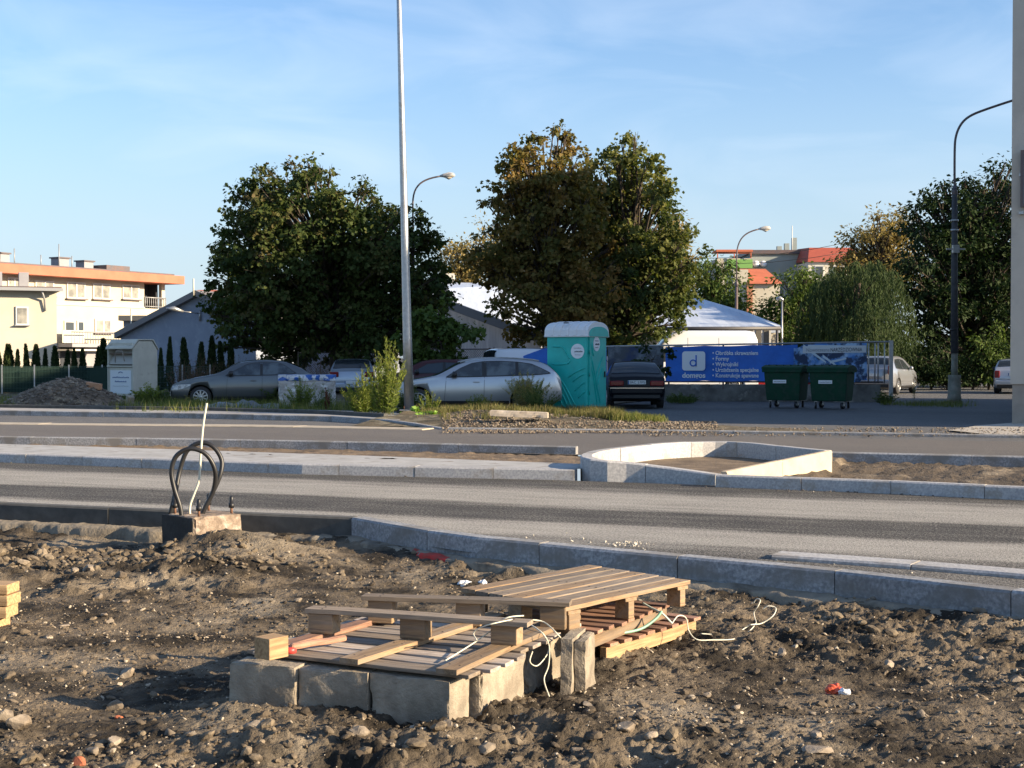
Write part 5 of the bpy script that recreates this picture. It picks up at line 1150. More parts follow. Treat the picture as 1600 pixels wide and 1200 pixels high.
# ================================================================== WRAPPED PACK OF PAVERS AND DEBRIS
wrap = mat('clear_wrap', (.50, .47, .44), .25, c2=(.36, .33, .30), vs=2.2, lo=.45, hi=.6, bump=.03, bs=7, stretch=(1, 1, 2.4), c3=(.66, .64, .62), s3=3.5, lo3=.55, hi3=.64)
bluew = mat('printed_film', (.62, .64, .68), .3, c2=(.03, .12, .42), vs=4, vd=3, lo=.48, hi=.53, bump=.02, bs=8)
pk = at(480, 640, 54); PK = empty('wrapped_pavers', (pk.x, pk.y, 0), R(8), 'film-wrapped pack of pavers with a blue printed top edge behind the weeds', 'paver pack')
rough_block('wrapping', (1.62, 1.0, .80), wrap, PK, (0, .4, .42), (0, 0, 0), .03, .06, .03, 3); rough_block('printed_band', (1.66, 1.04, .17), bluew, PK, (0, .4, .90), (0, 0, 0), .02, .06, .03, 4)
MB().box((0, .4, .04), (1.5, 1.0, .08)).build('pallet_base', wood, PK)
tarp = mat('grey_tarp', (.20, .20, .205), .5, c2=(.12, .12, .125), vs=2, bump=.02, bs=6)
tx, ty = np.meshgrid(np.linspace(-1, 1, 60), np.linspace(-1, 1, 24), indexing='ij'); tz = .16 * (1 - tx ** 2 * .5) * (1 - ty ** 4) * (.6 + fbm(tx * 3, ty * 3, 3)) * (.7 + .3 * np.sin(tx * 9 + ty * 3))
tc_ = gp(380, 632, .2); i = (np.arange(59)[:, None] * 24 + np.arange(23)[None]).ravel()
o = npmesh('tarpaulin', np.stack([tx * 1.1, ty * .5, tz], -1).reshape(-1, 3), np.stack([i, i + 24, i + 25, i + 1], -1), tarp, smooth=True, loc=(tc_.x, tc_.y - .3, .12)); sm_ = o.modifiers.new('s', 'SOLIDIFY'); sm_.thickness = .01; tag(o, 'crumpled grey tarpaulin on the ground in front of the grey hatchback', 'tarpaulin')
pq = at(352, 627, 52); tag(MB().box((0, 0, 0), (1.25, .5, .035)).box((-.45, 0, -.06), (.1, .5, .08)).box((.45, 0, -.06), (.1, .5, .08)).build('board_stack', woodg, None, (pq.x + .1, pq.y, .33), (0, 0, .1)), 'low dark wooden pallet beside the grey tarpaulin', 'pallet')
pq = at(379, 620, 52); tag(crumple('white_bag', 379, 620, .2, white_pl, 'crumpled white bag lying on the low dark pallet', 'bag', z=.35, flat=.6), None); bpy.data.objects['white_bag'].location = (pq.x, pq.y, .40)
pq = gp(808, 652, .2); tag(rough_block('stone_slab', (1.25, .34, .12), mat('pale_slab', (.58, .50, .40), .85, c2=(.42, .35, .27), vs=4), None, (pq.x + .05, pq.y, .27), (0, R(2), R(-6)), .008, .05, .015, 8), 'pale broken stone slab lying on the roadside rubble', 'slab')
pq = at(262, 624, 50); tag(rough_block('timber_offcut', (1.1, .2, .1), woody, None, (pq.x + .2, pq.y, .14), (0, 0, -.1), .008, .05, .015, 8), 'pale timber offcut in the weeds in front of the grey hatchback', 'timber')
# ================================================================== RIGHT-HAND BUILDING
rend = mat('render_cream', (.50, .46, .395), .9, c2=(.43, .395, .34), vs=1.2, vd=6, bump=.003, bs=60, c3=(.34, .315, .28), s3=.8, lo3=.55, hi3=.7)
rend2 = mat('plinth_render', (.34, .295, .245), .9, c2=(.27, .235, .20), vs=3, bump=.004, bs=60)
bc = gp(1578, 663); bang = math.atan2(-.42, .907)
BD = empty('corner_building', (bc.x, bc.y, 0), bang, 'tall cream rendered building cut off by the right edge, with a plinth and wall sign', 'building')
BH = 12.5
MB().box((8, 7.5, BH / 2 + .45), (16, 15, BH - .9 + .0)).build('wall', rend, BD)
MB().box((8.02, 7.52, .45), (15.96, 14.96, .93)).build('plinth', rend2, BD)
MB().box((8, 7.5, BH + .15), (16.5, 15.5, .3)).build('roof', lampgrey, BD)
MB().box((10.5, 18, 8), (11, 6, 16)).build('added_shade_wing', rend, BD)  # unseen wing, added tall so that its shadow reaches the maples
dp = MB(); sgb = MB(); sgb.box((.78, -.16, H + (558 - 278) / 71), (1.0, .10, 1.15)); sg_ = sgb.build('wall_sign', mat('sign_white', (.55, .57, .60), .4), BD, bevel=.02)
MB().box((.70, -.10, H + 280 / 71), (1.0, .14, 1.25)).build('sign_frame', lampgrey, sg_)
for z_ in (1.2, 0): MB().box((.22, -.08, H + 262 / 71 - .2 + z_ * .7 - .3), (.1, .16, .06)).build('bracket', steel, sg_)
for k in range(3):
    for fl in range(4):
        w_ = MB().box((3.2 + k * 4.4, -.02, 1.9 + fl * 2.8), (1.5, .10, 1.5)).build('window', white_pl, BD); MB().box((3.2 + k * 4.4, -.075, 1.9 + fl * 2.8), (1.34, .03, 1.34)).build('pane', mat('dark_glass', (.02, .025, .03), .05) if 'dark_glass' not in MT else MT['dark_glass'], w_)
# ================================================================== VEHICLES
glass = mat('car_glass', (.025, .032, .038), .04, spec=.8)
glass_l = mat('car_glass_light', (.10, .12, .13), .06, c2=(.03, .035, .04), vs=1.6, lo=.42, hi=.58, spec=.8)
trim = mat('black_trim', (.02, .02, .021), .5); tyre_m = mat('tyre', (.025, .025, .026), .8); rim_m = mat('alloy', (.42, .43, .44), .3, .8)
well = mat('wheel_well', (.01, .01, .01), .9); lens_r = mat('tail_lens', (.20, .010, .010), .15); lens_c = mat('head_lens', (.55, .58, .60), .08, c2=(.2, .22, .24), vs=9, coat=.8); plate_m = mat('plate_white', (.72, .73, .72), .4)
chrome = mat('chrome', (.6, .6, .6), .12, 1.0)
def paint(name, c, metal=.35): return mat(name, c, .30, metal, coat=1.0)
def curve(pts):
    xs = [p[0] for p in pts]; zs = [p[1] for p in pts]
    def f(x):
        # monotone-ish smooth interpolation
        if x <= xs[0]: return zs[0]
        if x >= xs[-1]: return zs[-1]
        i = max(j for j in range(len(xs)) if xs[j] <= x); i = min(i, len(xs) - 2); h = xs[i + 1] - xs[i]; t = (x - xs[i]) / h
        def sl(k):
            if k == 0 or k == len(xs) - 1: return 0 if k else (zs[1] - zs[0]) / (xs[1] - xs[0])
            a = (zs[k] - zs[k - 1]) / (xs[k] - xs[k - 1]); b = (zs[k + 1] - zs[k]) / (xs[k + 1] - xs[k]); return 0 if a * b <= 0 else 2 * a * b / (a + b)
        m0, m1 = sl(i) * h, sl(i + 1) * h
        return (2 * t ** 3 - 3 * t * t + 1) * zs[i] + (t ** 3 - 2 * t * t + t) * m0 + (-2 * t ** 3 + 3 * t * t) * zs[i + 1] + (t ** 3 - t * t) * m1
    return f
def car(name, label, pos, rz, top, L, W, belt, wins, wsx, rwx, wheels, pm, wr=.31, group=None, gl=None, tumble=.42, rear=None, front=None, plate=None, handles=(), seams=(), mirror=None, low=.20, cat='car', taper_r=.90, rails=False, frontlights=True, sidestrip=False):
    gl = gl or glass
    r = empty(name, pos, rz, label, cat, group)
    zt = curve(top); bl = curve(belt)
    def hw(x):
        a = max(0, 1 - x / .75); b = max(0, 1 - (L - x) / .6)
        return W / 2 * (1 - .24 * a ** 2.0) * (1 - (1 - taper_r) * b ** 2)
    def sec(x):
        w = hw(x); t = zt(x); b = min(bl(x), t - .035); zb = low + .10 * max(0, 1 - x / .5) + .12 * max(0, 1 - (L - x) / .5)
        b = max(b, zb + .2); wt = max(.3, w * .955 - tumble * max(0, t - .06 - b)); hgt = t - b
        return [(0, zb), (w * .80, zb), (w * .955, zb + .05), (w * .992, zb + .16), (w, zb + (b - zb) * .55), (w * .988, b - .09 * (b - zb)), (w * .955, b), (wt + .012, b + hgt * .80), (wt - .03, b + hgt * .93), (wt * .80, t - .012), (wt * .45, t + .003), (0, t + .01)]
    xs = sorted(set([round(x, 3) for x in list(np.linspace(0, L, 64)) + [.02, .06, .1, L - .02, L - .05, L - .1]]))
    V = []; 
    for x in xs:
        s = sec(x); V += [(x - L / 2, -y, z) for y, z in s] + [(x - L / 2, y, z) for y, z in reversed(s[1:-1])]
    q = 22; n = len(xs)
    Fs = [(i * q + j, i * q + (j + 1) % q, (i + 1) * q + (j + 1) % q, (i + 1) * q + j) for i in range(n - 1) for j in range(q)]
    Fs += [tuple(range(q - 1, -1, -1)), tuple(range((n - 1) * q, n * q))]
    Fs = [tuple(reversed(f)) for f in Fs]
    b = MB(); b.add(V, Fs, smooth=True); body = b.build('body', [pm, well], r)
    def recalc(ob):
        bb = bmesh.new(); bb.from_mesh(ob.data); bmesh.ops.recalc_face_normals(bb, faces=bb.faces); bb.to_mesh(ob.data); bb.free()
    recalc(body)
    cut = MB()
    for wx in wheels:
        for s in (-1, 1): cut.cyl((wx - L / 2, s * (W / 2 - .26), wr), (wx - L / 2, s * (W / 2 + .2), wr), wr + .055, 28)
    co = cut.build('cutter', well); recalc(co); co.location = r.location; co.rotation_euler = r.rotation_euler; bpy.context.view_layer.update(); md = body.modifiers.new('b', 'BOOLEAN'); md.object = co; md.operation = 'DIFFERENCE'; md.solver = 'EXACT'
    try: md.material_mode = 'TRANSFER'
    except Exception: pass
    dg = bpy.context.evaluated_depsgraph_get(); me = bpy.data.meshes.new_from_object(body.evaluated_get(dg)); body.modifiers.clear(); body.data = me; bpy.data.objects.remove(co)
    def sideY(x, z):
        s = sec(x); 
        for (y0, z0), (y1, z1) in zip(s[1:], s[2:]):
            if z0 <= z <= z1: return y0 + (y1 - y0) * (z - z0) / max(1e-6, z1 - z0)
        return s[-2][0]
    def topZ(x, y):
        s = sec(x)[6:]
        for (y0, z0), (y1, z1) in zip(s, s[1:]):
            if y1 <= y <= y0: return z0 + (z1 - z0) * (y0 - y) / max(1e-6, y0 - y1)
        return s[0][1]
    def sidepatch(nm, pts, m, sd, off=.006, nx=14, nz=5, parent=None):
        lo = curve([(p[0], p[1]) for p in pts]); hi = curve([(p[0], p[2]) for p in pts]); x0, x1 = pts[0][0], pts[-1][0]
        lin = lambda k: (lambda x: np.interp(x, [p[0] for p in pts], [p[k] for p in pts])); lo, hi = lin(1), lin(2)
        vs = []
        for o_ in (off, -.012):
            for i in range(nx + 1):
                x = x0 + (x1 - x0) * i / nx
                for j in range(nz + 1): z = lo(x) + (hi(x) - lo(x)) * j / nz; vs.append((x - L / 2, sd * (sideY(x, z) + o_), z))
        k = (nx + 1) * (nz + 1); fs = [(i * (nz + 1) + j, i * (nz + 1) + j + 1, (i + 1) * (nz + 1) + j + 1, (i + 1) * (nz + 1) + j) for i in range(nx) for j in range(nz)]
        if sd < 0: fs = [tuple(reversed(f)) for f in fs]
        return MB().add(vs, fs, smooth=True).build(nm, m, parent or r)
    def toppatch(nm, x0, x1, k, m, off=.008, nx=10, ny=12, lift=(0, 0, 1)):
        vs = []; kk = k if isinstance(k, tuple) else (k, k)
        for i in range(nx + 1):
            x = x0 + (x1 - x0) * i / nx; wt = sec(x)[7][0] * (kk[0] + (kk[1] - kk[0]) * i / nx)
            for j in range(ny + 1): y = wt * (2 * j / ny - 1); vs.append((x - L / 2 + lift[0] * off, y, topZ(x, abs(y)) + off))
        fs = [(i * (ny + 1) + j, (i + 1) * (ny + 1) + j, (i + 1) * (ny + 1) + j + 1, i * (ny + 1) + j + 1) for i in range(nx) for j in range(ny)]
        return MB().add(vs, fs, smooth=True).build(nm, m, r)
    toppatch('windscreen', wsx[0], wsx[1], .93, gl, lift=(-1, 0, 1)); toppatch('rear_window', rwx[0], rwx[1], .90, glass, lift=(1, 0, 1))
    for sd in (-1, 1):
        g = []
        lo0 = min(p[1] for w_ in wins for p in w_)
        allp = [(wins[0][0][0] - .07, wins[0][0][1] - .02, wins[0][0][1] + .0)] + [(p[0], p[1] - .025, p[2] + .022) for w_ in wins for p in w_] + [(wins[-1][-1][0] + .07, wins[-1][-1][1] - .01, wins[-1][-1][1] + .01)]
        sidepatch('window_trim', allp, trim, sd, .004, 40, 4)
        for w_ in wins: sidepatch('side_window', w_, gl, sd, .009)
        for (xh, zh) in handles: 
            y = sideY(xh, zh); MB().box((xh - L / 2, sd * (y + .018), zh), (.17, .03, .03)).build('door_handle', pm, r, bevel=.008)
        for (xs_, z0, z1, dxs) in seams:
            mb = MB(); mb.tube([(xs_ + dxs * t - L / 2, sd * (sideY(xs_ + dxs * t, z0 + (z1 - z0) * t) + .001), z0 + (z1 - z0) * t) for t in np.linspace(0, 1, 8)], .006, 4); mb.build('door_seam', trim, r)
        if mirror:
            y = sideY(mirror, bl(mirror)) + .10; MB().tube([(mirror - L / 2 - .09, sd * y, bl(mirror) + .07), (mirror - L / 2 - .04, sd * y, bl(mirror) + .075), (mirror - L / 2 + .05, sd * y, bl(mirror) + .08)], [.04, .085, .07], 10).build('mirror', pm if sidestrip else trim, r)
        if sidestrip: sidepatch('side_strip', [(wheels[0] + wr + .1, .50, .545), (wheels[1] - wr - .1, .50, .545)], pm, sd, .014)
        sidepatch('sill', [(wheels[0] + wr + .08, low + .03, low + .13), (wheels[1] - wr - .08, low + .03, low + .13)], trim, sd, .004)
        if frontlights:
            zf = zt(.14); sidepatch('headlight', [(.06, zf - .20, zf - .08), (.2, zf - .20, zf - .045), (.42, zf - .14, zf - .03), (.60, zf - .06, zf - .03)], lens_c, sd, .007)
    if rails:
        for sd in (-1, 1):
            MB().tube([(x - L / 2, sd * (sec(x)[8][0] - .03), topZ(x, sec(x)[8][0] - .03) + .035) for x in np.linspace(2.1, L - .6, 14)], .018, 6).build('roof_rail', steel, r)
    # wheels
    for wx in wheels:
        for sd in (-1, 1):
            mb = MB(); mb.tube([(0, -sd * .1, 0), (0, -sd * .09, 0), (0, sd * .08, 0), (0, sd * .10, 0)], [wr - .05, wr, wr, wr - .04], 28); wo = empty('wheel', (wx - L / 2, sd * (W / 2 - .12), wr)); wo.parent = r
            t_o = mb.build('tyre', tyre_m, wo)
            mb = MB(); mb.tube([(0, sd * .085, 0), (0, sd * .103, 0)], [wr * .66, wr * .64], 24); rr_ = mb.build('rim', well, wo)
            for k in range(10):
                a = k * math.pi / 5; m2 = Matrix.Rotation(a, 4, 'Y'); MB().box((0, sd * .108, wr * .35), (.045, .014, wr * .56), mat=m2).build('spoke', rim_m, wo) if k < 10 else None
            MB().tube([(0, sd * .10, 0), (0, sd * .118, 0)], [.055, .045], 12).build('hub', rim_m, wo)
            mb = MB(); mb.tube([(wr * .645 * math.cos(a), sd * .106, wr * .645 * math.sin(a)) for a in np.linspace(0, 2 * math.pi, 29)], .015, 6, cap=False); mb.build('rim_lip', rim_m, wo)
    ex = L / 2
    if front:
        MB().box((-ex - .0, 0, .52), (.05, .62, .16)).build('grille', trim, r, bevel=.02); MB().box((-ex + .02, 0, .30), (.06, 1.0, .12)).build('air_intake', trim, r, bevel=.02)
        MB().box((-ex - .03, 0, .40), (.02, .52, .11)).build('number_plate', plate_m, r)
    if rear:
        lw, lz, lh, lwid, ph, bz = rear       # lamp centre y, z, height, width, plate z, bumper z
        for sd in (-1, 1): MB().box((ex - .015, sd * lw, lz), (.10, lwid, lh)).build('tail_light', lens_r, r, bevel=.03)
        bmp = MB(); bmp.box((ex + .01, 0, bz), (.14, W * .90, .20)); bu = bmp.build('bumper', pm, r, bevel=.05)
        MB().box((ex - .02, 0, bz - .16), (.10, W * .80, .12)).build('bumper_skirt', trim, r, bevel=.02)
        pl = MB().box((ex + (.005 if ph > bz + .12 else .09), 0, ph), (.02, .52, .115)).build('number_plate', plate_m, r, bevel=.004)
        if plate: text_obj(plate, .10, ink, pl, (ex + (.005 if ph > bz + .12 else .09) + .012, -.21, ph - .035), (math.pi / 2, 0, math.pi / 2), maxw=.44)
        MB().box((ex + (.005 if ph > bz + .12 else .09) + .011, -.24, ph), (.003, .035, .11)).build('plate_band', inkb, pl)
    return r
# grey three-quarter hatchback on the left
pa = lambda px, ppm, z=0: Vector(((px - 800) / ppm, F / ppm, z))
car('parked_car', 'dark grey-green hatchback parked side-on at the left, nose pointing left', pa(384, 51.5), R(9),
    [(0, .52), (.03, .64), (.15, .73), (.6, .86), (1.1, .96), (1.3, 1.0), (2.0, 1.34), (2.3, 1.40), (2.8, 1.42), (3.3, 1.38), (3.75, 1.22), (4.05, 1.04), (4.2, .96), (4.25, .72)], 4.35, 1.76, [(0, .7), (.8, .84), (1.5, .93), (3, .97), (4.3, 1.0)],
    [[(1.68, .955, .98), (1.95, .96, 1.13), (2.25, .965, 1.28), (2.62, .97, 1.335)], [(2.70, .975, 1.335), (3.15, .985, 1.32), (3.35, 1.0, 1.24), (3.62, 1.02, 1.05)]], (1.36, 2.03), (3.42, 4.0), (.88, 3.42), paint('paint_grey_green', (.105, .115, .120), .5),
    wr=.315, front=True, handles=((2.42, .80),), seams=((1.62, .30, .93, .05), (2.66, .30, .95, .03)), mirror=1.78, gl=glass_l)
car('parked_car', 'silver estate car with roof rails parked side-on between the mast and the toilet cabin', pa(735, 57.2), R(5),
    [(0, .52), (.03, .64), (.2, .75), (.7, .87), (1.2, .96), (1.4, 1.0), (2.2, 1.38), (2.6, 1.46), (3.2, 1.48), (4.0, 1.43), (4.4, 1.33), (4.68, 1.08), (4.8, .9), (4.83, .7)], 4.83, 1.84, [(0, .7), (.9, .86), (1.6, .95), (3.4, 1.0), (4.8, 1.06)],
    [[(1.78, .975, 1.0), (2.1, .985, 1.19), (2.4, .99, 1.32), (2.68, .995, 1.365)], [(2.80, 1.0, 1.375), (3.2, 1.01, 1.38), (3.58, 1.02, 1.36)], [(3.66, 1.025, 1.355), (4.0, 1.035, 1.31), (4.25, 1.05, 1.2), (4.45, 1.07, 1.10)]], (1.42, 2.24), (4.42, 4.72), (.96, 3.81), paint('paint_silver', (.44, .455, .475), .6),
    wr=.33, handles=((2.52, .84), (3.50, .87)), seams=((1.66, .30, .94, .06), (2.72, .30, .98, .02), (3.62, .62, 1.0, .06)), mirror=1.95, rails=True, gl=glass_l, front=True)
bm = car('parked_car', 'black saloon seen from behind, right of the toilet cabin', pa(989, 51.2), R(-90 - 2),
    [(0, .5), (.04, .68), (.8, .82), (1.35, .92), (1.45, .95), (2.05, 1.31), (2.5, 1.37), (3.0, 1.35), (3.3, 1.25), (3.7, 1.01), (3.8, .98), (4.30, .95), (4.40, .90), (4.43, .72)], 4.43, 1.70, [(0, .7), (1, .82), (2.5, .90), (4.4, .92)],
    [[(1.8, .93, .97), (2.1, .93, 1.2), (2.6, .94, 1.27)], [(2.68, .94, 1.27), (3.1, .94, 1.22), (3.4, .95, 1.05)]], (1.5, 2.05), (3.08, 3.66), (.8, 3.5), mat('paint_black', (.005, .007, .012), .35, 0.0, spec=.25), rear=(.58, .74, .15, .40, .77, .52), plate='SRC 57PS', mirror=1.75, taper_r=.95)
MB().box((2.215 + .075, 0, .605), (.03, 1.56, .022)).build('chrome_strip', chrome, bm)
car('parked_car', 'light blue-silver hatchback seen from behind through the tall weeds', pa(553, 39.5, -.02), R(-90 + 4),
    [(0, .55), (.05, .7), (.8, .9), (1.2, 1.0), (1.9, 1.38), (2.5, 1.46), (3.4, 1.44), (3.7, 1.34), (4.05, 1.02), (4.15, .95), (4.2, .7)], 4.2, 1.76, [(0, .75), (1.5, .93), (4.2, .98)],
    [[(1.7, .97, 1.05), (2.1, .98, 1.28), (2.6, .98, 1.33)], [(2.7, .98, 1.33), (3.3, 1.0, 1.3), (3.5, 1.02, 1.15)]], (1.3, 1.9), (3.52, 3.98), (.85, 3.4), paint('paint_pale_silver', (.40, .45, .52), .45), rear=(.66, .86, .20, .34, .56, .44), mirror=1.75)
car('parked_car', 'dark red car mostly hidden behind the bonnet of the silver estate', pa(668, 46, 0), R(4),
    [(0, .55), (.05, .7), (.8, .9), (1.2, 1.0), (1.9, 1.36), (2.5, 1.42), (3.4, 1.40), (3.7, 1.30), (4.05, 1.02), (4.15, .95), (4.2, .7)], 4.2, 1.70, [(0, .75), (1.5, .93), (4.2, .98)],
    [[(1.7, .97, 1.05), (2.1, .98, 1.26), (2.6, .98, 1.31)], [(2.7, .98, 1.31), (3.3, 1.0, 1.28), (3.5, 1.02, 1.15)]], (1.3, 1.9), (3.52, 3.98), (.85, 3.4), mat('paint_dark_red', (.055, .007, .009), .35), mirror=1.75)
car('parked_car', 'silver hatchback behind the bare bars of the gate post', pa(1386, 37.5, 0), math.atan2(-.86, -.51),
    [(0, .55), (.05, .7), (.8, .92), (1.1, 1.05), (1.8, 1.48), (2.4, 1.56), (3.4, 1.54), (3.7, 1.44), (3.95, 1.05), (4.05, .95), (4.1, .7)], 4.0, 1.72, [(0, .75), (1.5, .96), (4.2, 1.02)],
    [[(1.55, 1.0, 1.08), (2.0, 1.01, 1.36), (2.5, 1.02, 1.42)], [(2.6, 1.02, 1.42), (3.2, 1.04, 1.40), (3.5, 1.06, 1.25)]], (1.15, 1.8), (3.64, 3.86), (.8, 3.3), paint('paint_silver_c', (.34, .355, .38), .5), rear=(.70, .98, .36, .20, .78, .50), mirror=1.7, sidestrip=True)
car('parked_car', 'pale silver estate car seen from behind at the corner of the right building', pa(1588, 37.0, 0), math.atan2(-.93, -.36),
    [(0, .55), (.05, .7), (.8, .9), (1.2, 1.0), (1.9, 1.36), (2.5, 1.44), (3.7, 1.42), (4.05, 1.34), (4.32, 1.02), (4.4, .92), (4.45, .7)], 4.45, 1.70, [(0, .75), (1.5, .93), (4.2, .98)],
    [[(1.7, .97, 1.05), (2.1, .98, 1.28), (2.6, .98, 1.33)], [(2.7, .98, 1.33), (3.5, 1.0, 1.32), (3.9, 1.02, 1.2)]], (1.3, 1.9), (3.98, 4.25), (.85, 3.5), paint('paint_silver_d', (.42, .45, .50), .4), rear=(.68, .80, .30, .20, .80, .46), mirror=1.75)
car('white_van', 'white high-roofed van behind the blue banner, only its roof showing', pa(1075, 37.5, 0), R(2),
    [(0, .8), (.08, 1.0), (.7, 1.2), (.95, 1.35), (1.6, 2.15), (2.0, 2.46), (2.6, 2.6), (5.0, 2.6), (5.4, 2.55), (5.5, 2.3)], 5.5, 2.0, [(0, .9), (1.5, 1.2), (5.5, 1.25)],
    [[(1.35, 1.32, 1.45), (1.7, 1.33, 1.85), (2.4, 1.34, 2.0)]], (1.0, 1.75), (5.40, 5.46), (1.0, 4.5), paint('paint_white', (.72, .74, .77), 0), tumble=.16, cat='van', wr=.34, front=True, seams=((2.6, .4, 2.3, .02), (3.9, .4, 2.3, .0)), taper_r=.97)
car('white_van', 'small white van partly hidden between the silver estate and the toilet cabin', pa(846, 42.5, 0), R(180 + 20),
    [(0, .7), (.08, .85), (.7, 1.05), (.95, 1.15), (1.5, 1.65), (1.9, 1.78), (2.6, 1.82), (3.9, 1.80), (4.1, 1.7), (4.2, 1.3)], 4.2, 1.76, [(0, .8), (1.5, 1.05), (4.2, 1.08)],
    [[(1.3, 1.1, 1.2), (1.6, 1.11, 1.5), (2.2, 1.12, 1.6)]], (1.0, 1.55), (4.05, 4.17), (.9, 3.5), MT['paint_white'], tumble=.22, cat='van', wr=.31, front=True)
# vehicles parked behind the banner, only wheels and sills show under it
car('parked_car', 'red car behind the banner, showing only below its lower edge', pa(1190, 37, 0), R(178),
    [(0, .55), (.05, .7), (.8, .9), (1.2, 1.0), (1.9, 1.36), (2.5, 1.42), (3.4, 1.40), (3.7, 1.30), (4.05, 1.02), (4.15, .95), (4.2, .7)], 4.2, 1.70, [(0, .75), (1.5, .93), (4.2, .98)],
    [[(1.7, .97, 1.05), (2.1, .98, 1.26), (2.6, .98, 1.31)]], (1.3, 1.9), (3.52, 3.98), (.85, 3.4), paint('paint_red', (.30, .015, .015), .1))
# ================================================================== TREES
def tree(name, label, base, blobs, ppm, dens, leaf, m, depth=.8, cat='tree', trunk_r=.25, branches=True, lobed=True, twig_n=12, twig_r=.24, group=None, bm=None, rag=.10, seed=1, ztrunk=None, crown_name='crown', tcol=None, hang=0.0, sat=6, clump=.48):
    """blobs: (px, py, r_px[, tint]) measured in the picture, given real positions at the tree's distance with depth of their own"""
    rs = np.random.default_rng(seed); rd = random.Random(seed)
    B = Vector(base); root = empty(name, (B.x, B.y, 0), 0, label, cat, group)
    cen = []; 
    wtot = (max(b[0] for b in blobs) - min(b[0] for b in blobs)) / ppm
    cxm = (max(b[0] for b in blobs) + min(b[0] for b in blobs)) / 2
    for b in blobs:
        x, z = (b[0] - 800) / ppm, H + (558 - b[1]) / ppm
        edge = min(1, abs(b[0] - cxm) / (wtot * ppm / 2)); dy = rd.uniform(-1, 1) * wtot * .5 * depth * math.sqrt(max(.04, 1 - edge ** 2)) * .8
        # keep the outline where it is seen when the blob sits nearer or farther
        Y = B.y + dy; k = Y / B.y
        cen.append((x * k - B.x, dy, (z - H) * k + H, b[2] / ppm, b[3] if len(b) > 3 else 0))
        if b[2] / ppm > .9:      # a second lump behind/before so that the crown has depth
            dy2 = -dy if abs(dy) > .6 else wtot * .3 * rd.choice((-1, 1)); Y = B.y + dy2; k = Y / B.y; cen.append((x * k - B.x, dy2, (z - H) * k + H, b[2] / ppm * .92, b[3] if len(b) > 3 else 0))
    for (x, y, z, r, tn) in list(cen):
        if r > .55 and sat:
            for _ in range(sat):
                d_ = Vector((rd.gauss(0, 1), rd.gauss(0, .8), rd.gauss(.25, .9))).normalized(); r2 = rd.uniform(.16, .30) * r + .06
                cen.append((x + d_.x * r * 1.08, y + d_.y * r * 1.08, z + d_.z * r * 1.05, r2, tn + .05))
    C = []; Dn = []; T = []
    for (x, y, z, r, tn) in cen:
        n = max(3, int(dens * r ** 2.3)); ns_ = max(1, n // 7)
        ds = rs.normal(size=(ns_, 3)); ds /= np.linalg.norm(ds, axis=1, keepdims=True); sc_r = r * (rs.uniform(0, 1, ns_) ** .33) * (1 + rag * rs.normal(size=ns_) * .6)
        sub_c = ds * sc_r[:, None] * np.array([1, 1, .9]); pick = rs.integers(0, ns_, n); cr = min(clump, r * .45)
        d = ds[pick]; tw = np.array([x, y, z]) + sub_c[pick] + rs.normal(size=(n, 3)) * cr * np.array([.55, .55, .36])
        tt = rs.uniform(-.10, .10, n) + .5 + tn + rs.uniform(-.24, .24, ns_)[pick]
        off = rs.normal(size=(n, twig_n, 3)) * twig_r * np.array([.55, .55, .38]) ; ldir = off + d[:, None, :] * .2 + np.array([0, 0, -.25 - hang]) + rs.normal(size=off.shape) * .15
        C.append((tw[:, None, :] + off).reshape(-1, 3)); Dn.append(ldir.reshape(-1, 3)); T.append((tt[:, None] + rs.uniform(-.2, .2, (n, twig_n))).ravel())
    C = np.concatenate(C); Dn = np.concatenate(Dn); T = np.clip(np.concatenate(T), 0, 1); ok = C[:, 2] > .25; C, Dn, T = C[ok], Dn[ok], T[ok]
    Ln = leaf * rs.uniform(.4, 1.35, len(C)); nr = rs.normal(size=(len(C), 3)) * .7 + np.array([0, -.0, 1.0])
    V, Fc = leaf_geo(C, Dn, Ln, Ln * (.95 if lobed else .5), nr, lobed)
    npmesh(crown_name, V, Fc, m, parent=root, attr=T)
    mb = MB(); zt_ = ztrunk or (min(c[2] for c in cen) + .8)
    top = Vector((sum(c[0] for c in cen) / len(cen), 0, max(c[2] for c in cen) * .8))
    fork = Vector((top.x * .15, 0, zt_)); mb.tube([(0, 0, -.1), (0.02, 0, .25), (fork.x * .5, 0, zt_ * .5), tuple(fork), tuple(fork.lerp(top, .5)), tuple(top)], [trunk_r * 1.5, trunk_r * 1.08, trunk_r, trunk_r * .85, trunk_r * .5, trunk_r * .15], 10)
    if branches:
        for (x, y, z, r, tn) in cen:
            e = Vector((x, y, z)); s = fork.lerp(top, max(0, min(.8, (z - zt_) / max(.1, top.z - zt_) * .55 - .05))); mid_ = s.lerp(e, .5) + Vector((rd.uniform(-.2, .2), rd.uniform(-.2, .2), -.10 * (e - s).length * .5 + .15))
            rb = trunk_r * .34; mb.tube([tuple(s), tuple(mid_), tuple(e)], [rb, rb * .6, rb * .2], 6, cap=False)
            for _ in range(3):
                e3 = e + Vector((rd.uniform(-1, 1), rd.uniform(-1, 1), rd.uniform(-.5, 1))) * r * .8; mb.tube([tuple(mid_.lerp(e, .7)), tuple(e3)], [rb * .28, rb * .08], 4, cap=False)
    mb.build('trunk', bm or bark, root); return root
LM_m1 = leafmat('leaf_maple_green', [(0.022, 0.038, 0.013), (0.041, 0.065, 0.018), (0.066, 0.086, 0.022), (0.112, 0.086, 0.037)], .25)
LM_m2 = leafmat('leaf_maple_autumn', [(0.052, 0.069, 0.021), (0.115, 0.109, 0.032), (0.196, 0.144, 0.046), (0.299, 0.184, 0.069)], .38)
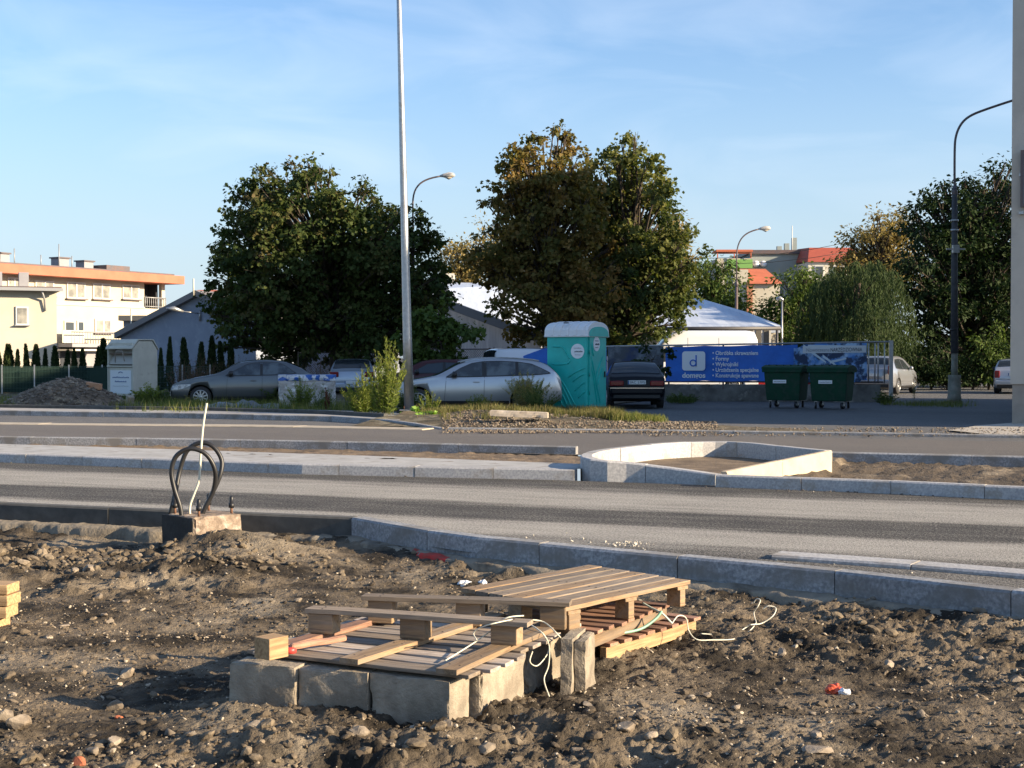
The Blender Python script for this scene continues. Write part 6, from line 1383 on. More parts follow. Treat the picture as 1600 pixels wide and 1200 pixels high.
LM_m3 = leafmat('leaf_maple_olive', [(0.033, 0.053, 0.018), (0.061, 0.083, 0.025), (0.122, 0.133, 0.039), (0.243, 0.243, 0.077)], .38)
LM_dk = leafmat('leaf_dark', [(0.011, 0.022, 0.009), (0.022, 0.041, 0.013), (0.041, 0.062, 0.020)], .15)
LM_mid = leafmat('leaf_mid', [(.035, .060, .015), (.07, .11, .025), (.12, .16, .04)], .25)
LM_gold = leafmat('leaf_gold', [(0.130, 0.111, 0.046), (0.260, 0.208, 0.078), (0.416, 0.325, 0.143)], .38)
LM_wil = leafmat('leaf_willow', [(0.024, 0.043, 0.016), (0.049, 0.076, 0.027), (0.081, 0.115, 0.038)], .15)
B_ = [(405, 285, 22), (402, 268, 12), (438, 300, 30), (475, 275, 24), (512, 275, 14), (500, 300, 34), (545, 318, 36), (592, 338, 34), (640, 350, 26), (400, 335, 42), (455, 345, 55), (372, 345, 14), (545, 375, 60), (605, 400, 55), (655, 400, 36), (385, 395, 45), (352, 365, 12), (440, 425, 66), (525, 445, 75), (610, 460, 60), (655, 470, 42), (675, 440, 28), (372, 455, 44), (342, 440, 16), (400, 500, 52), (350, 500, 22), (470, 515, 55), (555, 520, 55), (620, 520, 46), (362, 528, 26), (665, 520, 30), (430, 535, 34), (530, 535, 34), (335, 472, 14), (352, 405, 14)]
tree('maple_tree', 'dark green broad maple behind the grey hatchback and the mast', pa(526, 38), B_, 38, 56, .155, LM_m1, trunk_r=.24, seed=3, ztrunk=1.9)
B_ = [(812, 235, 14), (835, 232, 20), (870, 228, 24), (895, 240, 16), (912, 275, 20), (915, 320, 26), (800, 262, 24), (845, 270, 42), (885, 285, 42), (795, 300, 24), (830, 320, 45), (785, 330, 26), (880, 350, 60), (800, 375, 45), (760, 362, 16), (775, 400, 36), (748, 402, 14), (768, 435, 16), (850, 420, 62), (910, 400, 50), (800, 450, 42), (870, 475, 55), (920, 455, 50), (802, 505, 20), (835, 515, 34), (880, 520, 36)]
tree('maple_tree', 'rusty brown autumn maple, left half of the pair behind the toilet cabin', pa(862, 40), B_, 40, 48, .155, LM_m2, trunk_r=.26, seed=5, ztrunk=2.2)
B_ = [(990, 212, 12), (965, 235, 20), (988, 245, 30), (1015, 240, 18), (938, 245, 14), (950, 280, 34), (1000, 290, 42), (1030, 300, 20), (945, 330, 40), (1005, 345, 50), (1045, 340, 16), (955, 390, 48), (1030, 390, 44), (1065, 392, 26), (1085, 420, 16), (1000, 440, 60), (1060, 440, 34), (945, 470, 44), (1030, 490, 36), (985, 520, 36), (1040, 470, 26), (930, 520, 30), (1050, 505, 16), (918, 252, 16), (935, 268, 18), (926, 330, 30), (922, 385, 36), (1080, 368, 14), (1090, 400, 14), (1094, 432, 13), (1040, 310, 14)]
for q in range(len(B_)):  # sunlight put into the leaf tint: paler top, darker lower crown
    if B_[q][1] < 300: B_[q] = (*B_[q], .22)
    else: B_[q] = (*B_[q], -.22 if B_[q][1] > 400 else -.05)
tree('maple_tree', 'greener maple with a pointed top, right half of the pair behind the toilet cabin', pa(978, 38.5), B_, 38.5, 46, .155, LM_m3, trunk_r=.24, seed=8, ztrunk=2.2)
B_ = [(690, 500, 26), (665, 510, 26), (712, 515, 24), (735, 520, 10), (640, 535, 24), (680, 545, 30), (715, 550, 24), (660, 565, 24), (745, 512, 7), (700, 570, 20)]
tree('maple_sapling', 'young maple sapling right of the mast, leaves down to the fence', pa(690, 44), B_, 44, 80, .17, LM_mid, trunk_r=.05, seed=9, twig_r=.25)
B_ = [(1010, 560, 14), (1030, 575, 14), (1000, 590, 12), (1045, 560, 8), (1020, 600, 10), (1040, 545, 6), (1005, 545, 8)]
tree('maple_sapling', 'small scrubby sapling growing through the fence right of the black saloon', pa(1018, 48.5), B_, 48.5, 130, .12, LM_dk, trunk_r=.025, seed=10, twig_r=.18, branches=True)
# background trees
tree('poplar_tree', 'pale golden tree glimpsed between the two maples', pa(722, 24), [(715, 395, 20), (700, 410, 18), (735, 400, 24), (705, 440, 26), (740, 440, 28), (765, 390, 26), (760, 355, 12), (725, 465, 30)], 24, 20, .26, LM_gold, lobed=False, trunk_r=.2, seed=11, twig_r=.6)
tree('poplar_tree', 'pale golden treetop peeping out right of the greener maple', pa(1050, 22), [(1050, 350, 14), (1040, 370, 22), (1060, 375, 14), (1045, 400, 30), (1040, 440, 40)], 22, 20, .28, LM_gold, lobed=False, trunk_r=.2, seed=12, twig_r=.6)
tree('bushy_tree', 'bright green tree in front of the cream house, right of the maples', pa(1110, 26), [(1120, 425, 18), (1105, 440, 26), (1135, 450, 26), (1085, 465, 22), (1125, 480, 34), (1160, 480, 22), (1095, 490, 26), (1140, 505, 30)], 26, 26, .26, LM_mid, lobed=False, trunk_r=.18, seed=13, twig_r=.5)
tree('bushy_tree', 'round bright green tree below the red-roofed block', pa(1265, 27), [(1265, 445, 26), (1245, 460, 30), (1285, 455, 26), (1225, 480, 26), (1260, 490, 38), (1295, 490, 30), (1215, 505, 26), (1240, 525, 34), (1280, 530, 34), (1190, 520, 22)], 27, 26, .24, LM_mid, lobed=False, trunk_r=.2, seed=14, twig_r=.5)
tree('poplar_tree', 'golden-topped tree above the willow', pa(1365, 26), [(1330, 375, 16), (1320, 400, 22), (1345, 385, 20), (1365, 360, 22), (1390, 345, 22), (1412, 355, 16), (1385, 375, 30), (1350, 410, 30), (1405, 390, 26), (1380, 430, 40), (1330, 440, 30), (1420, 430, 30)], 26, 24, .24, LM_gold, lobed=False, trunk_r=.25, seed=15, twig_r=.5)
B_ = [(1560, 280, 24), (1530, 290, 24), (1505, 320, 26), (1470, 305, 20), (1450, 330, 26), (1555, 320, 46), (1490, 350, 46), (1440, 370, 30), (1530, 380, 60), (1460, 410, 52), (1590, 400, 60), (1430, 440, 36), (1510, 450, 66), (1570, 470, 60), (1450, 490, 50), (1500, 520, 50), (1560, 540, 50), (1430, 540, 36), (1610, 320, 50), (1640, 420, 60), (1465, 570, 40), (1530, 580, 40), (1600, 520, 50)]
tree('dense_tree', 'very dark dense tree mass filling the right side behind the lamp pole', pa(1515, 31), B_, 31, 26, .26, LM_dk, lobed=False, trunk_r=.35, seed=16, twig_r=.45, ztrunk=1.5, depth=.6)
for (x, y, r, l, m_, sd_) in ((1545, 540, 28, 'yellow-green bush right of the concrete lamp socket', LM_mid, 21), (1455, 560, 26, 'dark grey-green bush left of the concrete lamp socket', LM_dk, 22), (1425, 580, 22, 'dark bush behind the gate post', LM_dk, 23), (1520, 575, 26, 'low dark bush directly behind the lamp socket', LM_dk, 24), (1595, 565, 34, 'dark bush behind the pale silver estate car', LM_dk, 25), (1480, 590, 26, 'low dark undergrowth between the lamp socket and the gate post', LM_dk, 26)):
    tree('bush', l, pa(x, 34), [(x, y, r), (x - r * .6, y + r * .6, r * .8), (x + r * .6, y + r * .6, r * .8), (x, y + r * 1.0, r * .9), (x + r * .3, y - r * .7, r * .5)], 34, 60, .16, m_, cat='bush', lobed=False, trunk_r=.05, seed=sd_, twig_r=.3)
# willow: curtains of hanging twigs
wl = empty('willow_tree', pa(1335, 33), 0, 'weeping willow with hanging curtains of twigs right of the banner', 'tree')
mb = MB(); mb.tube([(0, 0, -.1), (.1, 0, 1.5), (-.1, 0, 3.2), (.2, 0, 5.0)], [.34, .27, .22, .1], 10)
C = []; D = []; T = []; rs = random.Random(4); WP = pa(1335, 33)
arms = [(1300, 450, 0), (1340, 432, .8), (1380, 470, -.8), (1275, 480, -.5), (1315, 440, 1.5), (1360, 435, -1.2), (1400, 520, .6), (1290, 510, -1.4), (1350, 480, -2.0), (1310, 540, -2.2), (1385, 550, -1.6), (1265, 530, .2), (1410, 560, -.8), (1335, 460, 2.0), (1375, 430, 1.6), (1335, 500, -2.8)]
for (px_, py_, dy) in arms:
    e = Vector(((px_ - 800) / 33 - WP.x, dy, H + (558 - py_) / 33)); s = Vector((.0, 0, 3.0)); mid_ = s.lerp(e, .5) + Vector((0, 0, .5)); mb.tube([tuple(s), tuple(mid_), tuple(e)], [.09, .06, .02], 6, cap=False)
    for q in range(105):
        a = rs.uniform(0, 6.283); rr = rs.uniform(.0, 1.15); st_ = e + Vector((math.cos(a) * rr, math.sin(a) * rr, .55 - rr * rr * .6 + rs.uniform(-.1, .3))); ln = rs.uniform(1.0, 3.2); ou = Vector((math.cos(a), math.sin(a), 0)) * .25; tn = rs.uniform(.1, .9)
        nn = int(ln / .09)
        for k in range(nn):
            u = k / nn; p = st_ + ou * (1 - (1 - u) ** 3) + Vector((0, 0, -ln * u * u * .4 - ln * u * .6))
            if p.z < .4: break
            C.append((p.x + rs.uniform(-.03, .03), p.y + rs.uniform(-.03, .03), p.z)); D.append((rs.uniform(-.5, .5), rs.uniform(-.5, .5), -1)); T.append(tn + rs.uniform(-.15, .15))
mb.build('trunk', bark, wl); C = np.array(C); D = np.array(D); V, Fc = leaf_geo(C, D, .17, .045); npmesh('crown', V, Fc, LM_wil, parent=wl, attr=np.clip(np.array(T), 0, 1))
# thujas behind the panel fence
LM_th = leafmat('leaf_thuja', [(0.016, 0.029, 0.012), (0.029, 0.049, 0.017), (0.052, 0.075, 0.026)], .1)
def thuja_mesh(h, r, n, seed):
    rs = np.random.default_rng(seed); z = rs.uniform(.02, 1, n) ** .8; rad = r * np.clip((1 - z) ** .8, .03, 1) * np.minimum(1, .7 + z * 2); a = rs.uniform(0, 6.283, n); k = rs.uniform(.55, 1.05, n) + .15 * vn(a * 2, z * 6, seed)
    C = np.stack([np.cos(a) * rad * k, np.sin(a) * rad * k, z * h], 1); D = np.stack([np.cos(a) * .5, np.sin(a) * .5, 1 + 0 * a], 1) + rs.normal(size=(n, 3)) * .25
    V, Fc = leaf_geo(C, D, .085, .04); return V, Fc, rs.uniform(0, 1, n)
protos = []
k_ = 0
tj = [(-32, 540, 38), (-14, 545, 38), (2, 546, 38), (13, 539, 38), (26, 547, 38), (44, 539, 38), (56, 540, 38), (70, 546, 38), (87, 542, 38), (102, 548, 38), (117, 547, 38), (130, 546, 38), (150, 543, 38), (163, 531, 38), (251, 545, 38), (265, 528, 38), (291, 529, 38), (313, 536, 38), (331, 527, 38), (349, 535, 38), (360, 530, 38)]
nm_ = ['left of the first grey fence post', 'at the far left edge of the hedge row']
for i_, (x, y, s) in enumerate(tj):
    hgt = H + (558 - y) / s; rr_ = .215 * (hgt / 2) ** .5 * (1.0 + .15 * ((i_ * 37) % 7 - 3) / 3)
    root = empty('thuja', pa(x, s), i_ * 1.3, 'dark green conical thuja in the row behind the wire panel fence' if i_ < 14 else 'dark green conical thuja standing in front of the blue-grey shed', 'thuja', 'thujas behind the green panel fence' if i_ < 14 else 'thujas in front of the shed')
    if len(protos) < 4:
        V, Fc, tt = thuja_mesh(1.0, .17, 1500, 40 + i_); V = V.copy()
        # unit height prototype: leaves keep their real size through the scale given here
        C0 = V; protos.append((C0, Fc, tt))
    C0, Fc, tt = protos[i_ % len(protos)]
    root.rotation_euler = (R((i_ * 53 % 7 - 3) * 1.1), R((i_ * 31 % 7 - 3) * 1.2), i_ * 1.3); rr_ *= (.85, 1.15, 1.0, 1.3, .95)[i_ % 5]
    npmesh('crown', C0 * np.array([rr_ / .17, rr_ / .17, hgt * .97]) * np.array([1, 1, 1]), Fc, LM_th, parent=root, attr=tt)
    MB().tube([(0, 0, -.05), (0, 0, hgt * .6)], [.04, .02], 6).build('trunk', bark, root)
# ================================================================== SHRUBS, WEEDS AND GRASS BY THE ROAD
for i_, (x, h, w_) in enumerate(((285, 1.9, .8), (315, 2.0, .8), (345, 1.7, .8), (375, 1.9, .8), (405, 2.1, .9), (440, 2.0, .9), (470, 1.6, .7), (500, 1.8, .7))):
    weed('twiggy_shrub', (*pa(x, 41)[:2], 0), 60, h * .95, w_, .09, .03, LM_twig, 'bare reddish-brown twiggy shrub behind the grey hatchback', 'shrub', 22, stem_brown, 'twiggy brown shrubs behind the parked cars', droop=.05)
weed('tall_weed', (*gp(603, 655)[:2], .02), 60, 2.15, .55, .15, .03, LM_weed, 'tallest feathery yellow-green weed clump left of the mast', 'weed', 75, droop=.02, plume=True, lean=(.02, 0))
weed('tall_weed', (*gp(570, 652)[:2], .02), 45, 1.25, .6, .14, .03, LM_weed, 'lower feathery weed clump in front of the blue-silver hatchback', 'weed', 60, droop=.1, plume=True, lean=(-.05, 0))
weed('tall_weed', (*gp(640, 650)[:2] , .02), 30, 1.0, .55, .13, .03, LM_weedd, 'bluish leafy weed pressed against the left side of the mast', 'weed', 50, droop=.1)
weed('leafy_weed', (*gp(428, 636)[:2], .05), 45, .85, .7, .13, .04, LM_weedd, 'dark leafy weed left of the wrapped pavers', 'weed', 50, droop=.15)
weed('leafy_weed', (*gp(410, 634)[:2], .05), 25, .95, .4, .12, .035, LM_weed, 'light green weed in front of the rear door of the grey hatchback', 'weed', 40, droop=.1)
weed('feathery_weed', (*gp(470, 642)[:2], .05), 50, 1.05, .5, .12, .018, LM_weed, 'feathery weed growing in front of the wrapped pavers', 'weed', 60, droop=.1, plume=True)
weed('feathery_weed', (*gp(505, 644)[:2], .05), 22, .8, .4, .11, .018, LM_weedd, 'darker weed at the right end of the wrapped pavers', 'weed', 50, droop=.1, plume=True)
weed('dry_dock', (*gp(511, 646)[:2], .05), 5, .85, .12, .06, .05, mat('dock_brown', (.12, .045, .02), .9), 'rust-brown dried seed stalk in front of the wrapped pavers', 'weed', 80, stem_brown, droop=0, plume=True)
weed('leafy_weed', (*gp(235, 634)[:2], .05), 55, .75, .65, .12, .04, LM_weed, 'bright green weed clump right of the clothes bank', 'weed', 50, droop=.15)
weed('leafy_weed', (*gp(262, 634)[:2], .05), 30, .6, .6, .11, .03, LM_weedd, 'low weed clump below the headlight of the grey hatchback', 'weed', 45, droop=.15)
weed('leafy_weed', (*gp(300, 637)[:2], .05), 30, .45, .6, .10, .03, LM_dry, 'low dry weed beside the front wheel of the grey hatchback', 'weed', 45, droop=.15)
weed('leafy_weed', (*gp(205, 632)[:2], .05), 30, .35, .6, .10, .04, LM_weedd, 'low dark weed at the foot of the clothes bank', 'weed', 45, droop=.15)
weed('slender_weed', (*gp(672, 655)[:2], .05), 26, .75, .35, .10, .02, LM_weed, 'slender weed in front of the front wheel of the silver estate', 'weed', 40, droop=.1, plume=True)
weed('slender_weed', (*gp(745, 650)[:2], .1), 18, .65, .35, .09, .02, LM_weed, 'slender weed in front of the rear door of the silver estate', 'weed', 35, droop=.1, plume=True)
weed('slender_weed', (*gp(762, 648)[:2], .1), 14, .5, .35, .09, .02, LM_dry, 'small dry weed under the rear door of the silver estate', 'weed', 35, droop=.1, plume=True)
weed('dry_weed', (*gp(822, 648)[:2], .12), 60, 1.25, .75, .12, .02, LM_dry, 'dry golden weed clump leaning towards the toilet cabin', 'weed', 50, droop=.1, plume=True, lean=(-.05, 0))
weed('dry_weed', (*gp(842, 652)[:2], .12), 45, .85, .6, .11, .02, LM_weedd, 'greener weed clump at the left foot of the toilet cabin', 'weed', 45, droop=.15, plume=True)
weed('broadleaf_weed', (*gp(655, 656)[:2], .05), 16, .28, .55, .22, .15, LM_broad, 'bright broad-leaved weed at the foot of the mast', 'weed', 14, droop=.3)
weed('broadleaf_weed', (*gp(673, 659)[:2], .05), 12, .22, .45, .20, .13, LM_broad, 'second broad-leaved weed, just right of the mast foot', 'weed', 12, droop=.3)
weed('scrub', (*gp(1382, 632)[:2], .0), 30, .55, .5, .10, .04, LM_weedd, 'green scrub at the foot of the gate post', 'weed', 40, droop=.2)
weed('scrub', (*gp(1068, 630)[:2], .0), 30, .45, .7, .10, .04, LM_weedd, 'dark low scrub in front of the boundary wall', 'weed', 40, droop=.2)
weed('young_tree_stake', (*pa(1427, 46)[:2], .0), 4, 1.5, .12, .10, .03, LM_gold, 'thin young shoot standing right of the gate post', 'plant', 20, droop=.0)
LM_dryg = leafmat('leaf_dry_grass', [(.08, .085, .03), (.17, .15, .06), (.12, .14, .04), (.30, .24, .12)])
def grass_px(n, x0, x1, y0, y1, h, m, name, label, w=.0045, lean=.5, zf=None, cl=.5):
    xs = np.array([random.uniform(x0, x1) for _ in range(n * 4)]); ys = np.array([random.uniform(y0, y1) for _ in range(n * 4)])
    P = np.array([tuple(gp(a, b, .05)) for a, b in zip(xs, ys)])
    e = np.minimum(np.minimum(xs - x0, x1 - xs) / (x1 - x0) * 5, np.minimum(ys - y0, y1 - ys) / (y1 - y0) * 3); e = np.clip(e, 0, 1)
    k = fbm(P[:, 0] * 1.3, P[:, 1] * .9, 23, 4) * .8 + fbm(P[:, 0] * 5, P[:, 1] * 5, 29, 2) * .2; ok_ = k + RNG.uniform(-.07, .07, len(P)) > cl * 1.28 - e * .28
    P = P[ok_][:n]
    if zf is not None: P[:, 2] = zf(P)
    else: P[:, 2] = .03
    hv = .45 + 1.3 * fbm(P[:, 0] * 1.6, P[:, 1] * 1.6, 51, 3)
    return blades(name, P, h * hv * RNG.uniform(.35, 1.3, len(P)), w, m, lean, label, 'grass')
grass_px(15000, 850, 975, 641, 664, .17, LM_dryg, 'dry_grass', 'dry yellow grass along the roadside in front of the toilet cabin', zf=bank_z)
grass_px(3500, 950, 1045, 652, 664, .13, LM_grass, 'green_grass', 'short green grass tapering out towards the parking entrance', zf=bank_z)
grass_px(8000, 650, 860, 642, 662, .15, LM_dryg, 'dry_grass', 'sparse dry grass between the mast and the toilet cabin', zf=bank_z, cl=.55)
grass_px(7000, 180, 640, 632, 648, .26, LM_grass, 'verge_grass', 'rough grass on the verge in front of the parked cars')
grass_px(5000, -40, 200, 622, 640, .2, LM_grass, 'verge_grass', 'grass along the panel fence and round the rubble heap')
grass_px(1500, 1375, 1530, 628, 636, .14, LM_grass, 'verge_grass', 'thin grass round the lamp socket and gate post')
grass_px(1200, 1040, 1090, 622, 632, .16, LM_weedd, 'wall_grass', 'dark grass at the foot of the boundary wall')
# ================================================================== BUILDINGS
cream = mat('facade_cream', (.52, .48, .385), .9, c2=(.46, .425, .34), vs=.6, vd=5); creamw = mat('facade_band', (.60, .57, .48), .9); greyf = mat('facade_grey', (.30, .30, .32), .9, c2=(.26, .26, .28), vs=1)
orange = mat('roof_edge_orange', (.50, .15, .085), .7, c2=(.42, .125, .07), vs=1); gl2 = mat('window_glass', (.05, .06, .07), .08, spec=.7); blind = mat('window_blind', (.34, .33, .29), .4, c2=(.16, .16, .15), vs=1.2, lo=.4, hi=.6); wfr = mat('window_frame', (.55, .55, .53), .5); railm = mat('rail_grey', (.30, .31, .32), .5, .3); darkv = mat('dark_void', (.02, .025, .035), .7)
def facade(p0, ang, ztoppm=None): return None
Q0 = Vector(((0 - 800) / F * 96, 96, 0)); vpd = Vector((1272 / 2200, 1, 0)).normalized(); fang = math.atan2(vpd.y, vpd.x)
def on_f(px): k = (px - 800) / F; return (k * Q0.y - Q0.x) / (vpd.x - k * vpd.y)
def fzz(px, py, off=0): u = on_f(px); return H + (558 - py) * (Q0 + vpd * u).y / F
AB = empty('apartment_building', Q0, fang, 'long cream apartment building with an orange roof edge and corner loggia', 'building')
U0, U1, UE = on_f(-260), on_f(226), on_f(258)
zr = fzz(0, 427); zg = 0
b = MB(); b.box(((U0 + U1) / 2, 6, zr / 2), (U1 - U0, 12, zr)); b.build('wall', cream, AB)
b = MB(); b.box(((U0 + UE) / 2, 6, fzz(231, 482) / 2), (UE - U0 - .01, 11.99, fzz(231, 482))); b.build('wall', cream, AB)
MB().box(((U1 + UE) / 2, 6.6, zr - 1.6), (UE - U1 - .05, 10.6, 3.4)).build('loggia_back', darkv, AB)
MB().box((UE - .35, 4.2, zr - 1.65), (.2, 7.4, 3.3)).build('loggia_side', darkv, AB)
MB().box((UE - .1, .2, zr - 1.7), (.35, .3, 3.3)).build('column', cream, AB)
UR = on_f(268)
rfb = MB(); rfb.box(((U0 + UR) / 2, 5.6, zr + .26), (UR - U0, 14, .62)); rf_ = rfb.build('roof', orange, AB)
MB().box(((U0 + UR) / 2, 6, zr + .70), (UR - U0 - .3, 13, .10)).build('roof_sheet', lampgrey, rf_)
for (x, w_, h_) in ((9, 1.1, 1.1), (0, .8, 1.0), (33, .9, .9), (47, .9, .9), (140, .9, .9), (178, .9, .8), (218, 1.2, .5)):
    c = MB(); c.box((on_f(x), 3, zr + .7 + h_ / 2), (w_, .9, h_)); ch_ = c.build('chimney', greyf if x != 9 else creamw, rf_); MB().box((on_f(x), 3, zr + .72 + h_), (w_ + .2, 1.1, .10)).build('chimney_cap', lampgrey, ch_)
for (x, h_) in ((16, 1.4), (62, 1.3), (131, 1.9), (151, 1.1), (103, 1.0)): MB().tube([(on_f(x), 2.5, zr + .7), (on_f(x), 2.5, zr + .7 + h_)], .04, 5).build('antenna', railm, rf_)
MB().box(((on_f(190) + on_f(226)) / 2, 3, zr + 1.0), (on_f(226) - on_f(190), 3, .5)).build('roof_hood', lampgrey, rf_)
def fwin(x0, x1, y0, y1, nm='window', pane=None, mull=0, parent=AB):
    u0, u1 = on_f(x0), on_f(x1); z1, z0 = fzz(x0, y0), fzz(x0, y1)
    w_ = MB().box(((u0 + u1) / 2, -.04, (z0 + z1) / 2), (u1 - u0, .12, z1 - z0)).build(nm, wfr, parent)
    MB().box(((u0 + u1) / 2, -.105, (z0 + z1) / 2), (u1 - u0 - .22, .03, z1 - z0 - .22)).build('pane', pane or gl2, w_)
    for k in range(mull): MB().box((u0 + (u1 - u0) * (k + 1) / (mull + 1) , -.11, (z0 + z1) / 2), (.12, .06, z1 - z0 - .1)).build('mullion', wfr, w_)
    MB().box(((u0 + u1) / 2, -.12, z0 - .05), (u1 - u0 + .2, .28, .08)).build('sill', lampgrey, w_)
    return w_
fwin(104, 133, 440, 466, pane=blind, mull=1); fwin(145, 172, 442, 467, pane=blind, mull=1); fwin(191, 217, 444, 467, pane=MT['window_blind'], mull=1); fwin(55, 84, 438, 462, pane=blind, mull=1); fwin(12, 32, 433, 455, pane=blind, mull=1)
fwin(148, 173, 498, 520, mull=1, pane=blind); fwin(100, 116, 501, 535, 'balcony_door', mull=0); fwin(120, 131, 501, 535, 'balcony_door'); fwin(194, 206, 500, 520)
fwin(31, 46, 542, 556)
u0, u1 = on_f(89), on_f(190); z0 = fzz(100, 537)
MB().box(((u0 + u1) / 2, -.8, z0 - .12), (u1 - u0, 1.5, .25)).build('balcony_slab', greyf, AB)
mb = MB(); zt_ = fzz(100, 519); mb.tube([(u0, -1.5, zt_), (u1, -1.5, zt_)], .05, 5)
for k in range(26): mb.tube([(u0 + (u1 - u0) * k / 25, -1.5, z0), (u0 + (u1 - u0) * k / 25, -1.5, zt_)], .02, 4)
mb.build('balcony_railing', railm, AB)
u2 = on_f(132); MB().box(((u0 + u2) / 2 - .5, -.8, z0 + .5), (2.0, .04, .9)).build('balcony_screen', creamw, AB)
mb = MB(); za, zb2 = fzz(231, 481), fzz(231, 465)
mb.tube([(U1, -.1, zb2), (UE, -.1, zb2)], .05, 5); mb.tube([(U1, -.1, za + .1), (UE, -.1, za + .1)], .04, 5)
for k in range(11): mb.tube([(U1 + (UE - U1) * k / 10, -.1, za), (U1 + (UE - U1) * k / 10, -.1, zb2)], .03, 4)
mb.build('loggia_railing', railm, AB)
MB().box(((U0 + U1) / 2, -.04, fzz(160, 478)), (U1 - U0, .08, .10)).build('string_course', creamw, AB)
MB().box(((u0 + u1) / 2, -.03, 1.2), (u1 - u0 + 6, .10, 2.3)).build('ground_storey', greyf, AB)
MB().box((on_f(112), -.9, fzz(112, 547)), (3.0, 1.6, .12)).build('porch_roof', creamw, AB); MB().box((on_f(110), -.10, fzz(110, 560)), (2.0, .1, 1.6)).build('garage_door', darkv, AB)
# lower cream house in front of it
HS = empty('cream_house', (0, 0, 0), 0, 'smaller plain cream house with a grey gutter at the far left edge', 'house'); hp0 = Vector(((89 - 800) / F * 84, 84, 0)); HS.location = hp0; HS.rotation_euler = (0, 0, R(203)); 
ez = H + (558 - 455) * 84 / F
MB().box((8, -5.0, ez / 2), (16, 10, ez)).build('wall', cream, HS)
MB().box((8.0, -5, ez + .12), (16.5, 11.2, .22)).build('roof', lampgrey, HS); MB().box((8.0, .75, ez + .06), (16.6, .18, .18)).build('gutter', railm, HS)
MB().tube([(.9, .7, ez), (.7, .2, ez - .5), (.65, .1, ez - 1.2)], .06, 6).build('downpipe', railm, HS)
uw = 51 / F * 84; w_ = MB().box((uw, .04, H + (558 - 494) * 84 / F), (.72, .12, 1.1)).build('window', wfr, HS); MB().box((uw, .11, H + (558 - 494) * 84 / F), (.52, .03, .9)).build('pane', blind, w_); MB().box((uw, .12, H + (558 - 509) * 84 / F), (.85, .25, .06)).build('sill', railm, w_)
for (x, h_) in ((3.25, 1.0), (1.75, 1.2)): MB().box((x, -1.5, ez + .65), (.55, .6, 1.0)).build('chimney', greyf, HS)
# blue-grey gabled shed
shed = mat('shed_blue_grey', (.27, .31, .39), .9, c2=(.23, .265, .335), vs=.8, vd=6, c3=(.31, .35, .42), s3=2.5, lo3=.52, hi3=.7)
S0 = pa(189, 32); SR = R(-24); SH = empty('shed', S0, SR, 'blue-grey rendered shed gable with an outside lamp, behind the clothes bank', 'shed')
def sxz(px, py):
    k = (px - 800) / F; x = (k * S0.y - S0.x) / (math.cos(SR) - k * math.sin(SR)); return (x, H + (558 - py) * (S0.y + x * math.sin(SR)) / F)
pts = [sxz(189, 618), sxz(400, 618), sxz(400, 492), sxz(312, 455), sxz(189, 520)]
MB().prism([(x, 0, z) for x, z in [(p[0], p[1] - .12 if p[1] > 2 else -.1) for p in pts]], (0, 14, 0)).build('wall', shed, SH)
a, b_, c = sxz(186, 520), sxz(312, 454), sxz(405, 493)
mb = MB(); mb.prism([(a[0], -.35, a[1]), (b_[0], -.35, b_[1]), (b_[0], -.35, b_[1] - .28), (a[0], -.35, a[1] - .28)], (0, 14.6, 0)); mb.prism([(b_[0], -.351, b_[1]), (c[0], -.351, c[1]), (c[0], -.351, c[1] - .28), (b_[0], -.351, b_[1] - .28)], (0, 14.6, 0)); mb.build('roof', mat('roof_trim_grey', (.20, .19, .19), .7), SH)
x_, z_ = sxz(314, 490); mb = MB(); mb.tube([(x_, -.06, z_ + .15), (x_, -.06, z_ - .35)], .05, 6); mb.tube([(x_, -.1, z_), (x_ - .5, -.9, z_ + .1)], .03, 5); mb.tube([(x_ - .4, -.8, z_ + .08), (x_ - .7, -1.1, z_ + .2), (x_ - .95, -1.35, z_ + .22)], [.05, .13, .05], 8); mb.build('wall_lamp', steel, SH)
x_, z_ = sxz(311, 446); MB().tube([(x_, -.4, z_ + .3), (x_, -.4, z_ - .5)], .04, 5).build('antenna', creamw, SH)
x_, z_ = sxz(199, 482); MB().tube([(x_, .3, z_), (x_, .3, z_ - 1.1)], .04, 5).build('antenna', creamw, SH)
DB = empty('flat_building', pa(200, 27), 0, 'grey flat-roofed annexe between the apartment building and the shed', 'building'); MB().box((2, 2, 1.8), (4.5, 4, 3.7)).build('wall', greyf, DB); MB().box((2, 1.9, 3.75), (4.9, 4.5, .3)).build('roof', mat('roof_dark', (.09, .09, .09), .8), DB)
RB = empty('house', pa(345, 20), 0, 'distant pinkish house just showing above the shed roof', 'house'); MB().box((0, 3, 2.9), (6, 6, 5.8)).build('wall', mat('pink_wall', (.5, .36, .28), .9), RB); MB().prism([(-3.3, -.3, 5.8), (3.3, -.3, 5.8), (2.5, 3, 6.8), (-2.5, 3, 6.8)], (0, .3, .1)).build('roof', orange, RB)
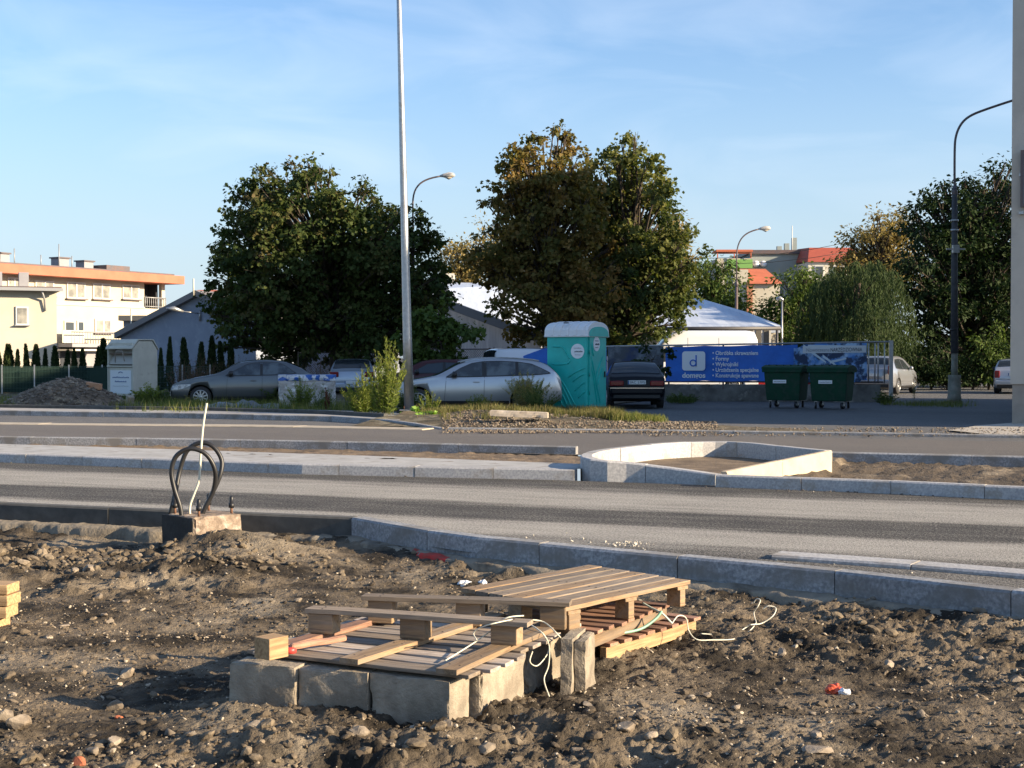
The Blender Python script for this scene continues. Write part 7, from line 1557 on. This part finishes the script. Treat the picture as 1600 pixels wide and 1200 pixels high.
# hall with a pale sheet-metal roof
wroof = mat('pale_metal_roof', (.50, .56, .66), .45, c2=(.42, .48, .58), vs=1.0, stretch=(4, .4, 1), c3=(.58, .63, .70), s3=.7, lo3=.5, hi3=.65); hallw = mat('hall_wall', (.60, .61, .64), .9, c2=(.42, .43, .46), vs=1.5, stretch=(3, 3, .4)); hallc = mat('hall_wall_cream', (.55, .52, .44), .9, c2=(.5, .47, .40), vs=1)
HL = empty('hall', (0, 0, 0), 0, 'low hall with a pale metal roof stretching behind the maples', 'building')
def A(px, py, ppm): v = at(px, py, ppm); return (v.x, v.y, v.z)
def poly(name, pts, m, th, parent=HL, ext=(0, .25, 0)): return MB().prism([tuple(p) for p in pts], ext).build(name, m, parent)
def low(p, z=-.1): return (p[0], p[1], z)
a, b_, c = A(660, 456, 32.2), A(690, 469, 32.6), A(845, 523, 34.6); poly('wall', [low(a), low(c), c, b_, a], hallw, .25)
a2, c2_ = A(665, 441, 27), A(850, 443, 27); mb = MB(); vs = [A(655, 452, 32.35), A(850, 523, 34.85), c2_, a2]; vs = vs + [(v[0], v[1], v[2] - .18) for v in vs]
mb.add(vs, [(0, 1, 2, 3), (7, 6, 5, 4), (0, 4, 5, 1), (1, 5, 6, 2), (2, 6, 7, 3), (3, 7, 4, 0)]); mb.build('roof', wroof, HL)
mb = MB(); p, q = Vector(A(655, 453, 32.5)), Vector(A(850, 524, 35.0)); mb.prism([p, q, q - Vector((0, 0, .42)), p - Vector((0, 0, .42))], (0, .06, 0)); mb.build('fascia', mat('fascia_grey', (.13, .135, .15), .6), HL)
# right part: eave facing the camera
e0, e1 = A(1000, 512, 34), A(1216, 513, 34); r0, r1 = A(1000, 455, 27), A(1064, 463, 28); m0 = A(1100, 468, 29.5); m1 = A(1165, 487, 32)
ee = 0.0
poly('wall', [low(e0), low((A(1214, 520, 33.8))), A(1214, 514, 33.8), A(1000, 514, 33.8)], hallc, .2)
vs = [A(1000, 513, 34.3), A(1219, 513, 34.3), A(1219, 508, 33.4), m1, m0, r1, r0]; n_ = len(vs); vs = [Vector(v) for v in vs]; vs2 = [v - Vector((0, 0, .2)) for v in vs]
mb = MB(); mb.add(vs + vs2, [(0, 1, 2, 3, 4, 5, 6)] + [tuple(range(13, 6, -1))] + [(i, i + 7, (i + 1) % 7 + 7, (i + 1) % 7) for i in range(7)]); mb.build('roof', wroof, HL)
p, q = Vector(A(1000, 514, 34.6)), Vector(A(1220, 513, 34.6)); mb = MB(); mb.tube([p, q], .09, 8); mb.build('gutter', mat('gutter_dark', (.06, .06, .065), .5), HL)
MB().tube([Vector(A(1214, 513, 34.4)), Vector(A(1214, 545, 34.4)), Vector(A(1214, 600, 34.4))], .06, 6).build('downpipe', MT['gutter_dark'], HL)
poly('end_wall', [low(A(1214, 520, 33.8)), low(A(1214, 520, 28)), A(1200, 500, 28), A(1214, 514, 33.8)], hallc, .2, ext=(-.2, 0, 0))
c = A(1184, 532, 34.2); w_ = MB().box((c[0], c[1] - .15, c[2] + .1), (1.15, .08, .95)).build('window', wfr, HL)
for k in range(3): MB().box((c[0] - .36 + k * .36, c[1] - .2, c[2] + .1), (.24, .03, .78)).build('pane', mat('pane_grey', (.16, .15, .13), .2) if 'pane_grey' not in MT else MT['pane_grey'], w_)
for (x, y, w__) in ((704, 433, 12), (770, 442, 14), (785, 437, 5)):
    c = A(x, y, 27.5); MB().box((c[0], c[1], c[2] - .4), (w__ / 27.5, .5, 1.2)).build('roof_vent', creamw, HL)
poly('back_wall', [(e0[0] - 5, 84, -.1), (e1[0] + 1, 84, -.1), (e1[0] + 1, 84, 2.6), (e0[0] - 5, 84, 3.4)], hallw, .2)
# distant estate blocks
gg = mat('block_grey_green', (.30, .34, .33), .9, c2=(.26, .30, .29), vs=.5); grn = mat('block_green', (.18, .36, .10), .9); redr = mat('red_roof_tiles', (.34, .075, .045), .8, c2=(.28, .06, .04), vs=2, stretch=(1, 1, 4)); orr = mat('orange_roof_tiles', (.50, .14, .07), .8, c2=(.42, .12, .06), vs=2)
def block(name, label, x0, x1, ytop, ppm, dpt, m, ybot=600, rz=0): 
    p = pa((x0 + x1) / 2, ppm); r = empty(name, p, 0, label, 'building'); zt_ = H + (558 - ytop) / ppm; MB().box((0, dpt / 2, zt_ / 2), ((x1 - x0) / ppm, dpt, zt_)).build('wall', m, r); return r, p, zt_
g1, p, z = block('apartment_block', 'distant grey-green apartment block with two satellite dishes', 1172, 1262, 397, 15, 12, gg)
MB().box((0, 6, z + .2), (6.6, 12.6, .4)).build('roof', lampgrey, g1)
for k, x in enumerate((1180, 1191)):
    mb = MB(); xx = (x - 1217) / 15; mb.tube([(xx, -.3, z - 1.1), (xx, -.5, z - 1.0)], [.36, .32], 16); mb.build('satellite_dish', white_pl, g1)
for x, h_ in ((1240, 1.0), (1252, 1.6), (1228, .7)): MB().box(((x - 1217) / 15, 4, z + .4 + h_ / 2), (.5, .5, h_)).build('chimney', gg, g1)
MB().tube([((1246 - 1217) / 15, 3, z), ((1246 - 1217) / 15, 3, z + 3.2)], .05, 5).build('antenna', wfr, g1)
for k in range(3): w_ = MB().box((-1.5 + k * 1.6, -.05, z - 4.2), (.9, .12, 1.1)).build('window', wfr, g1); MB().box((-1.5 + k * 1.6, -.12, z - 4.2), (.7, .03, .9)).build('pane', gl2, w_)
g2, p, z = block('apartment_block', 'distant block with a green wall and an orange roof terrace frame', 1120, 1172, 404, 15.3, 10, cream)
MB().box((.6, -.05, z - .55), (2.6, .1, .9)).build('green_band', grn, g2); fb = MB(); fb.box((0, 1, z + .75), (3.7, 3, .22)); fb.build('terrace_frame', orr, g2)
for x in (-1.7, 0, 1.7): MB().box((x, -.3, z + .35), (.1, .1, .7)).build('terrace_post', orr, g2)
g3, p, z = block('apartment_block', 'distant white block under a dark red mansard roof', 1262, 1340, 409, 15.6, 10, creamw)
MB().prism([(-2.6, -.3, z - .05), (5.2 - 2.4, -.3, z - .05), (2.4, 1.4, z + 1.5), (-2.1, 1.4, z + 1.5)], (0, 6, .3)).build('roof', redr, g3)
for x in (-1.4, .3): w_ = MB().box((x, -.05, z - 1.0), (.9, .12, 1.2)).build('window', wfr, g3); MB().box((x, -.12, z - 1.0), (.7, .03, 1.0)).build('pane', gl2, w_)
g4, p, z = block('apartment_block', 'cream house with an orange tiled roof and brick-red edge before the distant blocks', 1150, 1218, 442, 18, 9, cream)
MB().prism([(-.9, -.4, z - .1), (2.0, -.4, z - .1), (1.1, 2.4, z + 1.25), (-1.3, 2.4, z + 1.25)], (0, .2, .12)).build('roof', orr, g4)
MB().box((-.75, -.12, z / 2), (.5, .2, z)).build('brick_strip', mat('brick_edge', (.40, .17, .10), .9), g4); MB().box((-1.5, 2, z + .55), (1.3, 4, 1.2)).build('gable', cream, g4)
# far skyline filler: a belt of distant trees behind everything, each its own
for i_, (x, y, r_) in enumerate(((60, 545, 26), (640, 470, 30), (820, 500, 40), (900, 505, 40), (1000, 505, 36), (1320, 520, 40))):
    tree('distant_tree', ('distant dark tree behind the panel fence, far left', 'distant tree hidden behind the left maple', 'distant tree behind the autumn maple trunk', 'distant tree straight behind the toilet cabin', 'distant tree behind the black saloon', 'distant tree behind the willow')[i_], pa(x, 16 if i_ else 21), [(x, y, r_), (x - r_, y + r_ * .7, r_ * .8), (x + r_, y + r_ * .6, r_ * .8), (x, y + r_, r_)], 16 if i_ else 21, 8, .4, LM_dk, lobed=False, trunk_r=.2, seed=60 + i_, twig_r=.8)
